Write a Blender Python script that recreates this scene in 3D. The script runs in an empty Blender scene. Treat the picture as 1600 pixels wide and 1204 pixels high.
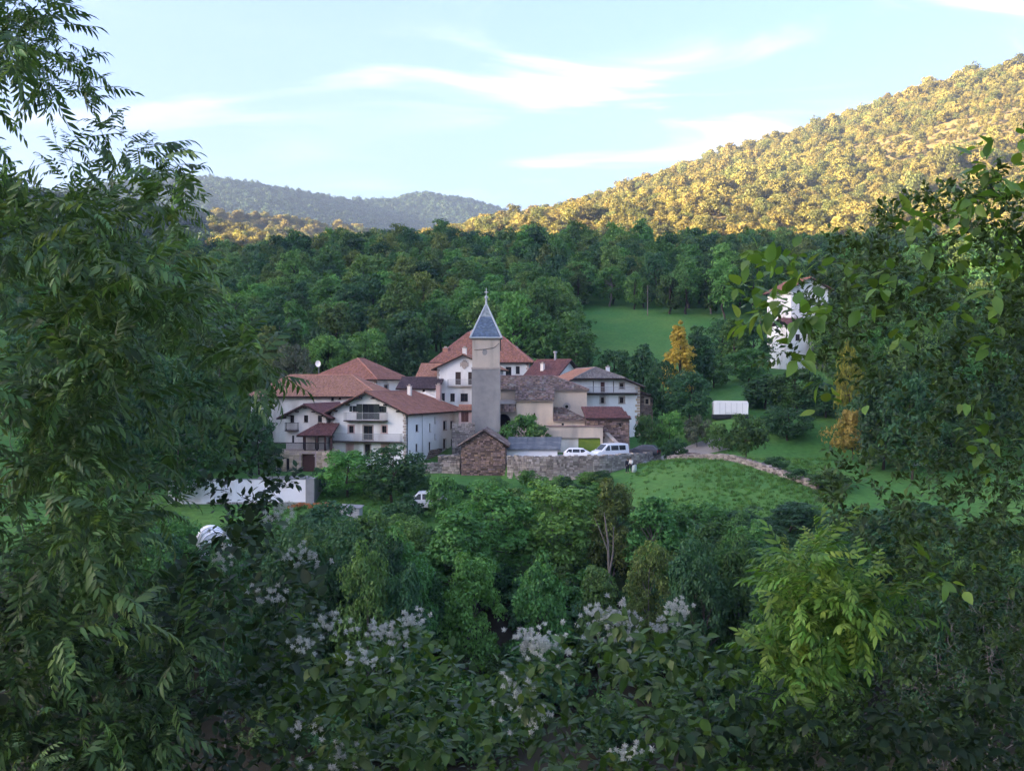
import bpy, bmesh, math, random
import numpy as np
from mathutils import Vector, Matrix
R = math.radians
SC = bpy.context.scene
COL = SC.collection
F_PX = 1715.0          # focal length in photograph pixels (1600 wide)

# ------------------------------------------------------------------ camera, sky, sun, exposure
cam_d = bpy.data.cameras.new('camera')
cam_d.sensor_width = 36.0
cam_d.lens = 36.0 * F_PX / 1600.0
cam_d.clip_start = 0.1
cam_d.clip_end = 20000.0
cam = bpy.data.objects.new('camera', cam_d)
COL.objects.link(cam)
cam.location = (0, 0, 0)
cam.rotation_euler = (R(90), 0, 0)
SC.camera = cam

SUN_EL = 9.0            # degrees above the horizon
SUN_BACK = 20.0         # degrees behind the exact left of the camera
az = R(SUN_BACK)
SUN_DIR = Vector((-math.cos(az) * math.cos(R(SUN_EL)), -math.sin(az) * math.cos(R(SUN_EL)), math.sin(R(SUN_EL))))
sun_d = bpy.data.lights.new('sun', 'SUN')
sun_d.energy = 4.4
sun_d.angle = R(0.5)
sun_d.color = (1.0, 0.80, 0.48)
sun = bpy.data.objects.new('sun', sun_d)
COL.objects.link(sun)
sun.location = (-60, -10, 40)
sun.rotation_euler = (-SUN_DIR).to_track_quat('-Z', 'Y').to_euler()

world = bpy.data.worlds.new('World')
SC.world = world
world.use_nodes = True
wn = world.node_tree.nodes
wl = world.node_tree.links
wn.clear()
sky = wn.new('ShaderNodeTexSky')
sky.sky_type = 'NISHITA'
sky.sun_disc = False
sky.sun_elevation = R(SUN_EL)
# blender's sun_rotation 0 lies on +Y and turns clockwise seen from above
sky.sun_rotation = math.atan2(SUN_DIR.x, SUN_DIR.y)
sky.altitude = 600
sky.air_density = 1.0
sky.dust_density = 9.0
sky.ozone_density = 1.3
bg = wn.new('ShaderNodeBackground')
bg.inputs['Strength'].default_value = 0.079
wo = wn.new('ShaderNodeOutputWorld')
# thin wispy cloud, mapped on a flat layer high above the place
tc = wn.new('ShaderNodeTexCoord')
sep = wn.new('ShaderNodeSeparateXYZ')
wl.new(tc.outputs['Generated'], sep.inputs[0])
def wmath(op, a, b=None, clamp=False):
    n = wn.new('ShaderNodeMath'); n.operation = op; n.use_clamp = clamp
    for i, v in enumerate((a, b)):
        if v is None: continue
        if isinstance(v, (int, float)): n.inputs[i].default_value = v
        else: wl.new(v, n.inputs[i])
    return n.outputs[0]
zz = wmath('ADD', wmath('MAXIMUM', sep.outputs['Z'], 0.0), 0.12)
cu = wmath('DIVIDE', sep.outputs['X'], zz)
cv = wmath('DIVIDE', sep.outputs['Y'], zz)
comb = wn.new('ShaderNodeCombineXYZ')
wl.new(cu, comb.inputs[0]); wl.new(cv, comb.inputs[1])
mp = wn.new('ShaderNodeMapping')
mp.inputs['Rotation'].default_value = (0, 0, R(-24))
mp.inputs['Scale'].default_value = (0.6, 1.3, 1.0)
mp.inputs['Location'].default_value = (3.373, 2.077, 0)
wl.new(comb.outputs[0], mp.inputs['Vector'])
n1 = wn.new('ShaderNodeTexNoise'); n1.inputs['Scale'].default_value = 2.1; n1.inputs['Detail'].default_value = 9
n1.inputs['Roughness'].default_value = 0.52; n1.inputs['Distortion'].default_value = 0.9
wl.new(mp.outputs[0], n1.inputs['Vector'])
n2 = wn.new('ShaderNodeTexNoise'); n2.inputs['Scale'].default_value = 0.55; n2.inputs['Detail'].default_value = 3
wl.new(mp.outputs[0], n2.inputs['Vector'])
cr = wn.new('ShaderNodeMapRange'); cr.interpolation_type = 'SMOOTHERSTEP'
cr.inputs['From Min'].default_value = 0.46; cr.inputs['From Max'].default_value = 0.74
wl.new(n1.outputs['Fac'], cr.inputs['Value'])
cr2 = wn.new('ShaderNodeMapRange'); cr2.interpolation_type = 'SMOOTHSTEP'
cr2.inputs['From Min'].default_value = 0.30; cr2.inputs['From Max'].default_value = 0.55
wl.new(n2.outputs['Fac'], cr2.inputs['Value'])
fade = wn.new('ShaderNodeMapRange'); fade.interpolation_type = 'SMOOTHSTEP'      # wisps thin out into the haze at the horizon
fade.inputs['From Min'].default_value = 0.08; fade.inputs['From Max'].default_value = 0.24
wl.new(sep.outputs['Z'], fade.inputs['Value'])
cfac = wmath('MULTIPLY', wmath('MULTIPLY', cr.outputs[0], cr2.outputs[0]), wmath('MULTIPLY', fade.outputs[0], 0.8), True)
mixc = wn.new('ShaderNodeMix'); mixc.data_type = 'RGBA'
wl.new(wmath('ADD', wmath('MULTIPLY', cfac, 0.97), 0.03), mixc.inputs['Factor'])      # a thin veil everywhere, thicker in the wisps
hsv = wn.new('ShaderNodeHueSaturation'); hsv.inputs['Saturation'].default_value = 1.0
wl.new(sky.outputs[0], hsv.inputs['Color']); air = wn.new('ShaderNodeMix'); air.data_type = 'RGBA'; air.blend_type = 'MULTIPLY'; air.inputs['Factor'].default_value = 1.0
air.inputs['B'].default_value = (0.80, 0.83, 1.18, 1)
wl.new(hsv.outputs[0], air.inputs['A']); wl.new(air.outputs['Result'], mixc.inputs['A'])
CLOUD = 2.5
mixc.inputs['B'].default_value = (CLOUD * 1.0, CLOUD * 0.985, CLOUD * 0.96, 1)
wl.new(mixc.outputs['Result'], bg.inputs['Color'])
wl.new(bg.outputs[0], wo.inputs['Surface'])

vs = SC.view_settings
vs.view_transform = 'Standard'
vs.look = 'None'
vs.exposure = 3.25
vs.gamma = 1.0
vs.use_curve_mapping = False
SC.render.engine = 'CYCLES'
cy = SC.cycles
cy.use_denoising = True
cy.denoiser = 'OPENIMAGEDENOISE'
cy.max_bounces = 6
cy.diffuse_bounces = 3
cy.glossy_bounces = 2
cy.transmission_bounces = 4
cy.transparent_max_bounces = 4
cy.volume_bounces = 0
cy.use_adaptive_sampling = True
cy.adaptive_threshold = 0.02
cy.caustics_reflective = False
cy.caustics_refractive = False

# ------------------------------------------------------------------ helpers
def P(px, py, Y):
    """the world point at depth Y that the photograph shows at pixel (px, py)"""
    return Vector(((px - 800.0) / F_PX * Y, Y, (602.0 - py) / F_PX * Y))

def mesh_np(name, V, F, smooth=False):
    V = np.asarray(V, dtype=np.float32).reshape(-1, 3)
    F = np.asarray(F, dtype=np.int32)
    k = F.shape[1]
    me = bpy.data.meshes.new(name)
    me.vertices.add(len(V)); me.vertices.foreach_set('co', V.ravel())
    me.loops.add(F.size); me.loops.foreach_set('vertex_index', F.ravel())
    me.polygons.add(len(F))
    me.polygons.foreach_set('loop_start', np.arange(0, F.size, k, dtype=np.int32))
    me.polygons.foreach_set('loop_total', np.full(len(F), k, dtype=np.int32))
    if smooth: me.polygons.foreach_set('use_smooth', np.ones(len(F), dtype=bool))
    me.update(calc_edges=True)
    return me

class MB:
    """collects boxes, polygons, tubes and lathes; build() links them as one mesh object"""
    def __init__(s): s.v = []; s.f = []; s.sm = []
    def add(s, vs_, fs_, smooth=False):
        o = len(s.v)
        s.v += [tuple(float(c) for c in p) for p in vs_]
        for f in fs_:
            s.f.append(tuple(int(o + i) for i in f)); s.sm.append(smooth)
        return s
    def poly(s, pts): return s.add(pts, [range(len(pts))])
    def box(s, a, b):
        (x0, y0, z0), (x1, y1, z1) = a, b
        x0, x1 = min(x0, x1), max(x0, x1); y0, y1 = min(y0, y1), max(y0, y1); z0, z1 = min(z0, z1), max(z0, z1)
        return s.add([(x0,y0,z0),(x1,y0,z0),(x1,y1,z0),(x0,y1,z0),(x0,y0,z1),(x1,y0,z1),(x1,y1,z1),(x0,y1,z1)],
                     [(3,2,1,0),(4,5,6,7),(0,1,5,4),(1,2,6,5),(2,3,7,6),(3,0,4,7)])
    def bar(s, p, q, w, h=None):
        p = Vector(p); q = Vector(q); h = h or w
        d = (q - p).normalized()
        a = d.cross(Vector((0, 0, 1)))
        if a.length < 1e-4: a = Vector((1, 0, 0))
        a.normalize(); b = a.cross(d)
        a *= w / 2; b *= h / 2
        vs_ = [p-a-b, p+a-b, p+a+b, p-a+b, q-a-b, q+a-b, q+a+b, q-a+b]
        return s.add(vs_, [(3,2,1,0),(4,5,6,7),(0,1,5,4),(1,2,6,5),(2,3,7,6),(3,0,4,7)])
    def tube(s, pts, rad, n=6, smooth=True):
        V, F = tube_np(pts, rad, n)
        return s.add(V, F, smooth)
    def lathe(s, prof, n=12, centre=(0, 0, 0), smooth=True):
        cx, cy_, cz = centre; V = []; F = []
        for r, z in prof:
            for k in range(n):
                a = 2 * math.pi * k / n
                V.append((cx + r * math.cos(a), cy_ + r * math.sin(a), cz + z))
        for i in range(len(prof) - 1):
            for k in range(n):
                F.append((i*n+k, i*n+(k+1) % n, (i+1)*n+(k+1) % n, (i+1)*n+k))
        return s.add(V, F, smooth)
    def slab(s, pts, down):
        """a flat polygon with thickness, extruded by the vector down"""
        d = Vector(down); n = len(pts); pts = [Vector(p) for p in pts]
        vs_ = pts + [p + d for p in pts]
        return s.add(vs_, [tuple(range(n)), tuple(range(2*n-1, n-1, -1))] + [((i+1) % n, i, n+i, n+(i+1) % n) for i in range(n)])
    def mesh(s, name):
        me = bpy.data.meshes.new(name)
        me.from_pydata(s.v, [], s.f)
        me.polygons.foreach_set('use_smooth', s.sm)
        me.update()
        return me
    def build(s, name, mat, parent=None): return link(name, s.mesh(name), mat, parent)

def tube_np(pts, rad, n=6):
    pts = np.asarray([tuple(p) for p in pts], dtype=float); m = len(pts)
    rad = np.broadcast_to(np.asarray(rad, dtype=float), (m,))
    t = np.gradient(pts, axis=0); t /= (np.linalg.norm(t, axis=1)[:, None] + 1e-9)
    ref = np.array([0.0, 0, 1]) if abs(t[:, 2]).mean() < 0.8 else np.array([1.0, 0, 0])
    a = np.cross(t, ref); a /= (np.linalg.norm(a, axis=1)[:, None] + 1e-9)
    b = np.cross(t, a)
    ang = np.arange(n) * 2 * math.pi / n
    V = pts[:, None] + rad[:, None, None] * (np.cos(ang)[None, :, None] * a[:, None] + np.sin(ang)[None, :, None] * b[:, None])
    F = []
    for i in range(m - 1):
        for k in range(n):
            F.append((i*n+k, i*n+(k+1) % n, (i+1)*n+(k+1) % n, (i+1)*n+k))
    return V.reshape(-1, 3), F

def link(name, me, mat=None, parent=None):
    o = bpy.data.objects.new(name, me)
    COL.objects.link(o)
    if mat is not None and me is not None and not me.materials: me.materials.append(mat)
    if parent is not None: o.parent = parent
    return o
def tag(o, label=None, cat=None, group=None, kind=None):
    if label: o['label'] = label
    if cat: o['category'] = cat
    if group: o['group'] = group
    if kind: o['kind'] = kind
    return o
def empty(name, loc=(0, 0, 0), rz=0.0, label=None, cat=None, group=None):
    o = bpy.data.objects.new(name, None); COL.objects.link(o)
    o.location = loc; o.rotation_euler = (0, 0, rz); o.empty_display_size = 0.5
    return tag(o, label, cat, group)
def copy_tree(o, parent=None):
    c = o.copy(); COL.objects.link(c); c.parent = parent
    for ch in list(o.children): copy_tree(ch, c)
    return c

# ------------------------------------------------------------------ materials
def newmat(name):
    m = bpy.data.materials.new(name); m.use_nodes = True
    nt = m.node_tree; nt.nodes.clear()
    out = nt.nodes.new('ShaderNodeOutputMaterial')
    return m, nt.nodes, nt.links, out
def col4(c): return (c[0], c[1], c[2], 1.0)

def surf(name, c1, c2=None, scale=3.0, rough=0.85, bump=0.0, bump_scale=None, spec=0.25, island=0.0, stain=None, stain_scale=0.6, streak=False, metallic=0.0, stretch=(1, 1, 1)):
    """a plain surface: two tones by noise, optional tone per loose piece, optional stains and relief"""
    m, N, L, out = newmat(name)
    c2 = c2 or tuple(v * 0.8 for v in c1)
    p = N.new('ShaderNodeBsdfPrincipled')
    p.inputs['Roughness'].default_value = rough
    p.inputs['Specular IOR Level'].default_value = spec
    p.inputs['Metallic'].default_value = metallic
    tcn = N.new('ShaderNodeTexCoord'); mpn = N.new('ShaderNodeMapping')
    mpn.inputs['Scale'].default_value = stretch
    L.new(tcn.outputs['Object'], mpn.inputs['Vector'])
    nz = N.new('ShaderNodeTexNoise'); nz.inputs['Scale'].default_value = scale; nz.inputs['Detail'].default_value = 6
    nz.inputs['Roughness'].default_value = 0.62
    L.new(mpn.outputs[0], nz.inputs['Vector'])
    mr = N.new('ShaderNodeMapRange'); mr.inputs['From Min'].default_value = 0.3; mr.inputs['From Max'].default_value = 0.7
    L.new(nz.outputs['Fac'], mr.inputs['Value'])
    mx = N.new('ShaderNodeMix'); mx.data_type = 'RGBA'
    mx.inputs['A'].default_value = col4(c1); mx.inputs['B'].default_value = col4(c2)
    L.new(mr.outputs[0], mx.inputs['Factor'])
    colour = mx.outputs['Result']
    if stain:
        mp2 = N.new('ShaderNodeMapping'); mp2.inputs['Scale'].default_value = (1, 1, 0.22) if streak else (1, 1, 1)
        L.new(tcn.outputs['Object'], mp2.inputs['Vector'])
        n2_ = N.new('ShaderNodeTexNoise'); n2_.inputs['Scale'].default_value = stain_scale; n2_.inputs['Detail'].default_value = 5
        L.new(mp2.outputs[0], n2_.inputs['Vector'])
        r2 = N.new('ShaderNodeMapRange'); r2.inputs['From Min'].default_value = 0.50; r2.inputs['From Max'].default_value = 0.72
        L.new(n2_.outputs['Fac'], r2.inputs['Value'])
        m2 = N.new('ShaderNodeMix'); m2.data_type = 'RGBA'
        L.new(r2.outputs[0], m2.inputs['Factor']); L.new(colour, m2.inputs['A']); m2.inputs['B'].default_value = col4(stain)
        colour = m2.outputs['Result']
    if island:
        g = N.new('ShaderNodeNewGeometry')
        hs = N.new('ShaderNodeHueSaturation')
        r3 = N.new('ShaderNodeMapRange'); r3.inputs['To Min'].default_value = 1 - island; r3.inputs['To Max'].default_value = 1 + island
        L.new(g.outputs['Random Per Island'], r3.inputs['Value'])
        L.new(r3.outputs[0], hs.inputs['Value']); L.new(colour, hs.inputs['Color'])
        wn_ = N.new('ShaderNodeTexWhiteNoise'); wn_.noise_dimensions = '1D'
        L.new(g.outputs['Random Per Island'], wn_.inputs['W'])
        r4 = N.new('ShaderNodeMapRange'); r4.inputs['To Min'].default_value = 0.5 - 0.05 * island; r4.inputs['To Max'].default_value = 0.5 + 0.05 * island
        L.new(wn_.outputs['Value'], r4.inputs['Value']); L.new(r4.outputs[0], hs.inputs['Hue'])
        r5 = N.new('ShaderNodeMapRange'); r5.inputs['To Min'].default_value = 1 - 0.7 * island; r5.inputs['To Max'].default_value = 1 + 0.2 * island
        L.new(wn_.outputs['Value'], r5.inputs['Value']); L.new(r5.outputs[0], hs.inputs['Saturation'])
        colour = hs.outputs[0]
    L.new(colour, p.inputs['Base Color'])
    if bump:
        bz = N.new('ShaderNodeTexNoise'); bz.inputs['Scale'].default_value = bump_scale or scale * 4; bz.inputs['Detail'].default_value = 5
        L.new(mpn.outputs[0], bz.inputs['Vector'])
        bn = N.new('ShaderNodeBump'); bn.inputs['Strength'].default_value = 1.0; bn.inputs['Distance'].default_value = bump
        L.new(bz.outputs['Fac'], bn.inputs['Height']); L.new(bn.outputs[0], p.inputs['Normal'])
    L.new(p.outputs[0], out.inputs['Surface'])
    return m

def foliage(name, c1, c2, trans=0.35, obj_var=0.25, rough=0.55, spec=0.25, leaf_var=0.3, hue=0.02, glow=(1.25, 1.15, 0.5)):
    """leaves: tone per leaf and per plant, reflecting and letting light through"""
    m, N, L, out = newmat(name)
    g = N.new('ShaderNodeNewGeometry'); oi = N.new('ShaderNodeObjectInfo')
    mx = N.new('ShaderNodeMix'); mx.data_type = 'RGBA'
    mx.inputs['A'].default_value = col4(c1); mx.inputs['B'].default_value = col4(c2)
    L.new(g.outputs['Random Per Island'], mx.inputs['Factor'])
    hs = N.new('ShaderNodeHueSaturation')
    wn_ = N.new('ShaderNodeTexWhiteNoise'); wn_.noise_dimensions = '1D'
    L.new(g.outputs['Random Per Island'], wn_.inputs['W'])
    r1 = N.new('ShaderNodeMapRange'); r1.inputs['To Min'].default_value = 1 - leaf_var; r1.inputs['To Max'].default_value = 1 + leaf_var
    L.new(wn_.outputs['Value'], r1.inputs['Value'])
    r2 = N.new('ShaderNodeMapRange'); r2.inputs['To Min'].default_value = 1 - obj_var; r2.inputs['To Max'].default_value = 1 + obj_var
    L.new(oi.outputs['Random'], r2.inputs['Value'])
    mu = N.new('ShaderNodeMath'); mu.operation = 'MULTIPLY'
    L.new(r1.outputs[0], mu.inputs[0]); L.new(r2.outputs[0], mu.inputs[1]); L.new(mu.outputs[0], hs.inputs['Value'])
    wn2 = N.new('ShaderNodeTexWhiteNoise'); wn2.noise_dimensions = '1D'; L.new(oi.outputs['Random'], wn2.inputs['W'])
    r3 = N.new('ShaderNodeMapRange'); r3.inputs['To Min'].default_value = 0.5 - hue; r3.inputs['To Max'].default_value = 0.5 + hue * 0.7
    L.new(wn2.outputs['Value'], r3.inputs['Value']); L.new(r3.outputs[0], hs.inputs['Hue'])
    L.new(mx.outputs['Result'], hs.inputs['Color'])
    p = N.new('ShaderNodeBsdfPrincipled'); p.inputs['Roughness'].default_value = rough; p.inputs['Specular IOR Level'].default_value = spec
    L.new(hs.outputs[0], p.inputs['Base Color'])
    t = N.new('ShaderNodeBsdfTranslucent')
    mg = N.new('ShaderNodeMix'); mg.data_type = 'RGBA'; mg.blend_type = 'MULTIPLY'; mg.inputs['Factor'].default_value = 1.0
    L.new(hs.outputs[0], mg.inputs['A']); mg.inputs['B'].default_value = (*glow, 1)
    L.new(mg.outputs['Result'], t.inputs['Color'])
    ms = N.new('ShaderNodeMixShader'); ms.inputs['Fac'].default_value = trans
    L.new(p.outputs[0], ms.inputs[1]); L.new(t.outputs[0], ms.inputs[2]); L.new(ms.outputs[0], out.inputs['Surface'])
    return m

M = {}
M['plaster'] = surf('white_plaster', (0.83, 0.84, 0.82), (0.76, 0.77, 0.755), 1.2, 0.9, 0.004, 14, stain=(0.55, 0.53, 0.50), stain_scale=0.45, streak=True)
M['plaster2'] = surf('warm_plaster', (0.81, 0.78, 0.72), (0.73, 0.69, 0.63), 1.2, 0.9, 0.004, 14, stain=(0.52, 0.47, 0.42), stain_scale=0.5, streak=True)
M['cream'] = surf('cream_plaster', (0.64, 0.54, 0.43), (0.55, 0.46, 0.37), 0.9, 0.92, 0.005, 12, stain=(0.36, 0.32, 0.28), stain_scale=0.45, streak=True)
M['tower_up'] = surf('tower_plaster', (0.55, 0.48, 0.40), (0.46, 0.41, 0.35), 0.9, 0.92, 0.005, 12, stain=(0.27, 0.25, 0.22), stain_scale=0.5, streak=True)
M['tower_low'] = surf('tower_grey', (0.30, 0.295, 0.285), (0.21, 0.212, 0.212), 0.8, 0.95, 0.006, 10, stain=(0.38, 0.37, 0.35), stain_scale=0.35, streak=True)
M['tile_red'] = surf('red_tile', (0.345, 0.15, 0.098), (0.265, 0.118, 0.082), 0.7, 0.85, island=0.22)
M['tile_orange'] = surf('orange_tile', (0.42, 0.21, 0.132), (0.355, 0.175, 0.112), 0.6, 0.85, island=0.16)
M['tile_maroon'] = surf('maroon_tile', (0.19, 0.075, 0.065), (0.135, 0.06, 0.055), 0.7, 0.85, island=0.25)
M['tile_dark'] = surf('dark_tile', (0.10, 0.065, 0.07), (0.075, 0.05, 0.055), 0.7, 0.85, island=0.3)
M['tile_old'] = surf('old_tile', (0.25, 0.15, 0.11), (0.15, 0.10, 0.08), 0.8, 0.9, island=0.55, stain=(0.26, 0.24, 0.20), stain_scale=0.9)
M['tile_grey'] = surf('grey_tile', (0.22, 0.195, 0.175), (0.17, 0.15, 0.14), 0.7, 0.9, island=0.25)
M['wood'] = surf('dark_wood', (0.055, 0.035, 0.026), (0.035, 0.024, 0.02), 4, 0.7, stretch=(1, 1, 0.2))
M['wood_red'] = surf('red_brown_wood', (0.10, 0.045, 0.035), (0.07, 0.032, 0.028), 4, 0.7)
M['shutter_green'] = surf('dark_green_paint', (0.028, 0.045, 0.04), (0.02, 0.032, 0.03), 5, 0.6)
M['shutter_pink'] = surf('faded_shutter', (0.42, 0.28, 0.25), (0.36, 0.24, 0.22), 5, 0.8)
M['stone_trim'] = surf('pale_stone', (0.44, 0.39, 0.34), (0.33, 0.29, 0.26), 2.5, 0.92, 0.01, 9)
M['pink_trim'] = surf('pink_sandstone', (0.50, 0.37, 0.34), (0.42, 0.31, 0.29), 2.5, 0.92)
M['stone_red'] = surf('red_rubble', (0.30, 0.185, 0.145), (0.19, 0.125, 0.105), 0.8, 0.95, 0.02, 8, island=0.6)
M['stone_grey'] = surf('grey_rubble', (0.36, 0.32, 0.285), (0.24, 0.21, 0.19), 0.5, 0.95, 0.02, 8, island=0.5)
M['stone_beige'] = surf('beige_rubble', (0.60, 0.45, 0.32), (0.48, 0.36, 0.26), 0.8, 0.95, 0.02, 8, island=0.35)
M['mortar'] = surf('lime_mortar', (0.30, 0.25, 0.21), (0.22, 0.185, 0.165), 3, 0.95, 0.02, 10)
M['mortar_dark'] = surf('dark_mortar', (0.13, 0.10, 0.09), (0.09, 0.075, 0.07), 3, 0.95, 0.02, 10)
M['slate'] = surf('blue_slate', (0.11, 0.17, 0.25), (0.08, 0.125, 0.19), 1.6, 0.5, island=0.25, spec=0.5)
M['slate_pale'] = surf('pale_slate', (0.31, 0.36, 0.36), (0.21, 0.26, 0.27), 1.6, 0.6, island=0.25, spec=0.4)
M['lead'] = surf('pale_lead', (0.48, 0.52, 0.53), (0.40, 0.44, 0.46), 4, 0.55)
M['iron'] = surf('dark_iron', (0.03, 0.032, 0.035), (0.02, 0.022, 0.025), 8, 0.5)
M['rail_pale'] = surf('grey_rail', (0.42, 0.44, 0.45), (0.36, 0.38, 0.39), 6, 0.5)
M['interior'] = surf('dark_interior', (0.02, 0.018, 0.017), (0.014, 0.013, 0.012), 3, 0.9)
M['metal'] = surf('zinc_metal', (0.45, 0.46, 0.47), (0.36, 0.37, 0.38), 5, 0.45, metallic=0.6)
M['white_paint'] = surf('white_paint', (0.82, 0.83, 0.84), (0.78, 0.79, 0.80), 3, 0.6)
M['render_wall'] = surf('white_render', (0.84, 0.85, 0.87), (0.79, 0.80, 0.82), 0.9, 0.9, 0.004, 12, stain=(0.58, 0.57, 0.56), stain_scale=0.5)
M['concrete'] = surf('grey_concrete', (0.28, 0.29, 0.30), (0.22, 0.225, 0.235), 1.5, 0.9, 0.004, 15)
M['sheet_roof'] = surf('grey_sheet_roof', (0.13, 0.145, 0.16), (0.09, 0.10, 0.115), 1.2, 0.8, stain=(0.22, 0.23, 0.23), stain_scale=0.8)
M['green_paint'] = surf('green_hoarding', (0.17, 0.24, 0.035), (0.13, 0.20, 0.03), 2, 0.8)
M['tyre'] = surf('black_rubber', (0.02, 0.02, 0.021), (0.015, 0.015, 0.016), 8, 0.8)
M['car_white'] = surf('white_car_paint', (0.78, 0.80, 0.83), (0.77, 0.79, 0.82), 1, 0.25, spec=0.6)
M['car_dark'] = surf('dark_car_paint', (0.035, 0.038, 0.05), (0.03, 0.033, 0.045), 1, 0.25, spec=0.6)
M['lamp'] = surf('lamp_glass', (0.6, 0.6, 0.6), (0.5, 0.5, 0.5), 5, 0.15, spec=0.6)
M['lamp_red'] = surf('red_lamp_glass', (0.35, 0.02, 0.015), (0.3, 0.02, 0.015), 5, 0.15, spec=0.6)
M['bark'] = surf('bark', (0.075, 0.06, 0.048), (0.04, 0.033, 0.028), 5, 0.95, 0.01, 20, stretch=(1, 1, 0.25))
M['bark_pale'] = surf('pale_bark', (0.21, 0.19, 0.165), (0.12, 0.105, 0.09), 5, 0.95, 0.01, 20, stretch=(1, 1, 0.25))
M['twig'] = surf('twig', (0.10, 0.08, 0.06), (0.055, 0.045, 0.036), 9, 0.9)
M['orange_flower'] = surf('orange_flower', (0.50, 0.20, 0.06), (0.42, 0.15, 0.05), 8, 0.8, island=0.3)
M['skin'] = surf('skin', (0.45, 0.28, 0.21), (0.40, 0.25, 0.19), 8, 0.6)
M['cloth_dark'] = surf('dark_cloth', (0.02, 0.025, 0.04), (0.015, 0.018, 0.03), 20, 0.95)
M['cloth_white'] = surf('white_cloth', (0.62, 0.62, 0.62), (0.55, 0.55, 0.55), 20, 0.95)
M['plastic'] = surf('pale_plastic', (0.36, 0.44, 0.42), (0.32, 0.40, 0.38), 4, 0.5)
def glass_mat():
    m, N, L, out = newmat('window_glass')
    p = N.new('ShaderNodeBsdfPrincipled'); p.inputs['Base Color'].default_value = (0.02, 0.024, 0.028, 1)
    p.inputs['Roughness'].default_value = 0.12; p.inputs['Specular IOR Level'].default_value = 0.5
    L.new(p.outputs[0], out.inputs['Surface']); return m
M['glass'] = glass_mat()
# ------------------------------------------------------------------ terrain
rng = np.random.default_rng(7)
def sstep(a, b, x):
    t = np.clip((x - a) / (b - a), 0, 1); return t * t * (3 - 2 * t)
def wob(x, y, s, seed):
    r = np.random.default_rng(seed); z = np.zeros(np.broadcast(x, y).shape)
    for k in range(7):
        a = r.uniform(0, 6.28); f = s * (1.0 + 0.6 * k); ph = r.uniform(0, 6.28)
        z = z + np.sin((x * math.cos(a) + y * math.sin(a)) / f * 6.28 + ph) * (0.5 + 0.08 * k)
    return z / 4.0
PY = [-3000, -600, -200, -60, -20, -6, 0, 2.5, 5, 9, 15, 30, 50, 70, 85, 100, 110, 118, 124, 130, 136, 142, 150, 160, 172, 190, 215, 270, 350, 400, 440, 520, 600, 900, 1200, 1700, 2700, 9000]
PZ = [90, 60, 20, 7, 1.5, -0.9, -1.65, -2.5, -4.2, -7.2, -11.5, -19, -25, -27, -24.5, -19.5, -16, -13.7, -12.6, -11.6, -11.1, -10.7, -9.7, -8, -5.5, -1.5, 4.5, 18, 35, 43, 43, 46, 58, 96, 120, 160, 220, 260]
HY = [-3000, -500, -200, -133, -50, 0, 73, 120, 189, 273, 321, 400, 520, 700, 807, 900, 1016, 1150, 1300, 1600, 2500, 9000]
HZ = [190, 170, 155, 152, 170, 188, 212, 226, 246, 224, 200, 170, 150, 190, 216, 222, 222, 225, 240, 270, 300, 300]
WALLX = [-3.0, -0.75, 2.0, 5.4, 10.8, 15.9, 19.2]
WALLY = [134.6, 133.2, 131.8, 131.4, 132.0, 136.0, 141.5]
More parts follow.
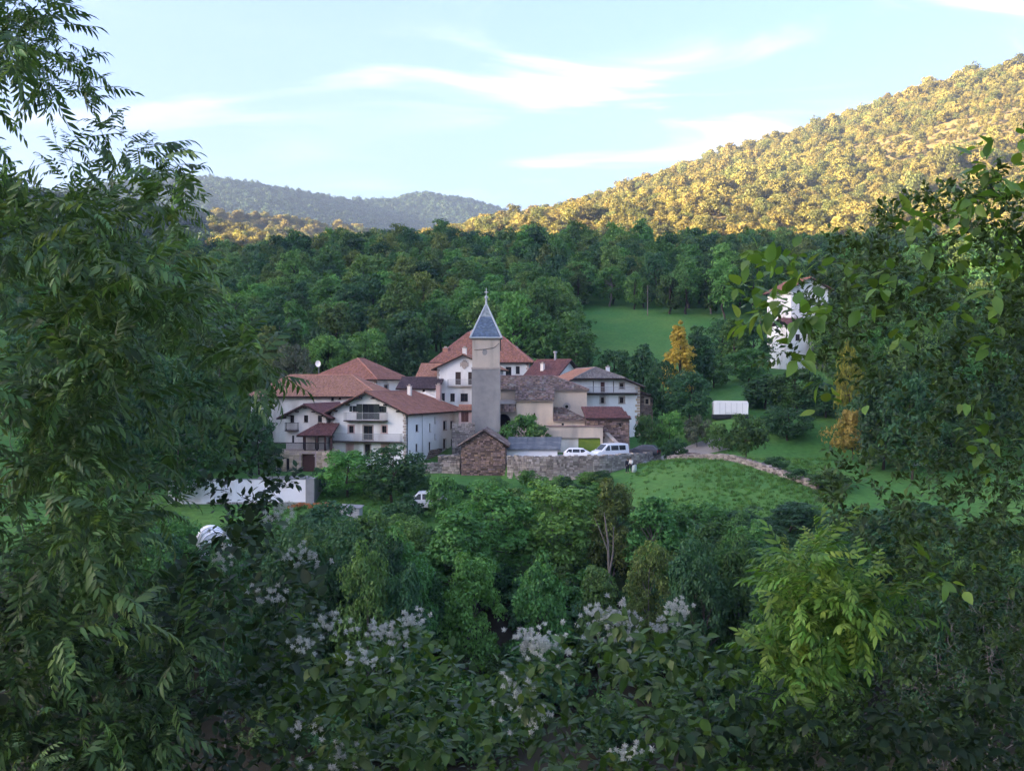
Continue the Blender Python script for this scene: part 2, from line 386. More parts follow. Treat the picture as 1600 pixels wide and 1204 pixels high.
def height(x, y):
    x = np.asarray(x, dtype=float); y = np.asarray(y, dtype=float)
    z = np.interp(y, PY, PZ)
    d = np.hypot(x, y)
    # the meadow to the right stands a little higher, the left side of the wooded slope a little lower
    z = z + 2.6 * sstep(6, 22, x) * sstep(98, 112, y) * (1 - sstep(128, 150, y))
    z = z - 9 * sstep(-40, -130, x) * sstep(220, 330, y) * (1 - sstep(420, 600, y))
    z = z + wob(x, y, 60, 1) * 1.2 * sstep(190, 260, y) + wob(x, y, 22, 2) * 0.25 * sstep(60, 90, np.abs(y) + np.abs(x)*.5)
    z = z + 3.8 * sstep(17, 33, x) * sstep(140, 158, y) * (1 - sstep(185, 215, y))
    # churchyard terrace behind the retaining wall
    wy = np.interp(x, WALLX, WALLY)
    ter = np.where((x > -0.5) & (x < 19.2) & (y > wy + 0.35) & (y < 152), 1.0, 0.0)
    z = np.where(ter > 0, np.maximum(z, -9.35 + 0.03 * (y - 132)), z)
    # big right-hand hill
    crest = np.interp(x, [-500, -320, -185, -77, 15, 146, 280, 402, 518, 700, 1000, 2500], [80, 95, 114, 138, 178, 222, 262, 297, 319, 345, 370, 420])
    crest = crest + wob(x, y * 0, 120, 5) * 3
    yc = np.interp(x, [-400, 15, 520, 1200, 2500], [1330, 1300, 1110, 900, 300])
    yb = np.interp(x, [-400, 0, 300, 700, 2500], [900, 590, 560, 380, -400])
    t = np.clip((y - yb) / (yc - yb), 0, 1)
    face = np.interp(t, [0, 0.12, 0.5, 0.85, 1.0], [0, 0.10, 0.50, 0.88, 1.0])
    zr = z + (crest - z) * face
    zr = np.where(y > yc, crest - (y - yc) * 0.25, zr)
    hr = sstep(-520, -300, x) * (y > yb)
    z = np.where(hr > 0, np.maximum(z, z + (zr - z) * hr), z)
    z = z + (wob(x, y, 170, 8) * 6 + wob(x, y, 65, 18) * 2.5) * sstep(620, 800, y)
    # spur on the left that still catches the sun
    dx = x + 215; dy = y - 1210 - 0.3 * dx
    z = np.maximum(z, (164 - 0.0009 * np.abs(dx) ** 2 * (dx > 0) * 2 - 0.0003 * dx ** 2 + wob(x, y, 70, 9) * 5) - np.abs(dy) * 0.5)
    # far blue hill: crest from the left foreground of the range to its right-hand end
    ax, ay, bx, by = -1000.0, 1700.0, 60.0, 2700.0
    ln = math.hypot(bx - ax, by - ay); ux, uy = (bx - ax) / ln, (by - ay) / ln
    s = (x - ax) * ux + (y - ay) * uy; nd = (x - ax) * uy - (y - ay) * ux       # nd > 0: towards the camera
    tt = s / ln
    cz = np.interp(tt, [-1.5, -0.4, 0.0, 0.14, 0.25, 0.39, 0.5, 0.635, 0.70, 0.7416, 0.80, 0.859, 0.91, 0.95, 1.05, 1.3, 3], [230, 240, 265, 300, 345, 386, 390, 384, 396, 420, 424, 420, 412, 396, 350, 280, 200])
    zf = np.where(nd > 0, cz - 0.40 * nd ** 0.985, cz + nd * 0.2) + wob(x, y, 260, 11) * 9
    z = np.maximum(z, zf)
    # western ridge, out of the frame on the left, that keeps the sun off the valley floor
    hw = np.interp(y, HY, HZ) + wob(x * 0, y, 90, 13) * 2
    r = np.interp(-x, [90, 170, 750, 800, 2500, 9000], [0, 0.04, 1.0, 1.0, 0.55, 0.3])
    z = np.where(r > 0, np.maximum(z, z + (hw - z) * r * (y < 1650)), z)
    return z
def h1(x, y): return float(height(np.array([x]), np.array([y]))[0])

def terrain_mesh():
    a_in = np.radians(np.arange(-32, 32.01, 0.2)); a_out = np.radians(np.arange(33, 327.5, 2.2))
    ang = np.concatenate([a_in, a_out])
    rad = np.concatenate([[0.3], np.arange(1, 10, 0.75), np.arange(10, 60, 2.5), np.arange(60, 112, 1.3), np.arange(112, 156, 0.5), np.arange(156, 230, 1.6), 230 * np.power(1.022, np.arange(0, 175))])
    A, Rr = np.meshgrid(ang, rad, indexing='ij')
    X = Rr * np.sin(A); Y = Rr * np.cos(A); Z = height(X, Y)
    na, nr = A.shape
    idx = np.arange(na * nr).reshape(na, nr)
    i0 = idx; i1 = np.roll(idx, -1, axis=0)
    F = np.stack([i0[:, :-1], i0[:, 1:], i1[:, 1:], i1[:, :-1]], -1).reshape(-1, 4)
    V = np.stack([X, Y, Z], -1).reshape(-1, 3)
    return mesh_np('terrain', V, F, True)

def terrain_mat():
    m, N, L, out = newmat('grass_and_earth')
    p = N.new('ShaderNodeBsdfPrincipled'); p.inputs['Roughness'].default_value = 0.95; p.inputs['Specular IOR Level'].default_value = 0.1
    tcn = N.new('ShaderNodeTexCoord')
    a = N.new('ShaderNodeTexNoise'); a.inputs['Scale'].default_value = 0.09; a.inputs['Detail'].default_value = 8; a.inputs['Roughness'].default_value = 0.65
    b = N.new('ShaderNodeTexNoise'); b.inputs['Scale'].default_value = 1.6; b.inputs['Detail'].default_value = 6
    L.new(tcn.outputs['Object'], a.inputs['Vector']); L.new(tcn.outputs['Object'], b.inputs['Vector'])
    m1 = N.new('ShaderNodeMix'); m1.data_type = 'RGBA'
    m1.inputs['A'].default_value = (0.055, 0.165, 0.04, 1); m1.inputs['B'].default_value = (0.095, 0.195, 0.045, 1)
    r1 = N.new('ShaderNodeMapRange'); r1.inputs['From Min'].default_value = 0.35; r1.inputs['From Max'].default_value = 0.65
    L.new(a.outputs['Fac'], r1.inputs['Value']); L.new(r1.outputs[0], m1.inputs['Factor'])
    hs = N.new('ShaderNodeHueSaturation'); L.new(m1.outputs['Result'], hs.inputs['Color'])
    r2 = N.new('ShaderNodeMapRange'); r2.inputs['To Min'].default_value = 0.6; r2.inputs['To Max'].default_value = 1.35
    L.new(b.outputs['Fac'], r2.inputs['Value']); L.new(r2.outputs[0], hs.inputs['Value'])
    # drier, paler turf high on the hills (beyond 560 m)
    sp = N.new('ShaderNodeSeparateXYZ'); L.new(tcn.outputs['Object'], sp.inputs[0])
    r3 = N.new('ShaderNodeMapRange'); r3.inputs['From Min'].default_value = 480; r3.inputs['From Max'].default_value = 650
    L.new(sp.outputs['Y'], r3.inputs['Value'])
    m2 = N.new('ShaderNodeMix'); m2.data_type = 'RGBA'
    L.new(r3.outputs[0], m2.inputs['Factor']); L.new(hs.outputs[0], m2.inputs['A']); m2.inputs['B'].default_value = (0.20, 0.15, 0.065, 1)
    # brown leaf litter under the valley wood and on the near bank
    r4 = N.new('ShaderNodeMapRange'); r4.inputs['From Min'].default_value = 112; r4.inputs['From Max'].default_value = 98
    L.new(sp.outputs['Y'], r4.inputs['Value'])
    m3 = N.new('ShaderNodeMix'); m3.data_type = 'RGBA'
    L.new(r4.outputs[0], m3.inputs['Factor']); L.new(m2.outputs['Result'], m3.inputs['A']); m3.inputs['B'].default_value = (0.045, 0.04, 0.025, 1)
    L.new(m3.outputs['Result'], p.inputs['Base Color'])
    bn = N.new('ShaderNodeBump'); bn.inputs['Distance'].default_value = 0.12
    L.new(b.outputs['Fac'], bn.inputs['Height']); L.new(bn.outputs[0], p.inputs['Normal'])
    L.new(p.outputs[0], out.inputs['Surface']); return m
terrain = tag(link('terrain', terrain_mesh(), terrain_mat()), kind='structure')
terrain['label'] = 'green valley floor, meadows and hillsides around the village'

# ------------------------------------------------------------------ tree shapes
def leaf_quads(C, Nrm, size, rng, aspect=0.62, fold=0.18):
    """diamond leaf faces at centres C facing Nrm; returns V (n*4,3), F (n,4)"""
    n = len(C)
    t = rng.normal(size=(n, 3)); t -= (t * Nrm).sum(1)[:, None] * Nrm
    t /= np.linalg.norm(t, axis=1)[:, None] + 1e-9
    b = np.cross(Nrm, t); s = np.asarray(size).reshape(-1, 1)
    V = np.empty((n, 4, 3))
    V[:, 0] = C + t * s; V[:, 2] = C - t * s
    V[:, 1] = C + b * s * aspect + Nrm * s * fold; V[:, 3] = C - b * s * aspect + Nrm * s * fold
    return V.reshape(-1, 3), np.arange(n * 4).reshape(n, 4)
def rand_dirs(n, rng):
    d = rng.normal(size=(n, 3)); return d / np.linalg.norm(d, axis=1)[:, None]

def crown_data(seed, rx, rz, zc, lobes, per, leaf, shape='round', lobe_r=0.34, low=-0.55):
    rng = np.random.default_rng(seed)
    d = rand_dirs(lobes, rng); d[:, 2] = np.where(d[:, 2] < low, -d[:, 2], d[:, 2])
    rr = rng.uniform(0.45, 0.95, lobes) ** 0.7
    c = d * rr[:, None] * np.array([rx, rx, rz])
    if shape == 'cone': c[:, :2] *= np.clip(1.05 - (c[:, 2] + rz) / (2 * rz) * 0.95, 0.08, 1)[:, None]
    if shape == 'tall': c[:, :2] *= np.clip(1.1 - ((c[:, 2] + rz) / (2 * rz)) * 0.6, 0.3, 1)[:, None]
    if shape == 'dome': c[:, 2] = np.where(c[:, 2] < 0, c[:, 2] * 0.6, c[:, 2])
    c += rng.normal(size=c.shape) * 0.08 * rx
    lr = lobe_r * rx * rng.uniform(0.55, 1.25, lobes)
    if shape == 'cone': lr *= np.clip(1.2 - (c[:, 2] + rz) / (2 * rz) * 0.8, 0.35, 1.2)
    # leaves sit in an outer shell of each lobe
    k = rng.integers(0, lobes, lobes * per)
    u = rand_dirs(lobes * per, rng)
    u[:, 2] = np.where((u[:, 2] < -0.2) & (rng.random(len(u)) < 0.7), -u[:, 2], u[:, 2])
    C = c[k] + u * (lr[k] * rng.uniform(0.55, 1.08, len(k)))[:, None] * np.array([1, 1, 0.8])
    n = u * 0.9 + rng.normal(size=u.shape) * 0.5 + np.array([0, 0, 0.35]); n /= np.linalg.norm(n, axis=1)[:, None]
    V, F = leaf_quads(C, n, leaf * rng.uniform(0.6, 1.35, len(C)), rng)
    V[:, 2] += zc
    c[:, 2] += zc
    return V, F, c
def trunk_data(seed, h, r, tops, lean=0.05, limbs=7, sides=6):
    rng = np.random.default_rng(seed + 99); mb = MB()
    z = np.linspace(-1.0, h * 0.85, 7); lx = rng.normal(0, lean * h, 2)
    path = np.stack([lx[0] * (z / h) ** 2 + rng.normal(0, .02 * h, 7) * (z > 0.1), lx[1] * (z / h) ** 2 + rng.normal(0, .02 * h, 7) * (z > 0.1), z], 1)
    mb.tube(path, r * np.array([1.35, 1.1, .92, .8, .62, .42, .22]), sides)
    pick = rng.permutation(len(tops))[:limbs]
    for i in pick:
        t = tops[i]; k = int(np.clip(np.searchsorted(z, t[2] * 0.62), 2, 5)); p0 = path[k]
        mid = p0 * 0.5 + t * 0.5 + np.array([0, 0, -0.04 * h]) + rng.normal(0, .03 * h, 3)
        mb.tube([p0, p0 * .7 + mid * .3, mid, t], r * np.array([.5, .42, .3, .1]), 5)
    return mb
def make_proto(name, seed, h, rx, rz, lobes, per, leaf, shape='round', lobe_r=0.34, trunk_r=None, limbs=7):
    V, F, c = crown_data(seed, rx, rz, h - rz * 1.0, lobes, per, leaf, shape, lobe_r, -0.9)
    cm = mesh_np(name + '_crown', V, F)
    tm = trunk_data(seed, h, trunk_r or h * 0.022, c, limbs=limbs).mesh(name + '_trunk')
    return tm, cm

def green(name, c1, c2, **k): M[name] = foliage(name, c1, c2, **k)
green('leaf_mid', (0.068, 0.165, 0.048), (0.100, 0.215, 0.055), obj_var=0.38, hue=0.028)
green('leaf_dark', (0.039, 0.108, 0.048), (0.057, 0.142, 0.053), obj_var=0.25)
green('leaf_olive', (0.108, 0.172, 0.047), (0.146, 0.207, 0.055), obj_var=0.22, hue=0.015)
green('leaf_bright', (0.095, 0.238, 0.056), (0.135, 0.297, 0.070), obj_var=0.2)
green('leaf_grey', (0.085, 0.115, 0.075), (0.11, 0.14, 0.095), obj_var=0.2)
green('leaf_gold', (0.46, 0.37, 0.05), (0.60, 0.50, 0.08), obj_var=0.1, trans=0.3)
green('leaf_yellow', (0.20, 0.21, 0.03), (0.30, 0.27, 0.04), obj_var=0.1, trans=0.35)
green('leaf_autumn', (0.24, 0.22, 0.05), (0.32, 0.27, 0.06), obj_var=0.15)
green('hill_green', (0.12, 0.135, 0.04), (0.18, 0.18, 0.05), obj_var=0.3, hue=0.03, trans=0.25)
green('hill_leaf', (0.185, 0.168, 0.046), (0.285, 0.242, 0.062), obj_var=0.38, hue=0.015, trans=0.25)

def tree(name, loc, meshes, mats, scale, rz, label, cat='tree', group=None, sz=None):
    e = empty(name, loc, rz, label, cat, group); e.scale = (scale, scale, sz or scale)
    t = link('trunk', meshes[0], mats[0], e); c = link('crown', meshes[1], None, e)
    if not meshes[1].materials: meshes[1].materials.append(mats[1])
    c.material_slots[0].link = 'OBJECT'; c.material_slots[0].material = mats[1]
    return e

# ------------------------------------------------------------------ far woods (one mass each): instanced crowns
PROTO_COL = bpy.data.collections.new('wood_shapes')
def proto_object(name, me, mat):
    o = bpy.data.objects.new(name, me); me.materials.clear(); me.materials.append(mat); PROTO_COL.objects.link(o); return o
def scatter(name, pts, scl, idx, coll, label, seed=0):
    r = np.random.default_rng(seed); n = len(pts)
    me = bpy.data.meshes.new(name); me.vertices.add(n); me.vertices.foreach_set('co', np.asarray(pts, dtype=np.float32).ravel())
    a = me.attributes.new('scl', 'FLOAT_VECTOR', 'POINT'); a.data.foreach_set('vector', np.asarray(scl, dtype=np.float32).ravel())
    a = me.attributes.new('rot', 'FLOAT_VECTOR', 'POINT'); rot = np.zeros((n, 3), dtype=np.float32); rot[:, 2] = r.uniform(0, 6.28, n); a.data.foreach_set('vector', rot.ravel())
    a = me.attributes.new('idx', 'INT', 'POINT'); a.data.foreach_set('value', np.asarray(idx, dtype=np.int32))
    o = link(name, me); tag(o, label, kind='stuff'); o['category'] = 'wood'
    ng = bpy.data.node_groups.new(name, 'GeometryNodeTree')
    ng.interface.new_socket('Geometry', in_out='INPUT', socket_type='NodeSocketGeometry')
    ng.interface.new_socket('Geometry', in_out='OUTPUT', socket_type='NodeSocketGeometry')
    nd = ng.nodes; gi = nd.new('NodeGroupInput'); go = nd.new('NodeGroupOutput')
    ci = nd.new('GeometryNodeCollectionInfo'); ci.inputs['Collection'].default_value = coll
    ci.inputs['Separate Children'].default_value = True; ci.inputs['Reset Children'].default_value = True
    ip = nd.new('GeometryNodeInstanceOnPoints'); ip.inputs['Pick Instance'].default_value = True
    def attr(nm, t):
        x = nd.new('GeometryNodeInputNamedAttribute'); x.data_type = t; x.inputs['Name'].default_value = nm; return x.outputs['Attribute']
    er = nd.new('FunctionNodeEulerToRotation')
    lk = ng.links
    lk.new(gi.outputs[0], ip.inputs['Points']); lk.new(ci.outputs[0], ip.inputs['Instance'])
    lk.new(attr('idx', 'INT'), ip.inputs['Instance Index'])
    lk.new(attr('rot', 'FLOAT_VECTOR'), er.inputs[0]); lk.new(er.outputs[0], ip.inputs['Rotation'])
    lk.new(attr('scl', 'FLOAT_VECTOR'), ip.inputs['Scale'])
    lk.new(ip.outputs[0], go.inputs[0])
    md = o.modifiers.new('scatter', 'NODES'); md.node_group = ng
    return o
def jitter_grid(x0, x1, y0, y1, step, rng):
    xs, ys = np.meshgrid(np.arange(x0, x1, step), np.arange(y0, y1, step))
    p = np.stack([xs.ravel(), ys.ravel()], 1); return p + rng.uniform(-0.48, 0.48, p.shape) * step
def px_of(x, y): return 800 + F_PX * x / y
def py_of(y, z): return 602 - F_PX * z / y

hill_protos = bpy.data.collections.new('hill_shapes')
for i in range(6):
    h = 9.5; V, F, c = crown_data(40 + i, 4.3, 3.6 + 0.5 * (i % 3), h - 4.0, 30, 48, 0.42, ['round', 'round', 'dome', 'tall', 'round', 'round'][i], 0.42)
    tb = trunk_data(40 + i, h, 0.22, c, limbs=0, sides=4)
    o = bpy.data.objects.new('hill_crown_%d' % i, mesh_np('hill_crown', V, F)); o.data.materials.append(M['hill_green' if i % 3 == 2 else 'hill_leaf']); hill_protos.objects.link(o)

def hill_wood():
    r = np.random.default_rng(3)
    p = jitter_grid(-420, 900, 560, 1400, 5.3, r)
    x, y = p[:, 0], p[:, 1]; z = height(x, y)
    px = px_of(x, y); py = py_of(y, z + 8)
    yc = np.interp(x, [-400, 15, 520, 1200], [1330, 1300, 1110, 900])
    keep = (px > 330) & (px < 1800) & (y < yc + 25) & (py < 470)
    # clearings: turf strips high on the right, thin spots lower down
    q = py - (232 - 0.24 * (px - 1330))
    clear = (px > 1330) & (q > -16) & (q < 42) & (np.sin(q * 0.5 + px * 0.01) > -0.75)
    clear |= (wob(x, y, 130, 21) > 0.62)
    py_g = py_of(y, z)
    clear |= (np.abs(py_g - (345 + 0.03 * (px - 1000))) < 5) & (px > 1000) & (px < 1330)
    keep &= ~(clear & (r.random(len(x)) < 0.93))
    keep &= ~((px < 560) & (y < 1000) & (r.random(len(x)) < 0.1))
    x, y, z = x[keep], y[keep], z[keep]; n = len(x)
    s = np.clip(np.exp(r.normal(-.34, .34, n)), .35, 1.6) * (1 + 0.35 * wob(x, y, 90, 22)); scl = np.stack([s, s, s * r.uniform(0.8, 1.25, n)], 1)
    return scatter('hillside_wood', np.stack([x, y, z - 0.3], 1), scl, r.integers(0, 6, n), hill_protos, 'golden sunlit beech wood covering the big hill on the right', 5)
hill_wood()
far_protos = bpy.data.collections.new('far_shapes')
green('far_leaf', (0.032, 0.063, 0.037), (0.043, 0.076, 0.042), obj_var=0.4, hue=0.03, trans=0.2)
for i in range(4):
    V, F, c = crown_data(60 + i, 6.0, 5.2, 5.2, 20, 16, 1.15, 'round', 0.42)
    o = bpy.data.objects.new('far_crown_%d' % i, mesh_np('far_crown', V, F)); o.data.materials.append(M['far_leaf']); far_protos.objects.link(o)
def far_wood():
    r = np.random.default_rng(4)
    p = jitter_grid(-1250, 200, 1380, 2800, 10.0, r)
    x, y = p[:, 0], p[:, 1]; z = height(x, y); px = px_of(x, y); py = py_of(y, z + 10)
    nd = (x + 1000) * 0.6862 - (y - 1700) * 0.7274
    keep = (px > 40) & (px < 860) & (nd > -40) & (py < 420)
    keep &= ~((wob(x, y, 330, 31) > 0.78) & (r.random(len(x)) < 0.9))
    x, y, z = x[keep], y[keep], z[keep]; n = len(x); s = r.uniform(0.7, 1.25, n)
    return scatter('far_hill_wood', np.stack([x, y, z - 0.5], 1), np.stack([s, s, s * r.uniform(0.8, 1.3, n)], 1), r.integers(0, 4, n), far_protos, 'hazy blue wood on the far hill at the left', 6)
far_wood()
def west_wood():
    r = np.random.default_rng(14); q = jitter_grid(-1150, -120, 330, 1750, 9.0, r); x, y = q[:, 0], q[:, 1]; z = height(x, y); px = px_of(x, y)
    keep = (px > -420) & (px < 420) & ~((y < 480) & (x > -232)) & ~((x > -420) & (y > 560) & (px > 330)) & (nd_far(x, y) > 0)
    x, y, z = x[keep], y[keep], z[keep]; n = len(x); s = r.uniform(.6, 1.15, n)
    return scatter('west_ridge_wood', np.stack([x, y, z - .5], 1), np.stack([s, s, s * r.uniform(.8, 1.3, n)], 1), r.integers(0, 4, n), far_protos, 'shaded wood on the ridge at the far left behind the foreground ash', 16)
def nd_far(x, y): return (x + 1000) * 0.6862 - (y - 1700) * 0.7274
west_wood()

# ------------------------------------------------------------------ wooded slope behind the village: single trees in front, one mass behind
SLOPE = [make_proto('slope_tree', 100 + i, 11.0, [3.6, 3.9, 3.3, 4.2, 2.9, 3.7][i], [4.9, 4.7, 5.2, 4.8, 5.3, 5.0][i], 54, 62, 0.27, ['round', 'round', 'tall', 'dome', 'tall', 'round'][i], 0.36) for i in range(6)]
def in_field(px, py):     # the green field on the slope
    top = np.interp(px, [890, 930, 1010, 1130, 1260], [492, 484, 492, 508, 530]); bot = np.interp(px, [890, 920, 960, 1040, 1130, 1260], [520, 556, 566, 560, 548, 560])
    return (px > 885) & (px < 1260) & (py > top - 4) & (py < bot)
def slope_wood():
    r = np.random.default_rng(12)
    p = jitter_grid(-230, 280, 192, 470, 6.1, r)
    x, y = p[:, 0], p[:, 1]; z = height(x, y); px = px_of(x, y); py = py_of(y, z); pt = py_of(y, z + 9)
    keep = (px > 20) & (px < 1700)
    keep &= ~in_field(px, py) & ~in_field(px, (py * 2 + pt) / 3) & ~(in_field(px, py + 30) & (py_of(y, z) > 500) & False)
    keep &= ~((px > 925) & (px < 1125) & (y < 262) & (pt < 560) & (y > 185))
    keep &= ~((y < 205) & (np.abs(x + 5) < 16))
    keep &= ~((np.abs(px - 545) < 16) & (np.abs(py - 470) < 9))     # the lane that shows through
    x, y, z, px, py = x[keep], y[keep], z[keep], px[keep], py[keep]
    o = np.argsort(y + np.where((px < 340) | (px > 1290), 400, 0))
    x, y, z, px = x[o], y[o], z[o], px[o]
    n = len(x); nsingle = 270
    kinds = [('leaf_mid', 'mid green broadleaf tree in the wood on the slope behind the village', 'green trees of the slope wood'),
             ('leaf_dark', 'dark green broadleaf tree in the wood on the slope behind the village', 'dark trees of the slope wood'),
             ('leaf_olive', 'yellowish olive broadleaf tree in the wood on the slope behind the village', 'olive trees of the slope wood'),
             ('leaf_bright', 'fresh light green broadleaf tree in the wood on the slope behind the village', 'light green trees of the slope wood')]
    kk = r.choice(4, n, p=[0.47, 0.25, 0.13, 0.15]); s = r.uniform(0.62, 1.12, n) * np.where(y > 330, 1.12, 1.0)
    for i in range(nsingle):
        mt, lb, gp = kinds[kk[i]]
        tree('broadleaf_tree', (x[i], y[i], z[i] - 0.2), SLOPE[i % 6], (M['bark_pale'] if i % 4 == 0 else M['bark'], M[mt]), s[i], r.uniform(0, 6.28), lb, 'tree', gp, s[i] * r.uniform(0.85, 1.2))
    cc = bpy.data.collections.new('slope_shapes')
    for i in range(6):
        for j, (mt, _, _) in enumerate(kinds):
            q = bpy.data.objects.new('slope_crown_%d_%d' % (i, j), SLOPE[i][1]); cc.objects.link(q)
            q.material_slots[0].link = 'OBJECT'; q.material_slots[0].material = M[mt]
    k = slice(nsingle, n); m = n - nsingle
    scatter('slope_wood', np.stack([x[k], y[k], z[k] - 0.2], 1), np.stack([s[k], s[k], s[k] * r.uniform(0.85, 1.25, m)], 1), r.integers(0, 6, m) * 4 + kk[k], cc, 'dense shaded wood high on the slope behind the village', 7)
slope_wood()
# ------------------------------------------------------------------ building tools
def clip_poly(poly, rect):
    """clip a convex 2D polygon to an axis-aligned rectangle"""
    u0, u1, v0, v1 = rect
    def cut(ps, f, inter):
        out = []
        for i in range(len(ps)):
            a, b = ps[i - 1], ps[i]
            fa, fb = f(a), f(b)
            if fb >= 0:
                if fa < 0: out.append(inter(a, b, fa, fb))
                out.append(b)
            elif fa >= 0: out.append(inter(a, b, fa, fb))
        return out
    it = lambda a, b, fa, fb: (a[0] + (b[0]-a[0]) * fa / (fa - fb), a[1] + (b[1]-a[1]) * fa / (fa - fb))
    for f in (lambda p: p[0] - u0, lambda p: u1 - p[0], lambda p: p[1] - v0, lambda p: v1 - p[1]):
        poly = cut(poly, f, it)
        if len(poly) < 3: return []
    return poly
def wall_panel(mb, org, U, poly, holes=(), reveal=0.22, Vv=(0, 0, 1)):
    """a wall face with rectangular openings and their reveals; the outside is on the right of U x V"""
    org = Vector(org); U = Vector(U); Vv = Vector(Vv); Nn = U.cross(Vv)
    us = sorted({min(p[0] for p in poly), max(p[0] for p in poly), *[h[0] for h in holes], *[h[1] for h in holes]})
    vs_ = sorted({min(p[1] for p in poly), max(p[1] for p in poly), *[h[2] for h in holes], *[h[3] for h in holes]})
    at = lambda u, v, d=0.0: org + U * u + Vv * v - Nn * d
    for a, b in zip(us[:-1], us[1:]):
        for c, d in zip(vs_[:-1], vs_[1:]):
            mu, mv = (a + b) / 2, (c + d) / 2
            if any(h[0] < mu < h[1] and h[2] < mv < h[3] for h in holes): continue
            q = clip_poly(list(poly), (a, b, c, d))
            if q: mb.poly([at(*p) for p in q])
    for u0, u1, v0, v1 in holes:
        for (p, q) in (((u0, v0), (u1, v0)), ((u1, v0), (u1, v1)), ((u1, v1), (u0, v1)), ((u0, v1), (u0, v0))):
            mb.poly([at(*q), at(*p), at(*p, reveal), at(*q, reveal)])

def tiles_on(poly, rng, pitch=0.24, row=0.42, rad=0.12, lift=0.03):
    """half-round clay tiles over a roof plane; poly's first edge is the eave"""
    pts = [Vector(p) for p in poly]
    U = (pts[1] - pts[0]).normalized(); Nn = None
    for i in range(2, len(pts)):
        c = U.cross(pts[i] - pts[0])
        if c.length > 1e-3: Nn = c.normalized(); break
    if Nn.z < 0: Nn = -Nn
    Vd = Nn.cross(U)
    if Vd.z < 0: Vd = -Vd
    o = pts[0]; uv = [((p - o).dot(U), (p - o).dot(Vd)) for p in pts]
    u0, u1 = min(p[0] for p in uv), max(p[0] for p in uv)
    VV = []; FF = []; prof = [(-1, 0.0), (-0.6, 0.75), (0.6, 0.75), (1, 0.0)]
    n = max(1, int((u1 - u0) / pitch)); base = 0
    oo, Un, Vn, Nn_ = (np.array(x) for x in (o, U, Vd, Nn))
    for i in range(n):
        uc = u0 + (i + 0.5) * (u1 - u0) / n
        hits = []
        for a, b in zip(uv, uv[1:] + uv[:1]):
            if (a[0] - uc) * (b[0] - uc) <= 0 and abs(a[0] - b[0]) > 1e-6:
                hits.append(a[1] + (b[1] - a[1]) * (uc - a[0]) / (b[0] - a[0]))
        if len(hits) < 2: continue
        lo, hi = min(hits), max(hits)
        m = max(1, int(round((hi - lo) / row)))
        for j in range(m):
            a0 = lo + (hi - lo) * j / m; a1 = lo + (hi - lo) * (j + 1) / m + 0.05
            ju = rng.normal(0, 0.012); jl = rng.uniform(0, 0.02)
            for (vv, l) in ((a0 - 0.03, lift + 0.035 + jl), (a1, lift + jl)):
                for (cx, cz) in prof:
                    VV.append(oo + Un * (uc + ju + cx * rad) + Vn * vv + Nn_ * (l + cz * rad * 0.62))
            for k in range(3): FF.append((base + k, base + k + 1, base + 4 + k + 1, base + 4 + k))
            base += 8
    return VV, FF

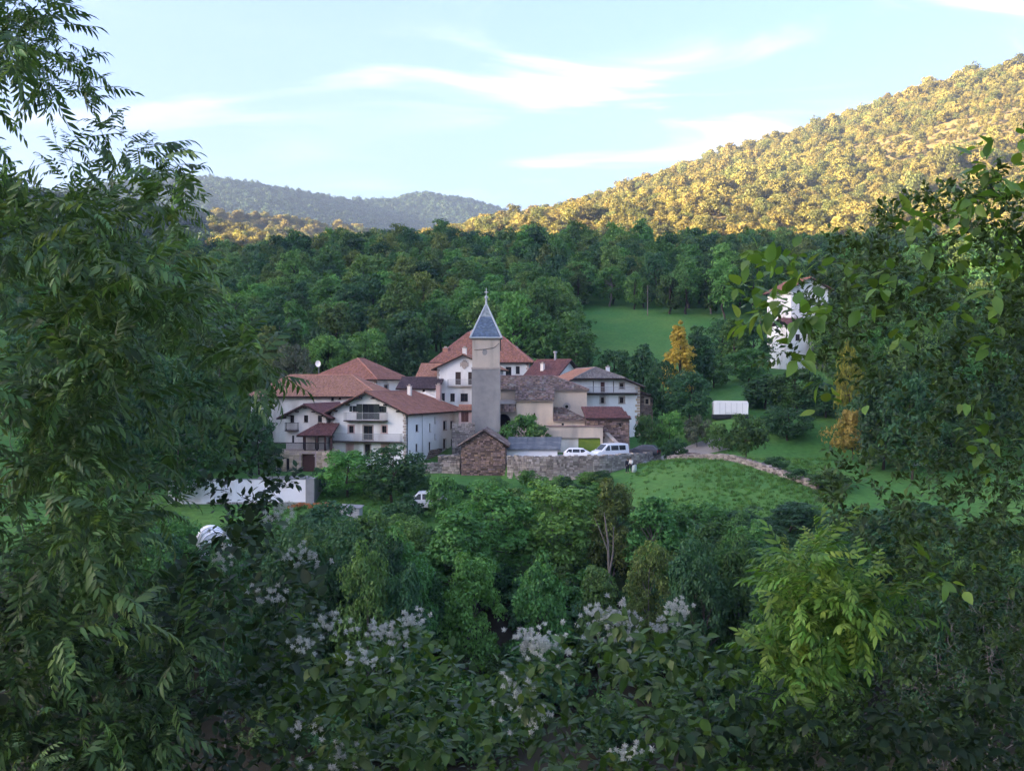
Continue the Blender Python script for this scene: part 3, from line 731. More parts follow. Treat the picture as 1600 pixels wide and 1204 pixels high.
class Bld:
    """a building set down by where its front corners stand; local x along the front, y into the depth"""
    def __init__(s, name, label, pl, pr, Y, zb, th, D, cat='house', group=None):
        s.th = R(th); s.c, s.s = math.cos(s.th), math.sin(s.th)
        rx = (pr - 800) / F_PX * Y; k = (pl - 800) / F_PX
        s.W = (rx - k * Y) / (s.c + k * s.s)
        s.Lx, s.Ly = rx - s.W * s.c, Y + s.W * s.s
        s.Rx, s.Ry = rx, Y
        s.zb = zb; s.D = D; s.rng = random.Random(len(name) * 7 + int(pl))
        s.e = empty(name, (s.Lx, s.Ly, zb), -s.th, label, cat, group)
        s.fh = []; s.sh = []; s.lh = []
    def u(s, px):
        k = (px - 800) / F_PX; return (k * s.Ly - s.Lx) / (s.c + k * s.s)
    def z(s, py, u=0.0, d=0.0):
        return (602 - py) / F_PX * (s.Ly - u * s.s + d * s.c) - s.zb
    def d(s, px):
        k = (px - 800) / F_PX; return (k * s.Ry - s.Rx) / (s.s - k * s.c)
    def rf(s, x0, y0, x1, y1):
        a, b = s.u(x0), s.u(x1); m = (a + b) / 2; return (a, b, s.z(y1, m), s.z(y0, m))
    def rs(s, x0, y0, x1, y1):
        a, b = s.d(x0), s.d(x1); m = (a + b) / 2
        zz_ = lambda py: (602 - py) / F_PX * (s.Ry + m * s.c) - s.zb
        return (a, b, zz_(y1), zz_(y0))
    def frame(s, wall):
        if wall == 'front': return Vector((0, 0, 0)), Vector((1, 0, 0))
        if wall == 'right': return Vector((s.W, 0, 0)), Vector((0, 1, 0))
        return Vector((0, s.D, 0)), Vector((0, -1, 0))
    def window(s, r, wall='front', style='cross', shutter=None, trim=None, trim_w=0.16, name='window', frame_mat='wood', glass='glass', sill=True):
        """an opening with frame, pane and, where shown, shutters and stone surround; r = (u0,u1,v0,v1)"""
        (s.fh if wall == 'front' else s.sh if wall == 'right' else s.lh).append(r)
        o, U = s.frame(wall); Vv = Vector((0, 0, 1)); Nn = U.cross(Vv)
        u0, u1, v0, v1 = r; g = 0.002
        at = lambda u, v, d: o + U * u + Vv * v + Nn * d
        def bx(mb, a0, a1, b0, b1, d0, d1):
            ps = [at(a0, b0, d0), at(a1, b0, d0), at(a1, b1, d0), at(a0, b1, d0), at(a0, b0, d1), at(a1, b0, d1), at(a1, b1, d1), at(a0, b1, d1)]
            mb.add(ps, [(3,2,1,0),(4,5,6,7),(0,1,5,4),(1,2,6,5),(2,3,7,6),(3,0,4,7)])
        mb = MB(); w = 0.07
        bx(mb, u0+g, u1-g, v0+g, v0+w, -0.19, -0.10); bx(mb, u0+g, u1-g, v1-w, v1-g, -0.19, -0.10)
        bx(mb, u0+g, u0+w, v0+w, v1-w, -0.19, -0.10); bx(mb, u1-w, u1-g, v0+w, v1-w, -0.19, -0.10)
        um, vm = (u0 + u1) / 2, v0 + (v1 - v0) * 0.58
        if style in ('cross', 'double'): bx(mb, um-0.03, um+0.03, v0+w, v1-w, -0.185, -0.11)
        if style == 'cross': bx(mb, u0+w, u1-w, vm-0.025, vm+0.025, -0.18, -0.115)
        f = mb.build(name, M[frame_mat], s.e)
        m2 = MB(); m2.poly([at(u0, v0, -0.17), at(u1, v0, -0.17), at(u1, v1, -0.17), at(u0, v1, -0.17)]); m2.build('pane', M[glass], f)
        if shutter == 'open':
            sw = (u1 - u0) * 0.48
            for a in (u0 - sw - 0.02, u1 + 0.02):
                m3 = MB(); bx(m3, a, a + sw, v0, v1, 0.004, 0.05)
                for k in range(5):
                    b0 = v0 + (v1 - v0) * (0.06 + k * 0.185); bx(m3, a + 0.04, a + sw - 0.04, b0, b0 + (v1-v0) * 0.10, 0.05, 0.065)
                m3.build('shutter', M['shutter_green'], f)
        elif shutter:
            for a, b in ((u0+g, um-0.008), (um+0.008, u1-g)):
                m3 = MB(); bx(m3, a, b, v0+g, v1-g, -0.09, -0.04); m3.build('shutter', M[shutter], f)
        if trim:
            m4 = MB(); t = trim_w
            bx(m4, u0-t, u1+t, v1, v1+t, 0.003, 0.035); bx(m4, u0-t, u0, v0, v1, 0.003, 0.03); bx(m4, u1, u1+t, v0, v1, 0.003, 0.03)
            bx(m4, u0-t-0.05, u1+t+0.05, v0-0.12, v0, 0.003, 0.09)
            m4.build('surround', M[trim], f)
        elif sill:
            m4 = MB(); bx(m4, u0-0.08, u1+0.08, v0-0.07, v0, 0.003, 0.07); m4.build('sill', M['stone_trim'], f)
        return f
    def walls(s, ze, zr=None, mat='plaster', gable='front', low=-1.2, ridge_u=None, jerk=0.0):
        """front, right and left walls with the openings collected so far, and a plain back wall"""
        W, D = s.W, s.D
        rect = lambda L_, top: [(0, low), (L_, low), (L_, top), (0, top)]
        def gab(L_, pk):
            if jerk: return [(0, low), (L_, low), (L_, ze), (pk + (L_ - pk) * jerk, ze + (zr - ze) * (1 - jerk)), (pk * (1 - jerk), ze + (zr - ze) * (1 - jerk)), (0, ze)]
            return [(0, low), (L_, low), (L_, ze), (pk, zr - 0.02), (0, ze)]
        fp = gab(W, ridge_u or W / 2) if gable == 'front' else rect(W, ze)
        sp_ = gab(D, D / 2) if gable == 'side' else rect(D, ze)
        for nm, org, U, poly, holes in (('wall', (0, 0, 0), (1, 0, 0), fp, s.fh), ('wall', (W, 0, 0), (0, 1, 0), sp_, s.sh),
                                        ('wall', (W, D, 0), (-1, 0, 0), fp, []), ('wall', (0, D, 0), (0, -1, 0), sp_, s.lh)):
            mb = MB(); wall_panel(mb, org, U, poly, holes)
            mb.build(nm, M[mat], s.e)
        return s
    def quoins(s, corners, top, low=-0.6, mat='stone_trim', w=0.42, h=0.36):
        """alternating corner stones, one part per corner"""
        for c in corners:
            mb = MB(); z = low; k = 0
            while z < top - 0.2:
                a = (w if k % 2 else w * 0.6) * s.rng.uniform(0.8, 1.25); b = (w * 0.6 if k % 2 else w) * s.rng.uniform(0.8, 1.2)
                hh = h * s.rng.uniform(0.75, 1.0); x0 = 0 if c == 'fl' else s.W
                if c == 'fl': mb.box((-0.02, -0.02, z), (a, b, z + hh))
                else: mb.box((s.W - a, -0.02, z), (s.W + 0.02, b, z + hh))
                z += h; k += 1
            mb.build('corner_stone_trim', M[mat], s.e)
    def roof(s, ze, zr, along='y', oh=0.6, ohf=0.7, hf=0.0, hb=0.0, jerk=0.0, mat='tile_red', mats=None, ridge_t=0.5, W=None, D=None, x0=0.0, y0=0.0, under='wood', name='roof', thick=0.14, ohr=None, pitch=0.24):
        """gable, hipped or half-hipped roof; along 'y': ridge runs into the depth, 'x': along the front"""
        W = W or s.W; D = D or s.D
        if along == 'y': A, B, T = W, D, (lambda a, b, z: Vector((x0 + a, y0 + b, z)))
        else: A, B, T = D, W, (lambda a, b, z: Vector((x0 + b, y0 + a, z)))
        sl = (zr - ze) / (A / 2); zl = ze - sl * oh; ohb = ohr if ohr is not None else ohf
        ra = A * ridge_t
        r0 = T(ra, -ohf + hf, zr); r1 = T(ra, B + ohb - hb, zr)
        fl, fr = T(-oh, -ohf, zl), T(A + oh, -ohf, zl); bl, br = T(-oh, B + ohb, zl), T(A + oh, B + ohb, zl)
        faces = {}
        if jerk and hf:
            zh = zr - (zr - zl) * jerk; q = lambda side: T(ra + side * jerk * (A / 2 + oh), -ohf, zh)
            hl, hr = q(-1), q(1)
            faces['left'] = [bl, fl, hl, r0, r1]; faces['right'] = [fr, br, r1, r0, hr]; faces['front'] = [hl, hr, r0]
        else:
            faces['left'] = [bl, fl, r0, r1]; faces['right'] = [fr, br, r1, r0]
            if hf: faces['front'] = [fl, fr, r0]
        if hb: faces['back'] = [br, bl, r1]
        return s.roof_faces(faces, mat, mats, under, name, thick, ridges=[(r0, r1)] + ([(fl if not jerk else hl, r0), (fr if not jerk else hr, r0)] if hf else []) + ([(bl, r1), (br, r1)] if hb else []), pitch=pitch)
    def roof_faces(s, faces, mat='tile_red', mats=None, under='wood', name='roof', thick=0.14, ridges=(), pitch=0.24):
        mb = MB()
        for f in faces.values():
            nn = (Vector(f[1]) - Vector(f[0])).cross(Vector(f[2]) - Vector(f[0]))
            mb.slab(f if nn.z > 0 else list(reversed(f)), (0, 0, -thick))
        ro = mb.build(name, M[under], s.e)
        r = np.random.default_rng(int(s.W * 1000))
        for k, f in faces.items():
            V, F = tiles_on(f, r, pitch=pitch, rad=pitch * 0.5)
            if not V: continue
            link('tile_layer', mesh_np('tile_layer', V, F, False), M[(mats or {}).get(k, mat)], ro)
        if ridges:
            m2 = MB()
            for a, b in ridges:
                a, b = Vector(a), Vector(b)
                if (b - a).length > 0.1: m2.tube([a + Vector((0, 0, 0.08)), b + Vector((0, 0, 0.08))], 0.13, 6)
            m2.build('ridge_cap', M[(mats or {}).get('ridge', mat)], ro)
        return ro
    def balcony(s, u0, u1, zf, hgt=1.0, depth=0.9, slab='wood', rail='rail_pale', gap=0.14, y0=0.0):
        mb = MB(); mb.box((u0, y0 - depth, zf - 0.13), (u1, y0 - 0.003, zf)); b = mb.build('balcony', M[slab], s.e)
        m = MB(); r_ = 0.014
        for (p, q) in (((u0+.04, y0-depth+.04), (u1-.04, y0-depth+.04)), ((u0+.04, y0-depth+.04), (u0+.04, y0)), ((u1-.04, y0-depth+.04), (u1-.04, y0))):
            P0, Q0 = Vector((*p, zf)), Vector((*q, zf)); ln = (Q0 - P0).length; n = max(2, int(ln / gap))
            m.bar(P0 + Vector((0, 0, hgt)), Q0 + Vector((0, 0, hgt)), 0.05); m.bar(P0 + Vector((0, 0, 0.1)), Q0 + Vector((0, 0, 0.1)), 0.035)
            for i in range(n + 1):
                t = P0.lerp(Q0, i / n); m.bar(t, t + Vector((0, 0, hgt)), 0.022)
        m.build('railing', M[rail], b); return b
    def chimney(s, x, y, z0, z1, w=0.6, mat='tile_orange', cap=True):
        mb = MB(); mb.box((x-w/2, y-w/2, z0), (x+w/2, y+w/2, z1)); o = mb.build('chimney', M[mat], s.e)
        if cap:
            m = MB(); m.box((x-w/2-.08, y-w/2-.08, z1+.003), (x+w/2+.08, y+w/2+.08, z1+.09)); m.box((x-w/4, y-w/4, z1+.093), (x+w/4, y+w/4, z1+.3)); m.build('cap', M['stone_trim'], o)
        return o
    def pipe(s, pts, mat='iron', r=0.05, name='drainpipe'):
        mb = MB(); mb.tube(pts, r, 6); return mb.build(name, M[mat], s.e)

def rubble(mb, org, U, L_, H, rng, cw=0.42, ch=0.24, depth=0.10, top=None, holes=(), Vv=(0, 0, 1)):
    """uneven stones laid in rough courses on a wall face"""
    org = Vector(org); U = Vector(U); Vv = Vector(Vv); Nn = U.cross(Vv); v = 0.0
    while v < H:
        hh = ch * rng.uniform(0.7, 1.35); u = -rng.uniform(0, cw)
        while u < L_:
            ww = cw * rng.uniform(0.5, 1.6); a, b = max(u, 0.0), min(u + ww, L_); m = (a + b) / 2
            cap = top(m) if top else H
            v1 = min(v + hh, cap)
            if b - a > 0.08 and v1 - v > 0.05 and not any(h[0] - 0.1 < m < h[1] + 0.1 and h[2] - 0.1 < (v + v1) / 2 < h[3] + 0.1 for h in holes):
                g = 0.018; dp = depth * rng.uniform(0.35, 1.0); j = lambda: rng.uniform(-0.02, 0.02)
                q = [(a+g+j()*.3, v+g), (b-g, v+g), (b-g+j()*.3, v1-g), (a+g, v1-g)]
                sx = 0.25 * (b - a); 
                back = [org + U*x + Vv*y + Nn*0.002 for x, y in q]
                cx, cy2 = (a + b) / 2, (v + v1) / 2
                frt = [org + U*(cx + (x-cx)*0.82 + j()) + Vv*(cy2 + (y-cy2)*0.80 + j()*.6) + Nn*dp for x, y in q]
                mb.add(back + frt, [(4,5,6,7),(0,1,5,4),(1,2,6,5),(2,3,7,6),(3,0,4,7)])
            u += ww
        v += hh

# ------------------------------------------------------------------ A: three-storey gabled house with balconies
A = Bld('gabled_house', 'white three-storey gabled house with two balconies and small windows along its side', 517, 634, 140.0, -10.9, 17, 20.0)
zeA, zrA = A.z(643, A.W), A.z(612.5, A.u(573))
A.window(A.rf(566, 631, 584, 655), style='double', name='balcony_door', frame_mat='shutter_green', sill=False, shutter='open')
A.window(A.rf(550.5, 634, 559, 643), shutter='open', frame_mat='shutter_green')
A.window(A.rf(591.5, 634, 599.5, 644), shutter='open', frame_mat='shutter_green')
A.window(A.rf(568, 665, 582, 686.5), style='double', name='balcony_door', frame_mat='wood', sill=False, trim='stone_trim')
A.window(A.rf(545, 665, 552.5, 676), trim='pink_trim'); A.window(A.rf(597, 665, 604, 676), trim='pink_trim')
A.window(A.rf(542, 694, 551.5, 708), trim='pink_trim', shutter='shutter_pink'); A.window(A.rf(597, 694, 606.5, 708), trim='pink_trim', shutter='shutter_pink')
A.window(A.rf(570, 694, 578.5, 716), trim='stone_trim', name='front_door', style='double')
for r_ in ((649.5, 663, 653.5, 674), (670.8, 661, 672.8, 674), (679, 651, 680.5, 661), (692.5, 658, 697, 671), (703.8, 658, 708, 669.5), (649.5, 693, 652.5, 705), (670, 690, 672.8, 703), (679, 677, 680.5, 686), (692.5, 686, 696.5, 700), (704.6, 685.5, 707, 698), (640.5, 703, 642.2, 709)):
    q = A.rs(*r_); A.window(q, 'right', style='double' if q[1] - q[0] > 0.7 else 'single', trim='stone_trim' if q[1]-q[0] > 0.9 else None, trim_w=0.12)
A.walls(zeA, zrA, 'plaster')
A.quoins(['fl', 'fr'], zeA - 0.2)
A.roof(zeA, zrA, oh=0.75, ohf=1.0, hb=5.5, mat='tile_red')
A.balcony(A.u(541), A.u(606), A.z(656.5, 5), 1.0, 0.85, rail='rail_pale')
A.balcony(A.u(520), A.u(629), A.z(689, 5), 1.0, 0.9, rail='rail_pale')
mb = MB()
for k in range(6):          # roof beam ends under the front verge
    t = (k + 0.5) / 6; xx = t * A.W; zz_ = zeA + (zrA - zeA) * (1 - abs(2 * t - 1)) - 0.27
    mb.box((xx - 0.09, -0.95, zz_ - 0.20), (xx + 0.09, -0.01, zz_))
mb.build('beam_end', M['wood'], A.e)
A.pipe([(A.W + 0.08, 0.35, zeA - 0.35), (A.W + 0.08, 0.35, -0.5)]); A.pipe([(A.W + 0.08, A.d(659), zeA - 0.35), (A.W + 0.08, A.d(659), 0.3)], 'metal', 0.04)
A.pipe([(A.W + 0.62, -0.9, zeA - 0.42), (A.W + 0.62, A.D + 0.5, zeA - 0.42)], 'iron', 0.07, 'gutter')
A.chimney(A.W * 0.62, 11.0, zeA + 1.0, zrA + 0.75, 0.5, 'plaster2')
A.chimney(A.W * 0.5 + 2.9, 18.0, zeA + 0.2, zrA + 0.9, 0.62, 'pink_trim')
rr_ = random.Random(3); mb = MB(); d0, d1 = A.d(660), A.d(690)
rubble(mb, (A.W + 0.02, d0, A.rs(660, 700, 690, 732)[2] - 0.8), (0, 1, 0), d1 - d0, 3.4, rr_, 0.4, 0.25, 0.12, top=lambda m: 1.2 + 2.2 * min(1, m / 2.5))
tag(mb.build('stone_base', M['stone_red'], A.e), kind='stuff')

# ------------------------------------------------------------------ B: smaller gabled house with terrace, canopy and garage in a stone base
B = Bld('terrace_house', 'white gabled house with a tiled porch and a beige stone garage below its terrace', 447, 510, 142.5, -11.0, 9, 13.0)
zeB, zrB = B.z(648, B.W), B.z(632, B.W / 2)
for r_ in ((453.5, 648.5, 459.5, 660), (474.8, 648.5, 481.4, 659.5), (496.5, 648.5, 503, 659.5)): B.window(B.rf(*r_), frame_mat='wood')
B.window(B.rf(456, 680, 459.5, 692), name='terrace_door', style='single', sill=False)
B.window(B.rf(473, 682, 478, 703), name='terrace_door', style='single', sill=False); B.window(B.rf(492, 682, 498, 703), name='terrace_door', style='double', sill=False)
B.walls(zeB, zrB, 'plaster2'); B.roof(zeB, zrB, oh=1.0, ohf=0.9, mat='tile_maroon')
mb = MB()
for k in range(5):
    t = (k + 0.5) / 5; xx = t * B.W; zz_ = zeB + (zrB - zeB) * (1 - abs(2 * t - 1)) - 0.27
    mb.box((xx - 0.09, -0.85, zz_ - 0.20), (xx + 0.09, -0.01, zz_))
mb.build('beam_end', M['wood'], B.e)
B.balcony(B.u(447.5), B.u(467), B.z(671.5, 1), 0.95, 0.7, rail='iron')
# stone base with the garage, in front of the wall
bx0, bx1, fy = B.u(424), B.u(517.5), -3.6; zt = B.z(704, 3, fy)
uB = lambda px: (lambda k: (k * (B.Ly + fy * B.c) - (B.Lx + fy * B.s)) / (B.c + k * B.s))((px - 800) / F_PX)
bx0, bx1 = uB(424), uB(517)
mb = MB(); gz = lambda py: (602 - py) / F_PX * (B.Ly - 4 * B.s + fy * B.c) - B.zb
holes = [(uB(470.5), uB(492), -0.5, gz(709)), (uB(431), uB(435.5), gz(722.5), gz(715)), (uB(446.5), uB(452), -0.5, gz(716))]
wall_panel(mb, (0, fy, 0), (1, 0, 0), [(bx0, -1.5), (bx1, -1.5), (bx1, zt), (bx0, zt)], holes, 0.45)
mb.poly([(bx0, fy, zt), (bx1, fy, zt), (bx1, -0.01, zt), (bx0, -0.01, zt)])
mb.poly([(bx0, -0.01, -1.5), (bx0, fy, -1.5), (bx0, fy, zt), (bx0, -0.01, zt)]); mb.poly([(bx1, fy, -1.5), (bx1, -0.01, -1.5), (bx1, -0.01, zt), (bx1, fy, zt)])
base = mb.build('stone_base', M['stone_beige'], B.e)
mb = MB(); rubble(mb, (bx0, fy, -0.8), (1, 0, 0), bx1 - bx0, zt + 0.7, rr_, 0.5, 0.28, 0.07, holes=[(h[0] - bx0, h[1] - bx0, h[2] + 0.8, h[3] + 0.8) for h in holes])
tag(mb.build('stonework', M['stone_beige'], base), kind='stuff')
mb = MB(); h0 = holes[0]; mb.box((h0[0], fy + 0.46, -0.6), (h0[1], fy + 0.52, h0[3])); mb.build('garage_door', M['wood_red'], base)
for h0 in holes[1:]:
    mb = MB(); mb.box((h0[0], fy + 0.40, h0[2]), (h0[1], fy + 0.44, h0[3])); mb.build('window', M['interior'], base)
mb = MB(); mb.box((uB(467.8), fy - 0.05, gz(708.5)), (uB(494), fy + 0.08, gz(705))); mb.box((uB(467.8), fy - 0.05, -0.6), (uB(470.3), fy + 0.06, gz(708.5))); mb.box((uB(492.2), fy - 0.05, -0.6), (uB(494.5), fy + 0.06, gz(708.5))); mb.build('lintel', M['pink_trim'], base)
# tiled canopy on posts over the right half of the terrace
cz1, cz0 = gz(664) + 0.1, gz(681)
f_ = [Vector((uB(462), fy + 0.2, cz0)), Vector((bx1, fy + 0.2, cz0)), Vector((bx1, -0.05, cz1)), Vector((uB(484), -0.05, cz1))]
B.roof_faces({'front': f_, 'left': [Vector((uB(462), -0.05, cz0)), f_[0], f_[3]]}, 'tile_maroon', name='canopy')
mb = MB()
for px in (474, 493, 506, 515.5): mb.box((uB(px) - 0.11, fy + 0.45, zt), (uB(px) + 0.11, fy + 0.67, cz0 + 0.05))
mb.build('canopy_post', M['wood_red'], B.e)
mb = MB()
for (a, b) in ((uB(424.5), uB(474)), (uB(474), bx1 - 0.05)):
    mb.box((a, fy + 0.10, zt + 0.95), (b, fy + 0.18, zt + 1.05)); n = int((b - a) / 0.13)
    for i in range(n): mb.box((a + i * (b - a) / n, fy + 0.12, zt), (a + i * (b - a) / n + 0.05, fy + 0.16, zt + 0.95))
mb.build('terrace_railing', M['iron'], B.e)

# ------------------------------------------------------------------ C, D: roofs behind
C = Bld('long_house', 'long low house with one wide salmon-red roof behind the terrace house', 392, 590, 157.0, -9.3, 6, 13.0)
zeC, zrC = C.z(617, 8), C.z(586.5, 8, 6.5)
for r_ in ((517.3, 618, 521.5, 626), (529, 616.5, 533, 624), (404, 640, 408, 650), (420, 640, 424, 650)): C.window(C.rf(*r_), style='single')
C.walls(zeC, zrC, 'plaster2', gable='none'); C.roof(zeC, zrC, along='x', oh=0.6, ohf=0.6, hf=4.5, hb=6.0, mat='tile_orange')
Dh = Bld('hipped_house', 'white house with a pointed hipped red roof and a satellite dish, left of the tower', 490, 587, 172.0, -7.0, 24, 9.2)
zeD, zrD = Dh.z(589, Dh.W), Dh.z(561, 5, 6)
Dh.window(Dh.rs(600.5, 601.5, 606.5, 611), 'right', trim='stone_trim'); Dh.window(Dh.rf(550, 592, 555, 602))
Dh.walls(zeD, zrD, 'plaster', gable='none'); Dh.quoins(['fl', 'fr'], zeD - 0.1); Dh.roof(zeD, zrD, oh=0.8, ohf=0.8, hf=4.9, hb=4.2, mat='tile_red')
mb = MB(); dz = Dh.z(568, 0)
mb.tube([(0.6, 0.6, zeD - 0.2), (0.6, 0.6, dz)], 0.04, 6); po = mb.build('dish_pole', M['metal'], Dh.e)
mb = MB(); mb.add([(0.6, 0.45, dz)], []); V_ = [(0.6, 0.55, dz)]; F_ = []
for ring, (rad_, dp) in enumerate(((0.2, 0.53), (0.38, 0.46), (0.52, 0.36))):
    for k in range(14): a = 2 * math.pi * k / 14; V_.append((0.6 + rad_ * math.cos(a), dp, dz + rad_ * math.sin(a)))
for k in range(14): F_.append((0, 1 + k, 1 + (k + 1) % 14))
for q in (0, 1):
    for k in range(14): a0 = 1 + q * 14; F_.append((a0 + k, a0 + 14 + k, a0 + 14 + (k + 1) % 14, a0 + (k + 1) % 14))
mb = MB(); mb.add(V_, F_, True); mb.bar((0.6, 0.5, dz - 0.5), (0.6, 0.02, dz - 0.05), 0.03); mb.build('satellite_dish', M['white_paint'], po)

# ------------------------------------------------------------------ E, F: manor behind the tower
Fb = Bld('manor_house', 'large white manor with a broad hipped red roof rising behind the church tower', 680, 826, 184.0, -5.0, 4, 14.0)
zeF, zrF = Fb.z(561.5, 8), Fb.z(520, 8, 7)
Fb.window(Fb.rf(790, 573, 799, 588), shutter=None, style='cross'); Fb.window(Fb.rf(806, 572, 812, 584))
Fb.walls(zeF, zrF, 'plaster', gable='none'); Fb.quoins(['fr'], zeF - 0.1, mat='pink_trim')
Fb.roof(zeF, zrF, along='x', oh=0.8, ohf=0.8, hf=5.6, hb=6.6, mat='tile_red')
Fb.chimney(Fb.u(733), 6.0, zrF - 1.5, zrF + 0.2, 0.9, 'pink_trim'); Fb.chimney(Fb.u(693.5), 2.2, zeF + 0.5, zeF + 2.0, 0.85, 'tile_orange'); Fb.chimney(Fb.u(805), 4.5, zeF + 0.5, zeF + 2.1, 0.4, 'metal')
E = Bld('crest_house', 'white gabled house with a stone coat of arms and tall dark shutters beside the tower', 683, 765, 165.0, -7.0, 7, 16.0)
zeE, zrE = E.z(573.5, 0), E.z(554, E.W / 2)
for r_ in ((711.5, 581, 720, 601), (731.5, 581, 740, 601)): E.window(E.rf(*r_), style='double', shutter='wood', sill=False, name='balcony_door')
E.window(E.rf(703.5, 614.5, 710.5, 627), style='double'); E.window(E.rf(719.5, 614.5, 731, 627), style='cross'); E.window(E.rf(690, 614, 695, 626), style='single')
E.walls(zeE, zrE, 'plaster'); E.quoins(['fl'], zeE - 0.1); E.roof(zeE, zrE, oh=0.8, ohf=0.7, mat='tile_orange')
E.balcony(E.u(700), E.u(764), E.z(602.5, 4), 0.95, 0.6, slab='stone_trim', rail='rail_pale')
E.chimney(E.u(722.8), 1.8, zrE - 0.6, zrE + 1.05, 0.62, 'plaster2')
mb = MB(); cu_, cz_ = E.u(725.5), E.z(569.5, 4)           # carved coat of arms: shield under a crown
sh = [(-0.42, 0.35), (0.42, 0.35), (0.45, -0.1), (0.25, -0.5), (0, -0.72), (-0.25, -0.5), (-0.45, -0.1)]
mb.slab([(cu_ + a, -0.12, cz_ + b) for a, b in reversed(sh)], (0, 0.10, 0)); 
for a in (-0.3, -0.1, 0.1, 0.3): mb.box((cu_ + a - 0.07, -0.14, cz_ + 0.38), (cu_ + a + 0.07, -0.02, cz_ + 0.38 + 0.45 - abs(a)))
mb.box((cu_ - 0.62, -0.08, cz_ - 0.3), (cu_ - 0.47, -0.02, cz_ + 0.3)); mb.box((cu_ + 0.47, -0.08, cz_ - 0.3), (cu_ + 0.62, -0.02, cz_ + 0.3)); mb.build('coat_of_arms', M['stone_trim'], E.e)
G1 = Bld('small_orange_roof_house', 'small house with a plain orange roof tucked against the left of the crest house', 652, 690, 169.0, -7.0, 8, 8.0)
G1.walls(G1.z(589, 2), None, 'plaster', gable='none'); G1.roof(G1.z(589, 2), G1.z(569, 2, 4), along='x', oh=0.4, ohf=0.3, mat='tile_orange')
G2 = Bld('low_dark_roof_house', 'low white house with a dark slate-brown roof between hipped house and crest house', 623, 683, 163.0, -8.0, 8, 7.0)
G2.window(G2.rf(660, 607.5, 664, 612), style='single')
G2.walls(G2.z(605.5, 2), None, 'plaster', gable='none'); G2.roof(G2.z(605.5, 2), G2.z(590, 2, 3.5), along='x', oh=0.4, ohf=0.4, mat='tile_dark')
K = Bld('maroon_roof_house', 'white house with a maroon roof and open gable behind the church nave', 822, 866, 176.0, -6.0, 32, 9.0)
K.walls(K.z(588, 3), K.z(563, 3, 4.5), 'plaster', gable='side'); K.roof(K.z(588, 3), K.z(562.5, 3, 4.5), along='x', oh=0.6, ohf=0.7, mat='tile_maroon')
K.chimney(K.u(840), 1.6, K.z(583, 2), K.z(568, 2), 0.55, 'plaster2')
mb = MB(); q = (K.u(846), 4.5); mb.tube([(*q, K.z(566, 2)), (*q, K.z(551, 2))], 0.2, 8); mb.tube([(*q, K.z(550.5, 2)), (*q, K.z(547.5, 2))], 0.34, 8); mb.build('flue', M['metal'], K.e)

# ------------------------------------------------------------------ I: balcony house on the right, annex and stone shed
I = Bld('balcony_house', 'white half-timbered house with a long upper balcony and half-hipped roof, right of the church', 868, 1000, 162.0, -8.0, -10, 13.0)
zeI, zrI = I.z(602.5, I.W), I.z(574.5, I.W / 2)
I.window(I.rf(938.5, 596.5, 945, 613), name='balcony_door', style='double', sill=False, frame_mat='wood_red', shutter='wood_red'); I.window(I.rf(968.5, 598.5, 974.5, 606.5), trim='stone_trim')
I.window(I.rf(939, 620.5, 943.8, 629.5), trim='stone_trim', trim_w=0.22); I.window(I.rf(968.5, 620.5, 974.5, 629.5), trim='stone_trim', trim_w=0.22)
I.walls(zeI, zrI, 'plaster', jerk=0.6); I.quoins(['fr'], zeI - 0.1, mat='stone_beige', w=0.75, h=0.42)
I.roof(zeI, zrI, oh=0.5, ohf=1.0, hf=2.6, jerk=0.56, mat='tile_grey', mats={'left': 'tile_orange', 'right': 'tile_grey', 'front': 'tile_grey', 'ridge': 'tile_grey'})
I.balcony(I.u(914), I.u(994), I.z(613.5, 8), 0.85, 0.95, slab='wood', rail='rail_pale')
mb = MB()
for px in (927, 958.5): mb.box((I.u(px) - 0.05, -0.05, I.z(613, 8)), (I.u(px) + 0.05, -0.003, I.z(595, 8)))
mb.box((I.u(914), -0.07, I.z(615.5, 8) - 0.12), (I.u(996), -0.003, I.z(615.5, 8))); mb.build('timber', M['wood'], I.e)
I.chimney(I.u(959), 3.4, zrI - 1.8, zrI + 0.15, 0.5, 'white_paint')
J = Bld('stone_annex', 'small brown stone annex with one pale-framed window at the right end of the balcony house', 1001.5, 1020, 164.5, -7.0, -8, 5.0, 'annex')
J.window(J.rf(1008.5, 623, 1013.5, 631), trim='stone_beige'); J.walls(J.z(614, 0), None, 'mortar', gable='none')
mb = MB(); rubble(mb, (0, -0.0, -0.5), (1, 0, 0), J.W, J.z(614, 0) + 0.4, rr_, 0.34, 0.22, 0.06, holes=[(h[0]-.2, h[1]+.2, h[2] + 0.5-.2, h[3] + 0.5+.2) for h in J.fh]); tag(mb.build('stonework', M['stone_red'], J.e), kind='stuff')
J.roof_faces({'front': [Vector((-0.1, -0.3, J.z(614, 0))), Vector((J.W + .3, -0.3, J.z(620, 0))), Vector((J.W + .3, 5.2, J.z(614, 0))), Vector((-0.1, 5.2, J.z(608, 0)))]}, 'tile_maroon')
Ls = Bld('stone_shed', 'low red-brown stone shed with a maroon lean-to roof below the balcony house', 917, 983, 147.5, -8.9, -4, 4.5, 'shed')
Ls.window(Ls.rf(966.5, 661, 971, 666.5), style='single'); zeL = Ls.z(652.5, 3)
Ls.walls(zeL, None, 'mortar_dark', gable='none'); mb = MB(); rubble(mb, (0, 0, -0.4), (1, 0, 0), Ls.W, zeL + 0.4, rr_, 0.42, 0.24, 0.09, holes=[(h[0], h[1], h[2] + 0.4, h[3] + 0.4) for h in Ls.fh])
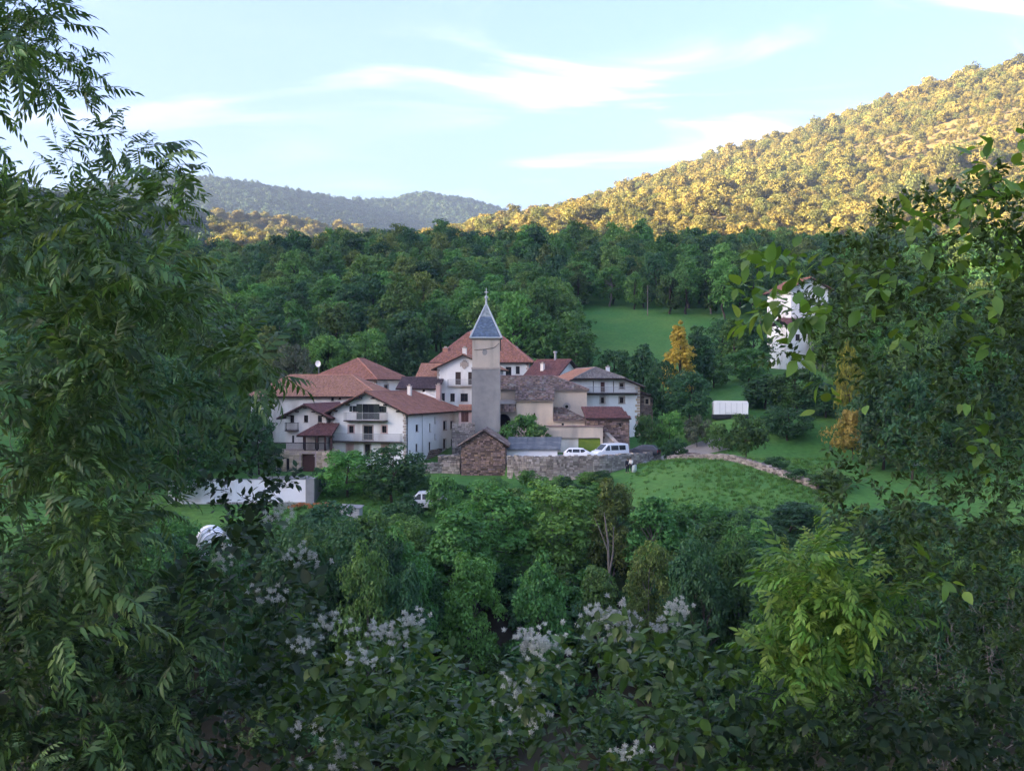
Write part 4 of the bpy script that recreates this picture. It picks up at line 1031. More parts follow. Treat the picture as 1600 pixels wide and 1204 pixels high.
rubble(mb, (Ls.W, 0, -0.4), (0, 1, 0), 4.5, zeL + 0.4, rr_, 0.42, 0.24, 0.09); tag(mb.build('stonework', M['stone_red'], Ls.e), kind='stuff')
Ls.roof_faces({'front': [Vector((-.2, -.4, zeL - .1)), Vector((Ls.W + .25, -.4, zeL - .1)), Vector((Ls.W - .4, 4.3, zeL + 1.35)), Vector((-.2, 4.3, zeL + 1.35))]}, 'tile_maroon')

# ------------------------------------------------------------------ church with tower
CH = Bld('church', 'old cream church with brown tiled roofs and a square tower under a blue slate spire', 768, 917, 154.0, -9.2, 3, 9.0, 'church')
Wc = CH.W; ue = CH.u(865); zeN, zrN = CH.z(607.5, 4), CH.z(588, 6, 4.5)
mb = MB(); wall_panel(mb, (0, 0, 0), (1, 0, 0), [(0, -1), (Wc, -1), (Wc, zeN), (0, zeN)], [CH.rf(882.5, 631.5, 888.5, 638.5)]); mb.build('wall', M['cream'], CH.e)
oc = CH.rf(882.5, 631.5, 888.5, 638.5); mb = MB(); mb.poly([(oc[0], 0.2, oc[2]), (oc[1], 0.2, oc[2]), (oc[1], 0.2, oc[3]), (oc[0], 0.2, oc[3])]); win = mb.build('window', M['interior'], CH.e)
mb = MB(); n = 20; c_ = ((oc[0] + oc[1]) / 2, (oc[2] + oc[3]) / 2); V_ = []; F_ = []
for k in range(n):       # round stone eye set over the opening
    a = 2 * math.pi * k / n + math.pi / 4; sq = 1 / max(abs(math.cos(a)), abs(math.sin(a)))
    for (rad_, yy) in ((0.22, -0.045), (0.52, -0.045), (0.55, -0.003), (0.22, 0.15)): V_.append((c_[0] + rad_ * math.cos(a), yy, c_[1] + rad_ * math.sin(a)))
for k in range(n):
    for j in range(3): a0, b0 = k * 4 + j, ((k + 1) % n) * 4 + j; F_.append((a0, b0, b0 + 1, a0 + 1))
    F_.append((k * 4, ((k + 1) % n) * 4, ((k + 1) % n) * 4 + 3, k * 4 + 3))
mb.add(V_, F_); mb.build('surround', M['stone_trim'], win)
for (org, U, L_) in (((Wc, 0, 0), (0, 1, 0), 9.0), ((0, 9.0, 0), (0, -1, 0), 9.0), ((Wc, 9, 0), (-1, 0, 0), Wc)):
    mb = MB(); wall_panel(mb, org, U, [(0, -1), (L_, -1), (L_, zeN), (0, zeN)]); mb.build('wall', M['cream'], CH.e)
CH.roof(zeN, zrN, along='x', oh=0.35, ohf=0.3, hb=5.0, mat='tile_old', under='mortar', pitch=0.3)
def church_block(pl, pr, y0, py_top, mat, low=-1.0, holes_px=()):
    """a block in front of the nave: front and side walls"""
    k = lambda px: (lambda q: (q * (CH.Ly + y0 * CH.c) - (CH.Lx + y0 * CH.s)) / (CH.c + q * CH.s))((px - 800) / F_PX)
    zf = lambda py: (602 - py) / F_PX * (CH.Ly + y0 * CH.c) - CH.zb
    a, b, zt_ = k(pl), k(pr), zf(py_top)
    hs_ = [(k(h[0]), k(h[2]), zf(h[3]), zf(h[1])) for h in holes_px]
    if mat is None: return a, b, zt_, hs_, zf, k
    m = MB(); wall_panel(m, (0, y0, 0), (1, 0, 0), [(a, low), (b, low), (b, zt_), (a, zt_)], hs_, 0.3)
    m.poly([(a, -0.003, low), (a, y0, low), (a, y0, zt_), (a, -0.003, zt_)]); m.poly([(b, y0, low), (b, -0.003, low), (b, -0.003, zt_), (b, y0, zt_)])
    m.build('wall', M[mat], CH.e); return a, b, zt_, hs_, zf, k
# side chapel with its own lower roof
a, b, zt_, hs_, zf, k = church_block(806.5, 864, -3.6, 624.5, 'cream', holes_px=[(833.8, 645, 836.3, 655)])
m = MB(); h = hs_[0]; m.poly([(h[0], -3.35, h[2]), (h[1], -3.35, h[2]), (h[1], -3.35, h[3]), (h[0], -3.35, h[3])]); m.build('slit_window', M['interior'], CH.e)
CH.roof_faces({'front': [Vector((a - .2, -4.0, zt_ - .05)), Vector((b + .2, -4.0, zt_ - .05)), Vector((b + .2, 0.3, zeN + .25)), Vector((a - .2, 0.3, zeN + .25))]}, 'tile_old', under='mortar', name='chapel_roof', pitch=0.3)
m = MB(); m.poly([(a, -3.6, zt_ - .1), (a, -0.003, zt_ - .1), (a, -0.003, zeN + .05)]); m.poly([(b, -0.003, zt_ - .1), (b, -3.6, zt_ - .1), (b, -0.003, zeN + .05)]); m.build('wall', M['cream'], CH.e)
# vestry on the right
a, b, zt_, hs_, zf, k = church_block(864.3, 914, -5.2, 657, 'cream', holes_px=[(877.5, 660.8, 881, 664)])
m = MB(); h = hs_[0]; m.poly([(h[0], -4.95, h[2]), (h[1], -4.95, h[2]), (h[1], -4.95, h[3]), (h[0], -4.95, h[3])]); m.build('vent', M['interior'], CH.e)
ap = (k(879), -0.05, zf(638)); f0, f1 = (a, -5.5, zt_), (b + .35, -5.5, zt_)
CH.roof_faces({'front': [Vector(f0), Vector(f1), Vector(ap), Vector((a, -0.05, ap[2] + .05))], 'right': [Vector(f1), Vector((b + .35, -0.05, zt_)), Vector(ap)]}, 'tile_old', under='mortar', name='vestry_roof', pitch=0.3)
# porch with its round arch, beside the tower
a, b, zt_, hs_, zf, k = church_block(767.5, 806, -3.3, 630.5, None)
ac, ar, az_ = (k(775) + k(798)) / 2, (k(798) - k(775)) / 2, zf(658)
m = MB(); n = 14; top_ = zf(643.5); lo = -1.0
arch = [(ac - ar * math.cos(math.pi * i / n), az_ + ar * math.sin(math.pi * i / n)) for i in range(n + 1)]
for (p, q) in zip(arch[:-1], arch[1:]): m.poly([(p[0], -3.3, p[1]), (q[0], -3.3, q[1]), (q[0], -3.3, zf(630.5)), (p[0], -3.3, zf(630.5))]); m.poly([(q[0], -3.3, q[1]), (p[0], -3.3, p[1]), (p[0], -2.6, p[1]), (q[0], -2.6, q[1])])
m.poly([(a, -3.3, lo), (ac - ar, -3.3, lo), (ac - ar, -3.3, zf(630.5)), (a, -3.3, zf(630.5))]); m.poly([(ac + ar, -3.3, lo), (b, -3.3, lo), (b, -3.3, zf(630.5)), (ac + ar, -3.3, zf(630.5))])
for sx in (-1, 1): m.poly([(ac + sx * ar, -3.3, lo), (ac + sx * ar, -2.6, lo), (ac + sx * ar, -2.6, az_), (ac + sx * ar, -3.3, az_)])
m.poly([(a, -0.003, lo), (a, -3.3, lo), (a, -3.3, zf(630.5)), (a, -0.003, zf(630.5))]); m.poly([(b, -3.3, lo), (b, -0.003, lo), (b, -0.003, zf(630.5)), (b, -3.3, zf(630.5))]); m.build('porch_wall', M['cream'], CH.e)
m = MB(); m.box((ac - ar - .5, -0.4, lo), (ac + ar + .5, -0.3, az_ + ar)); m.build('porch_door', M['wood'], CH.e)
CH.roof_faces({'front': [Vector((k(766), -4.1, zf(643))), Vector((k(806), -4.1, zf(643))), Vector((k(806), -3.25, zf(631))), Vector((k(766), -3.25, zf(631)))]}, 'tile_old', under='mortar', name='porch_roof', pitch=0.3)
m = MB(); m.slab([(a - .1, -3.6, zf(630)), (b, -3.6, zf(630)), (b, 0, zf(624)), (a - .1, 0, zf(624))], (0, 0, -.12)); m.build('porch_top', M['stone_trim'], CH.e)
# tower: grey stained shaft, paler belfry stage, slate spire with lead hips, cross
tw = MB(); tx = lambda px: (px - 800) / F_PX * 149.0
T0, T1, ty0, ty1 = tx(737), tx(781.5), 149.0, 152.9
iM = (Matrix.Translation(CH.e.location) @ Matrix.Rotation(CH.e.rotation_euler.z, 4, 'Z')).inverted()
def tl(p): return iM @ Vector(p)
def tbox(m, x0, x1, y0, y1, z0, z1): 
    ps = [tl(p) for p in ((x0,y0,z0),(x1,y0,z0),(x1,y1,z0),(x0,y1,z0),(x0,y0,z1),(x1,y0,z1),(x1,y1,z1),(x0,y1,z1))]
    m.add(ps, [(3,2,1,0),(4,5,6,7),(0,1,5,4),(1,2,6,5),(2,3,7,6),(3,0,4,7)])
zT = lambda py: (602 - py) / F_PX * 149.0
tbox(tw, T0, T1, ty0, ty1, zT(705), zT(576)); tower = tw.build('tower', M['tower_low'], CH.e)
m = MB(); tbox(m, T0 + .08, T1 - .08, ty0 + .08, ty1 - .08, zT(576) + .003, zT(528)); m.build('belfry', M['tower_up'], tower)
m = MB(); tbox(m, T0 - .06, T1 + .06, ty0 - .06, ty1 + .06, zT(576.5), zT(573.5)); tbox(m, T0 - .05, T1 + .05, ty0 - .05, ty1 + .05, zT(530), zT(527.6)); m.build('cornice', M['stone_trim'], tower)
m = MB(); cxm, cym, cr_, cz_ = tx(757.5), ty0 + 0.055, 0.34, zT(550)
m.poly([tl((cxm + cr_ * math.cos(2*math.pi*k/16), cym, cz_ + 1.25 * cr_ * math.sin(2*math.pi*k/16))) for k in range(16)]); m.build('clock_scar', M['tower_low'], tower)
m = MB()
for sx in (T0 + 0.02, T1 - 0.02): pass
m.tube([tl((tx(741), ty0 + .03, zT(546.5))), tl((tx(758), ty0 + .03, zT(545.5))), tl((tx(772), ty0 + .03, zT(543))), tl((tx(780), ty0 + .03, zT(536)))], 0.03, 5); m.tube([tl((tx(782), ty0 + .3, zT(531))), tl((tx(782), ty0 + .3, zT(548)))], 0.07, 5); m.build('cable', M['iron'], tower)
sb = [(T0 - .2, ty0 - .2), (T1 + .22, ty0 - .2), (T1 + .22, ty1 + .2), (T0 - .2, ty1 + .2)]; apx = ((T0 + T1) / 2, (ty0 + ty1) / 2); zs0, zs1 = zT(527.5), zT(472)
def sp_at(i, t): a_ = sb[i % 4]; return Vector((a_[0] + (apx[0] - a_[0]) * t, a_[1] + (apx[1] - a_[1]) * t, zs0 + (zs1 - zs0) * t))
m = MB()
for i in range(4): m.poly([tl(sp_at(i, 0)), tl(sp_at(i + 1, 0)), tl(sp_at(i, 1))])
m.poly([tl(sp_at(i, 0)) for i in (3, 2, 1, 0)]); spire = m.build('spire', M['slate'], tower)
for nm, t0_, t1_, mt in (('slate_row', 0.0, 0.60, 'slate'), ('slate_row', 0.60, 0.985, 'slate_pale')):
    m = MB(); rows = int((t1_ - t0_) * 26)
    for i in range(4):
        for r_ in range(rows):
            ta, tb = t0_ + (t1_ - t0_) * r_ / rows, t0_ + (t1_ - t0_) * (r_ + 1) / rows + 0.004
            A0, B0, A1, B1 = sp_at(i, ta), sp_at(i + 1, ta), sp_at(i, tb), sp_at(i + 1, tb); nrm = (B0 - A0).cross(A1 - A0).normalized()
            nc = max(1, int((B0 - A0).length / 0.32))
            for c2 in range(nc):
                f0_, f1_ = c2 / nc, (c2 + 0.96) / nc
                m.poly([tl(A0.lerp(B0, f0_) + nrm * 0.05), tl(A0.lerp(B0, f1_) + nrm * 0.05), tl(A1.lerp(B1, f1_) + nrm * 0.012), tl(A1.lerp(B1, f0_) + nrm * 0.012)])
    m.build(nm, M[mt], spire)
m = MB()
for i in range(4): m.tube([tl(sp_at(i, 0.0)), tl(sp_at(i, 0.99))], [0.15, 0.11], 6)
for i in range(4): m.tube([tl(sp_at(i, 0.0)), tl(sp_at(i + 1, 0.0))], 0.1, 6)
m.build('lead_hip', M['lead'], spire)
m = MB(); q = lambda py: tl((apx[0], apx[1], (602 - py) / F_PX * 151)); b0 = q(474)
m.lathe([(0.16, 0), (0.12, .6), (.1, 1.0)], 8, b0); m.lathe([(.02, -.25), (.2, -.15), (.26, 0), (.2, .15), (.02, .25)], 10, q(464.5)); m.tube([q(466), q(450)], 0.055, 6); m.box(q(456.5) + Vector((-.3, -.03, -.05)), q(456.5) + Vector((.3, .03, .05))); m.build('cross', M['lead'], spire)

# ------------------------------------------------------------------ terrace wall with garage below the church
TW = Bld('garage_wall', 'cream terrace wall under the church with a garage bay and a bright green panel', 855, 942, 146.0, -9.2, 2, 2.6, 'wall')
ztw = TW.z(666.5, 3); gr, gp = TW.rf(876, 684.5, 903.5, 707), TW.rf(904, 684.5, 938, 708)
mb = MB(); wall_panel(mb, (0, 0, 0), (1, 0, 0), [(0, -1), (TW.W, -1), (TW.W, ztw), (0, ztw)], [(gr[0], gp[1], -0.3, gr[3])], 0.3)
mb.poly([(TW.W, 0, -1), (TW.W, 2.6, -1), (TW.W, 2.6, ztw), (TW.W, 0, ztw)]); mb.poly([(0, 0, ztw), (TW.W, 0, ztw), (TW.W, 2.6, ztw), (0, 2.6, ztw)]); mb.build('wall', M['cream'], TW.e)
mb = MB(); mb.box((-0.1, -0.12, ztw + .003), (TW.W + .1, 0.4, ztw + .16)); mb.build('coping', M['stone_red'], TW.e)
mb = MB(); mb.box((gr[0], 0.24, -0.3), (gr[1], 0.29, gr[3])); mb.build('garage_door', M['plaster2'], TW.e)
mb = MB(); mb.box((gp[0], 0.16, -0.3), (gp[1], 0.23, gp[3] - .003)); mb.build('green_panel', M['green_paint'], TW.e)
mb = MB(); mb.box((gr[0] - .1, -0.05, gr[3]), (gp[1] - .1, -0.003, gr[3] + .1)); mb.build('lintel', M['mortar'], TW.e)
# ramp of pale stone beside it
rp = empty('stone_ramp', P(944, 706, 146.5), 0, 'pale stone ramp climbing beside the garage wall towards the stone shed', 'ramp'); iv = Vector(rp.location)
mb = MB(); pr_ = [P(942, 672, 147.5), P(948, 672, 147.5), P(976, 700, 145.2), P(969, 700, 145.2)]
mb.slab([p - iv for p in pr_][::-1], (0, 0, -0.25)); mb.slab([p - iv + Vector((0, 0.05, -0.26)) for p in (P(942, 672, 147.6), P(976, 700, 145.4), P(960, 702, 145.6), P(944, 702, 146.6))], (0, 0.3, 0)); mb.build('slab', M['stone_trim'], rp)

# ------------------------------------------------------------------ rubble barn, flat annex, outhouse
Bn = Bld('rubble_barn', 'small gabled barn of reddish rubble stone at the edge of the terrace', 720.5, 790, 135.0, -10.9, 2, 8.0, 'barn')
zeM, zrM = Bn.z(694, 0), Bn.z(673, 3)
Bn.walls(zeM, zrM, 'mortar_dark'); mb = MB(); tpf = lambda m_: zeM + (zrM - zeM) * (1 - abs(2 * m_ / Bn.W - 1)) + 0.5
rubble(mb, (0, 0, -0.6), (1, 0, 0), Bn.W, zrM + 0.6, rr_, 0.33, 0.2, 0.09, top=tpf); rubble(mb, (Bn.W, 0, -0.6), (0, 1, 0), 8, zeM + 0.5, rr_, 0.33, 0.2, 0.09); tag(mb.build('stonework', M['stone_red'], Bn.e), kind='stuff')
Bn.roof(zeM + 0.02, zrM + 0.06, oh=0.4, ohf=0.35, mat='tile_old', pitch=0.28)
An = Bld('flat_annex', 'low white annex with a sloping grey sheet roof beside the rubble barn', 791.5, 871, 137.0, -10.6, 2, 6.0, 'annex')
zaA = An.z(701.5, 3); An.walls(zaA, None, 'render_wall', gable='none')
mb = MB(); mb.slab([(0.02, -0.35, zaA + .05), (An.W + .4, -0.35, zaA + .05), (An.W + .6, 6.2, zaA + 1.25), (0.02, 6.2, zaA + 1.25)], (0, 0, -.14)); ar_ = mb.build('roof', M['sheet_roof'], An.e)
mb = MB()
for i in range(9): mb.bar((0.2 + i * An.W / 8.2, -0.3, zaA + .08), (0.2 + i * An.W / 8.2, 6.1, zaA + 1.28), 0.06)
mb.build('seam', M['sheet_roof'], ar_)
Ot = Bld('brick_outhouse', 'small pinkish brick outhouse between the gabled house and the church tower', 716.5, 738, 150.0, -9.5, 6, 4.0, 'outhouse')
Ot.window(Ot.rf(720.5, 643, 732, 659), style='double', shutter='wood_red', frame_mat='pink_trim', sill=False); Ot.walls(Ot.z(641, 1), None, 'pink_trim', gable='none'); Ot.roof(Ot.z(641, 1), Ot.z(634, 1), along='x', oh=0.25, ohf=0.25, mat='tile_orange')
# ------------------------------------------------------------------ walls, road and paths
def draped(name, pts, width, mat, lift=0.03, n=40, label=None):
    """a strip of road laid along the ground"""
    pts = [np.array(p, dtype=float) for p in pts]; seg = np.linspace(0, len(pts) - 1, n); V = []; F = []
    for s_ in seg:
        i = min(int(s_), len(pts) - 2); p = pts[i] + (pts[i+1] - pts[i]) * (s_ - i); t = pts[i+1] - pts[i]; t /= np.linalg.norm(t); nr = np.array([t[1], -t[0]])
        for k in range(5):
            q = p + nr * width * (k / 4 - 0.5); V.append((q[0], q[1], h1(q[0], q[1]) + lift))
    for i in range(n - 1):
        for k in range(4): F.append((i*5+k, i*5+k+1, (i+1)*5+k+1, (i+1)*5+k))
    o = link(name, mesh_np(name, V, F, True), M[mat]); tag(o, label, kind='structure'); return o
M['gravel'] = surf('pale_gravel', (0.36, 0.34, 0.32), (0.27, 0.26, 0.25), 1.2, 0.95, 0.01, 25)
draped('road', [(17.0, 139.5), (19.5, 144.5), (23.5, 148.5), (29, 150.0)], 4.6, 'gravel', 0.05)
draped('churchyard', [(1.0, 138.6), (8, 138.2), (15.6, 140.6)], 9.5, 'gravel', 0.05, 30)
draped('lane', [(-66, 318), (-50, 326), (-34, 338), (-18, 345)], 4.0, 'gravel', 0.1)
draped('path', [(-31, 134.0), (-25, 134.6), (-21.5, 134.0)], 2.0, 'gravel', 0.05, 20)

def stone_wall(name, label, pts, thick, mat, stone_mat, cw, ch, seed, coping=False):
    """pts: (x, y, z_bottom, z_top) along the wall"""
    r_ = random.Random(seed); o = Vector(pts[len(pts) // 2][:3]); e = empty(name, o, 0, label, 'wall')
    core = MB(); st = MB()
    for a, b in zip(pts[:-1], pts[1:]):
        A_, B_ = Vector((a[0], a[1], 0)), Vector((b[0], b[1], 0)); d = (B_ - A_); L_ = d.length; d.normalize(); bk = Vector((-d.y, d.x, 0)) * thick
        q = [Vector((a[0], a[1], a[2])) - o, Vector((b[0], b[1], b[2])) - o, Vector((b[0], b[1], b[3])) - o, Vector((a[0], a[1], a[3])) - o]
        core.add(q + [p + bk for p in q], [(0, 1, 2, 3), (7, 6, 5, 4), (3, 2, 6, 7), (0, 3, 7, 4), (1, 5, 6, 2)])
        zb_ = min(a[2], b[2]); rubble(st, Vector((a[0], a[1], zb_)) - o, d, L_, max(a[3], b[3]) - zb_, r_, cw, ch, 0.10, top=lambda m, a=a, b=b, L_=L_, zb_=zb_: a[3] + (b[3] - a[3]) * m / L_ - zb_ + 0.06)
        n = int(L_ / 0.4)
        for i in range(n):          # uneven stones along the top
            c = A_.lerp(B_, (i + 0.5) / n) + Vector((0, 0, a[3] + (b[3] - a[3]) * (i + .5) / n)) - o + bk * 0.5; w = r_.uniform(0.13, 0.22); hh = r_.uniform(0.03, 0.2)
            st.add([c + d * sx * w * 1.0 + bk * sy * 0.55 + Vector((0, 0, sz)) for sz in (-0.05, hh) for (sx, sy) in ((-1, -1), (1, -1), (1, 1), (-1, 1))], [(4,5,6,7),(0,1,5,4),(1,2,6,5),(2,3,7,6),(3,0,4,7)])
    core.build('core', M[mat], e); tag(st.build('stonework', M[stone_mat], e), kind='stuff'); return e
wx = np.linspace(-0.6, 19.2, 26); wy_ = np.interp(wx, WALLX, WALLY)
stone_wall('retaining_wall', 'curved grey rubble retaining wall below the parked cars', [(x, y, min(-11.0, h1(x, y - 1.2)) - 0.6, -8.45 + (0.1 if x > 13 else 0) - 0.02 * abs(x - 8)) for x, y in zip(wx, wy_)], 0.5, 'mortar', 'stone_grey', 0.45, 0.26, 4)
mw = [P(px, 700, Y) for px, Y in zip(np.linspace(1042, 1275, 16), np.linspace(139.5, 117.5, 16))]
stone_wall('meadow_wall', 'long low dry-stone wall running down the right edge of the meadow', [(p.x, p.y, h1(p.x, p.y) - 0.4, h1(p.x, p.y) + 0.62) for p in mw], 0.45, 'mortar', 'stone_grey', 0.4, 0.22, 5)
yw = [P(px, 700, Y) for px, Y in ((657, 136.5), (690, 137.0), (719, 136.2))]
stone_wall('yard_wall', 'pale low stone wall left of the rubble barn', [(p.x, p.y, h1(p.x, p.y) - 0.6, (602 - 724) / F_PX * p.y) for p in yw], 0.5, 'mortar', 'stone_grey', 0.45, 0.26, 6)
tw_ = [P(px, 700, Y) for px, Y in ((684, 141.5), (720, 141.0))]
stone_wall('steps_wall', 'dark stone landing with an iron railing beside the side door of the gabled house', [(p.x, p.y, h1(p.x, p.y) - 0.8, (602 - 713) / F_PX * p.y) for p in tw_], 2.4, 'mortar_dark', 'stone_grey', 0.45, 0.26, 7)
e_ = bpy.data.objects['steps_wall']; mb = MB(); a_, b_ = [Vector((p.x, p.y + .2, (602 - 713) / F_PX * p.y)) - Vector(e_.location) for p in tw_]
mb.bar(a_ + Vector((0, 0, 1.0)), b_ + Vector((0, 0, 1.0)), 0.06)
for i in range(17): q = a_.lerp(b_, i / 16); mb.bar(q, q + Vector((0, 0, 1.0)), 0.03)
mb.build('railing', M['iron'], e_)
pw = [P(px, 700, Y) for px, Y in ((706, 146.5), (742, 146.5))]
stone_wall('parapet_wall', 'dark parapet wall at the foot of the church tower', [(p.x, p.y, h1(p.x, p.y) - 0.8, (602 - 662) / F_PX * p.y) for p in pw], 0.6, 'mortar_dark', 'stone_grey', 0.45, 0.26, 8)
rw = [P(px, 700, Y) for px, Y in ((1060, 143.5), (1092, 141.5))]
stone_wall('roadside_wall', 'short reddish wall beside the road where it leaves the village', [(p.x, p.y, h1(p.x, p.y) - 0.5, h1(p.x, p.y) + 1.0) for p in rw], 0.4, 'mortar_dark', 'stone_red', 0.4, 0.22, 9)

WG = Bld('white_garden_wall', 'long smooth white garden wall with a grey end pier below the terrace house', 262, 478, 121.5, -13.2, 0, 0.3, 'wall')
zwt = WG.z(749, 10); n = 6
for i in range(n):
    mb = MB(); a, b = WG.W * i / n + 0.012, WG.W * (i + 1) / n - 0.012; mb.box((a, 0, -1.0), (b, 0.25, zwt)); mb.build('wall_panel', M['render_wall'], WG.e)
mb = MB(); mb.box((-0.1, -0.05, zwt + .003), (WG.W, 0.3, zwt + .08)); mb.build('coping', M['concrete'], WG.e)
mb = MB(); mb.box((WG.W + .01, -0.25, -1.0), (WG.W + 0.95, 0.5, zwt + 0.12)); mb.box((WG.W + .5, 0.5, -1.0), (WG.W + 0.9, 9.0, zwt + 0.1)); mb.build('pier', M['concrete'], WG.e)
mb = MB(); rubble(mb, (WG.W - 11, -0.02, -1.0), (1, 0, 0), 11, 1.35, rr_, 0.5, 0.25, 0.12); tag(mb.build('footing', M['stone_grey'], WG.e), kind='stuff')

# ------------------------------------------------------------------ far house on the right, seen through the shrubs
FH = Bld('upper_house', 'tall white house with a red roof glimpsed through the shrub on the right', 1236, 1294, 205.0, 4.0, -10, 11.0)
for r_ in ((1249, 472, 1257, 488), (1275, 472, 1283, 488), (1275, 508, 1283, 524)): FH.window(FH.rf(*r_))
FH.walls(FH.z(450, 5), FH.z(434, 6), 'plaster', low=-4); FH.roof(FH.z(450, 5), FH.z(434, 6), oh=0.8, ohf=0.8, mat='tile_red'); FH.balcony(FH.u(1240), FH.u(1291), FH.z(503, 5), 1.0, 0.9)
FW = Bld('lower_white_house', 'low white house wing below and left of the tall white house on the right', 1233, 1268, 200.0, 4.0, -10, 8.0)
FW.window(FW.rf(1243, 522, 1250, 532)); FW.walls(FW.z(507, 2), None, 'plaster', gable='none', low=-4); FW.roof(FW.z(507, 2), FW.z(496, 2), along='x', oh=0.4, ohf=0.4, mat='tile_maroon')

# ------------------------------------------------------------------ vehicles
def car(name, label, loc, rz, paint, st, L_, W_, glass_z, cat='car', wheel_r=0.31, wheels=None, win=()):
    """st: stations (x, z_bottom, z_belt, z_roof, half_width, half_roof_width) from nose to tail; nose at +x"""
    e = empty(name, loc, rz, label, cat); V = []; F = []
    for (x, z0, zb_, zr_, w, wr) in st:
        zm = (z0 + zb_) / 2
        V += [(x, -w * .93, z0), (x, -w, zm), (x, -w * .97, zb_), (x, -wr, zr_ - .05), (x, -wr * .85, zr_), (x, wr * .85, zr_), (x, wr, zr_ - .05), (x, w * .97, zb_), (x, w, zm), (x, w * .93, z0)]
    n = len(st)
    for i in range(n - 1):
        for k in range(10): a, b = i * 10 + k, i * 10 + (k + 1) % 10; F.append((a, a + 10, b + 10, b))
    F.append(tuple(range(10))); F.append(tuple(range((n - 1) * 10 + 9, (n - 1) * 10 - 1, -1)))
    m = MB(); m.add(V, F); body = m.build('body', M[paint], e)
    for sy in (-1, 1):
        for (x0, x1, x2, x3, zl, zh) in win:        # side windows, slightly proud of the sides
            def yy(x, z):
                i = max(j for j in range(n) if st[j][0] >= x - 1e-6); j = min(i + 1, n - 1); t = 0 if j == i else (st[i][0] - x) / (st[i][0] - st[j][0] + 1e-9)
                L = lambda k: st[i][k] + (st[j][k] - st[i][k]) * t
                f = (z - L(2)) / (L(3) - .05 - L(2) + 1e-6); return sy * (L(4) * .97 + (L(5) - L(4) * .97) * f + 0.012)
            m = MB(); m.poly([(x, yy(x, z), z) for x, z in ((x0, zl), (x1, zl), (x2, zh), (x3, zh))]); m.build('side_window', M['glass'], body)
    i = glass_z; a, b = st[i], st[i + 1]; up = 0.015
    m = MB(); m.poly([(a[0] + up, -a[5] * .8, a[3] + up), (a[0] + up, a[5] * .8, a[3] + up), (b[0] + .08, b[5] * .8, b[3] + up - .05), (b[0] + .08, -b[5] * .8, b[3] + up - .05)]); m.build('windscreen', M['glass'], body)
    for (wx_, sy) in [(x, s_) for x in wheels for s_ in (-1, 1)]:
        m = MB(); y0 = sy * (W_ / 2 - 0.20); pr = [(0.12, 0), (wheel_r - .03, 0), (wheel_r, .04), (wheel_r, .17), (wheel_r - .03, .21), (0.12, .21)]
        V = []; F = []; k_ = 16
        for (r_, yv) in pr:
            for q in range(k_): a_ = 2 * math.pi * q / k_; V.append((wx_ + r_ * math.cos(a_), y0 + sy * yv, wheel_r + r_ * math.sin(a_)))
        for i_ in range(len(pr) - 1):
            for q in range(k_): F.append((i_*k_+q, i_*k_+(q+1) % k_, (i_+1)*k_+(q+1) % k_, (i_+1)*k_+q))
        m.add(V, F); wo_ = m.build('wheel', M['tyre'], e); m = MB(); m.poly([(wx_ + .2 * math.cos(2*math.pi*q/12), y0 + sy * .213, wheel_r + .2 * math.sin(2*math.pi*q/12)) for q in range(12)]); m.build('rim', M['metal'], wo_)
    x = st[0][0]; w = st[0][4]; zb_ = st[0][2]
    for sy in (-1, 1):
        m = MB(); m.box((x - .12, sy * w * .55, zb_ - .16), (x + .03, sy * w * .95, zb_ - .02)); m.build('headlight', M['lamp'], e)
        m = MB(); t = st[-1]; m.box((t[0] - .03, sy * t[4] * .75, t[2] - .25), (t[0] + .1, sy * t[4] * .985, t[2] + .05)); m.build('tail_light', M['lamp_red'], e)
    m = MB(); m.box((x - .1, -w * .45, zb_ - .42), (x + .035, w * .45, zb_ - .2)); m.build('grille', M['tyre'], e)
    for sy in (-1, 1):
        m = MB(); mx_ = st[glass_z][0] - .25; m.box((mx_ - .07, sy * (st[glass_z][4] + .02), st[glass_z][2] + .02), (mx_ + .07, sy * (st[glass_z][4] + .2), st[glass_z][2] + .17)); m.build('mirror', M[paint], e)
    return e
van_st = [(2.35, .35, .80, .92, .80, .70), (2.15, .28, .95, 1.02, .90, .80), (1.55, .26, 1.05, 1.18, .95, .84), (.72, .26, 1.08, 1.88, .96, .80), (.3, .26, 1.08, 1.95, .96, .80), (-1.9, .26, 1.08, 1.95, .96, .80), (-2.28, .28, 1.05, 1.88, .95, .78), (-2.38, .35, 1.0, 1.6, .92, .76)]
est_st = [(2.15, .32, .62, .70, .74, .62), (1.95, .22, .74, .80, .84, .74), (1.15, .2, .88, .97, .88, .76), (.25, .2, .92, 1.40, .89, .66), (-.2, .2, .92, 1.46, .89, .66), (-1.5, .2, .92, 1.44, .89, .66), (-2.0, .24, .90, 1.05, .86, .70), (-2.12, .3, .8, .9, .8, .68)]
gz0 = -9.3
p = P(952, 700, 136.6); car('minibus', 'white minibus facing left on the terrace behind the retaining wall', (p.x, p.y, h1(p.x, p.y) + .06), R(180 + 28), 'car_white', van_st, 4.7, 1.92, 2, 'van', 0.33, (1.5, -1.45), win=((1.25, .45, .45, .72, 1.12, 1.72), (.3, -.8, -.8, .3, 1.14, 1.72), (-.9, -1.85, -1.85, -.9, 1.14, 1.72)))
p = P(908, 700, 135.8); car('estate_car', 'white estate car pointing right, parked in front of the green panel', (p.x, p.y, h1(p.x, p.y) + .06), R(-8), 'car_white', est_st, 4.3, 1.78, 2, 'car', 0.31, (1.35, -1.3), win=((.9, .0, -.05, .3, .95, 1.32), (-.1, -1.0, -.98, -.12, .95, 1.34), (-1.08, -1.8, -1.5, -1.06, .95, 1.32)))
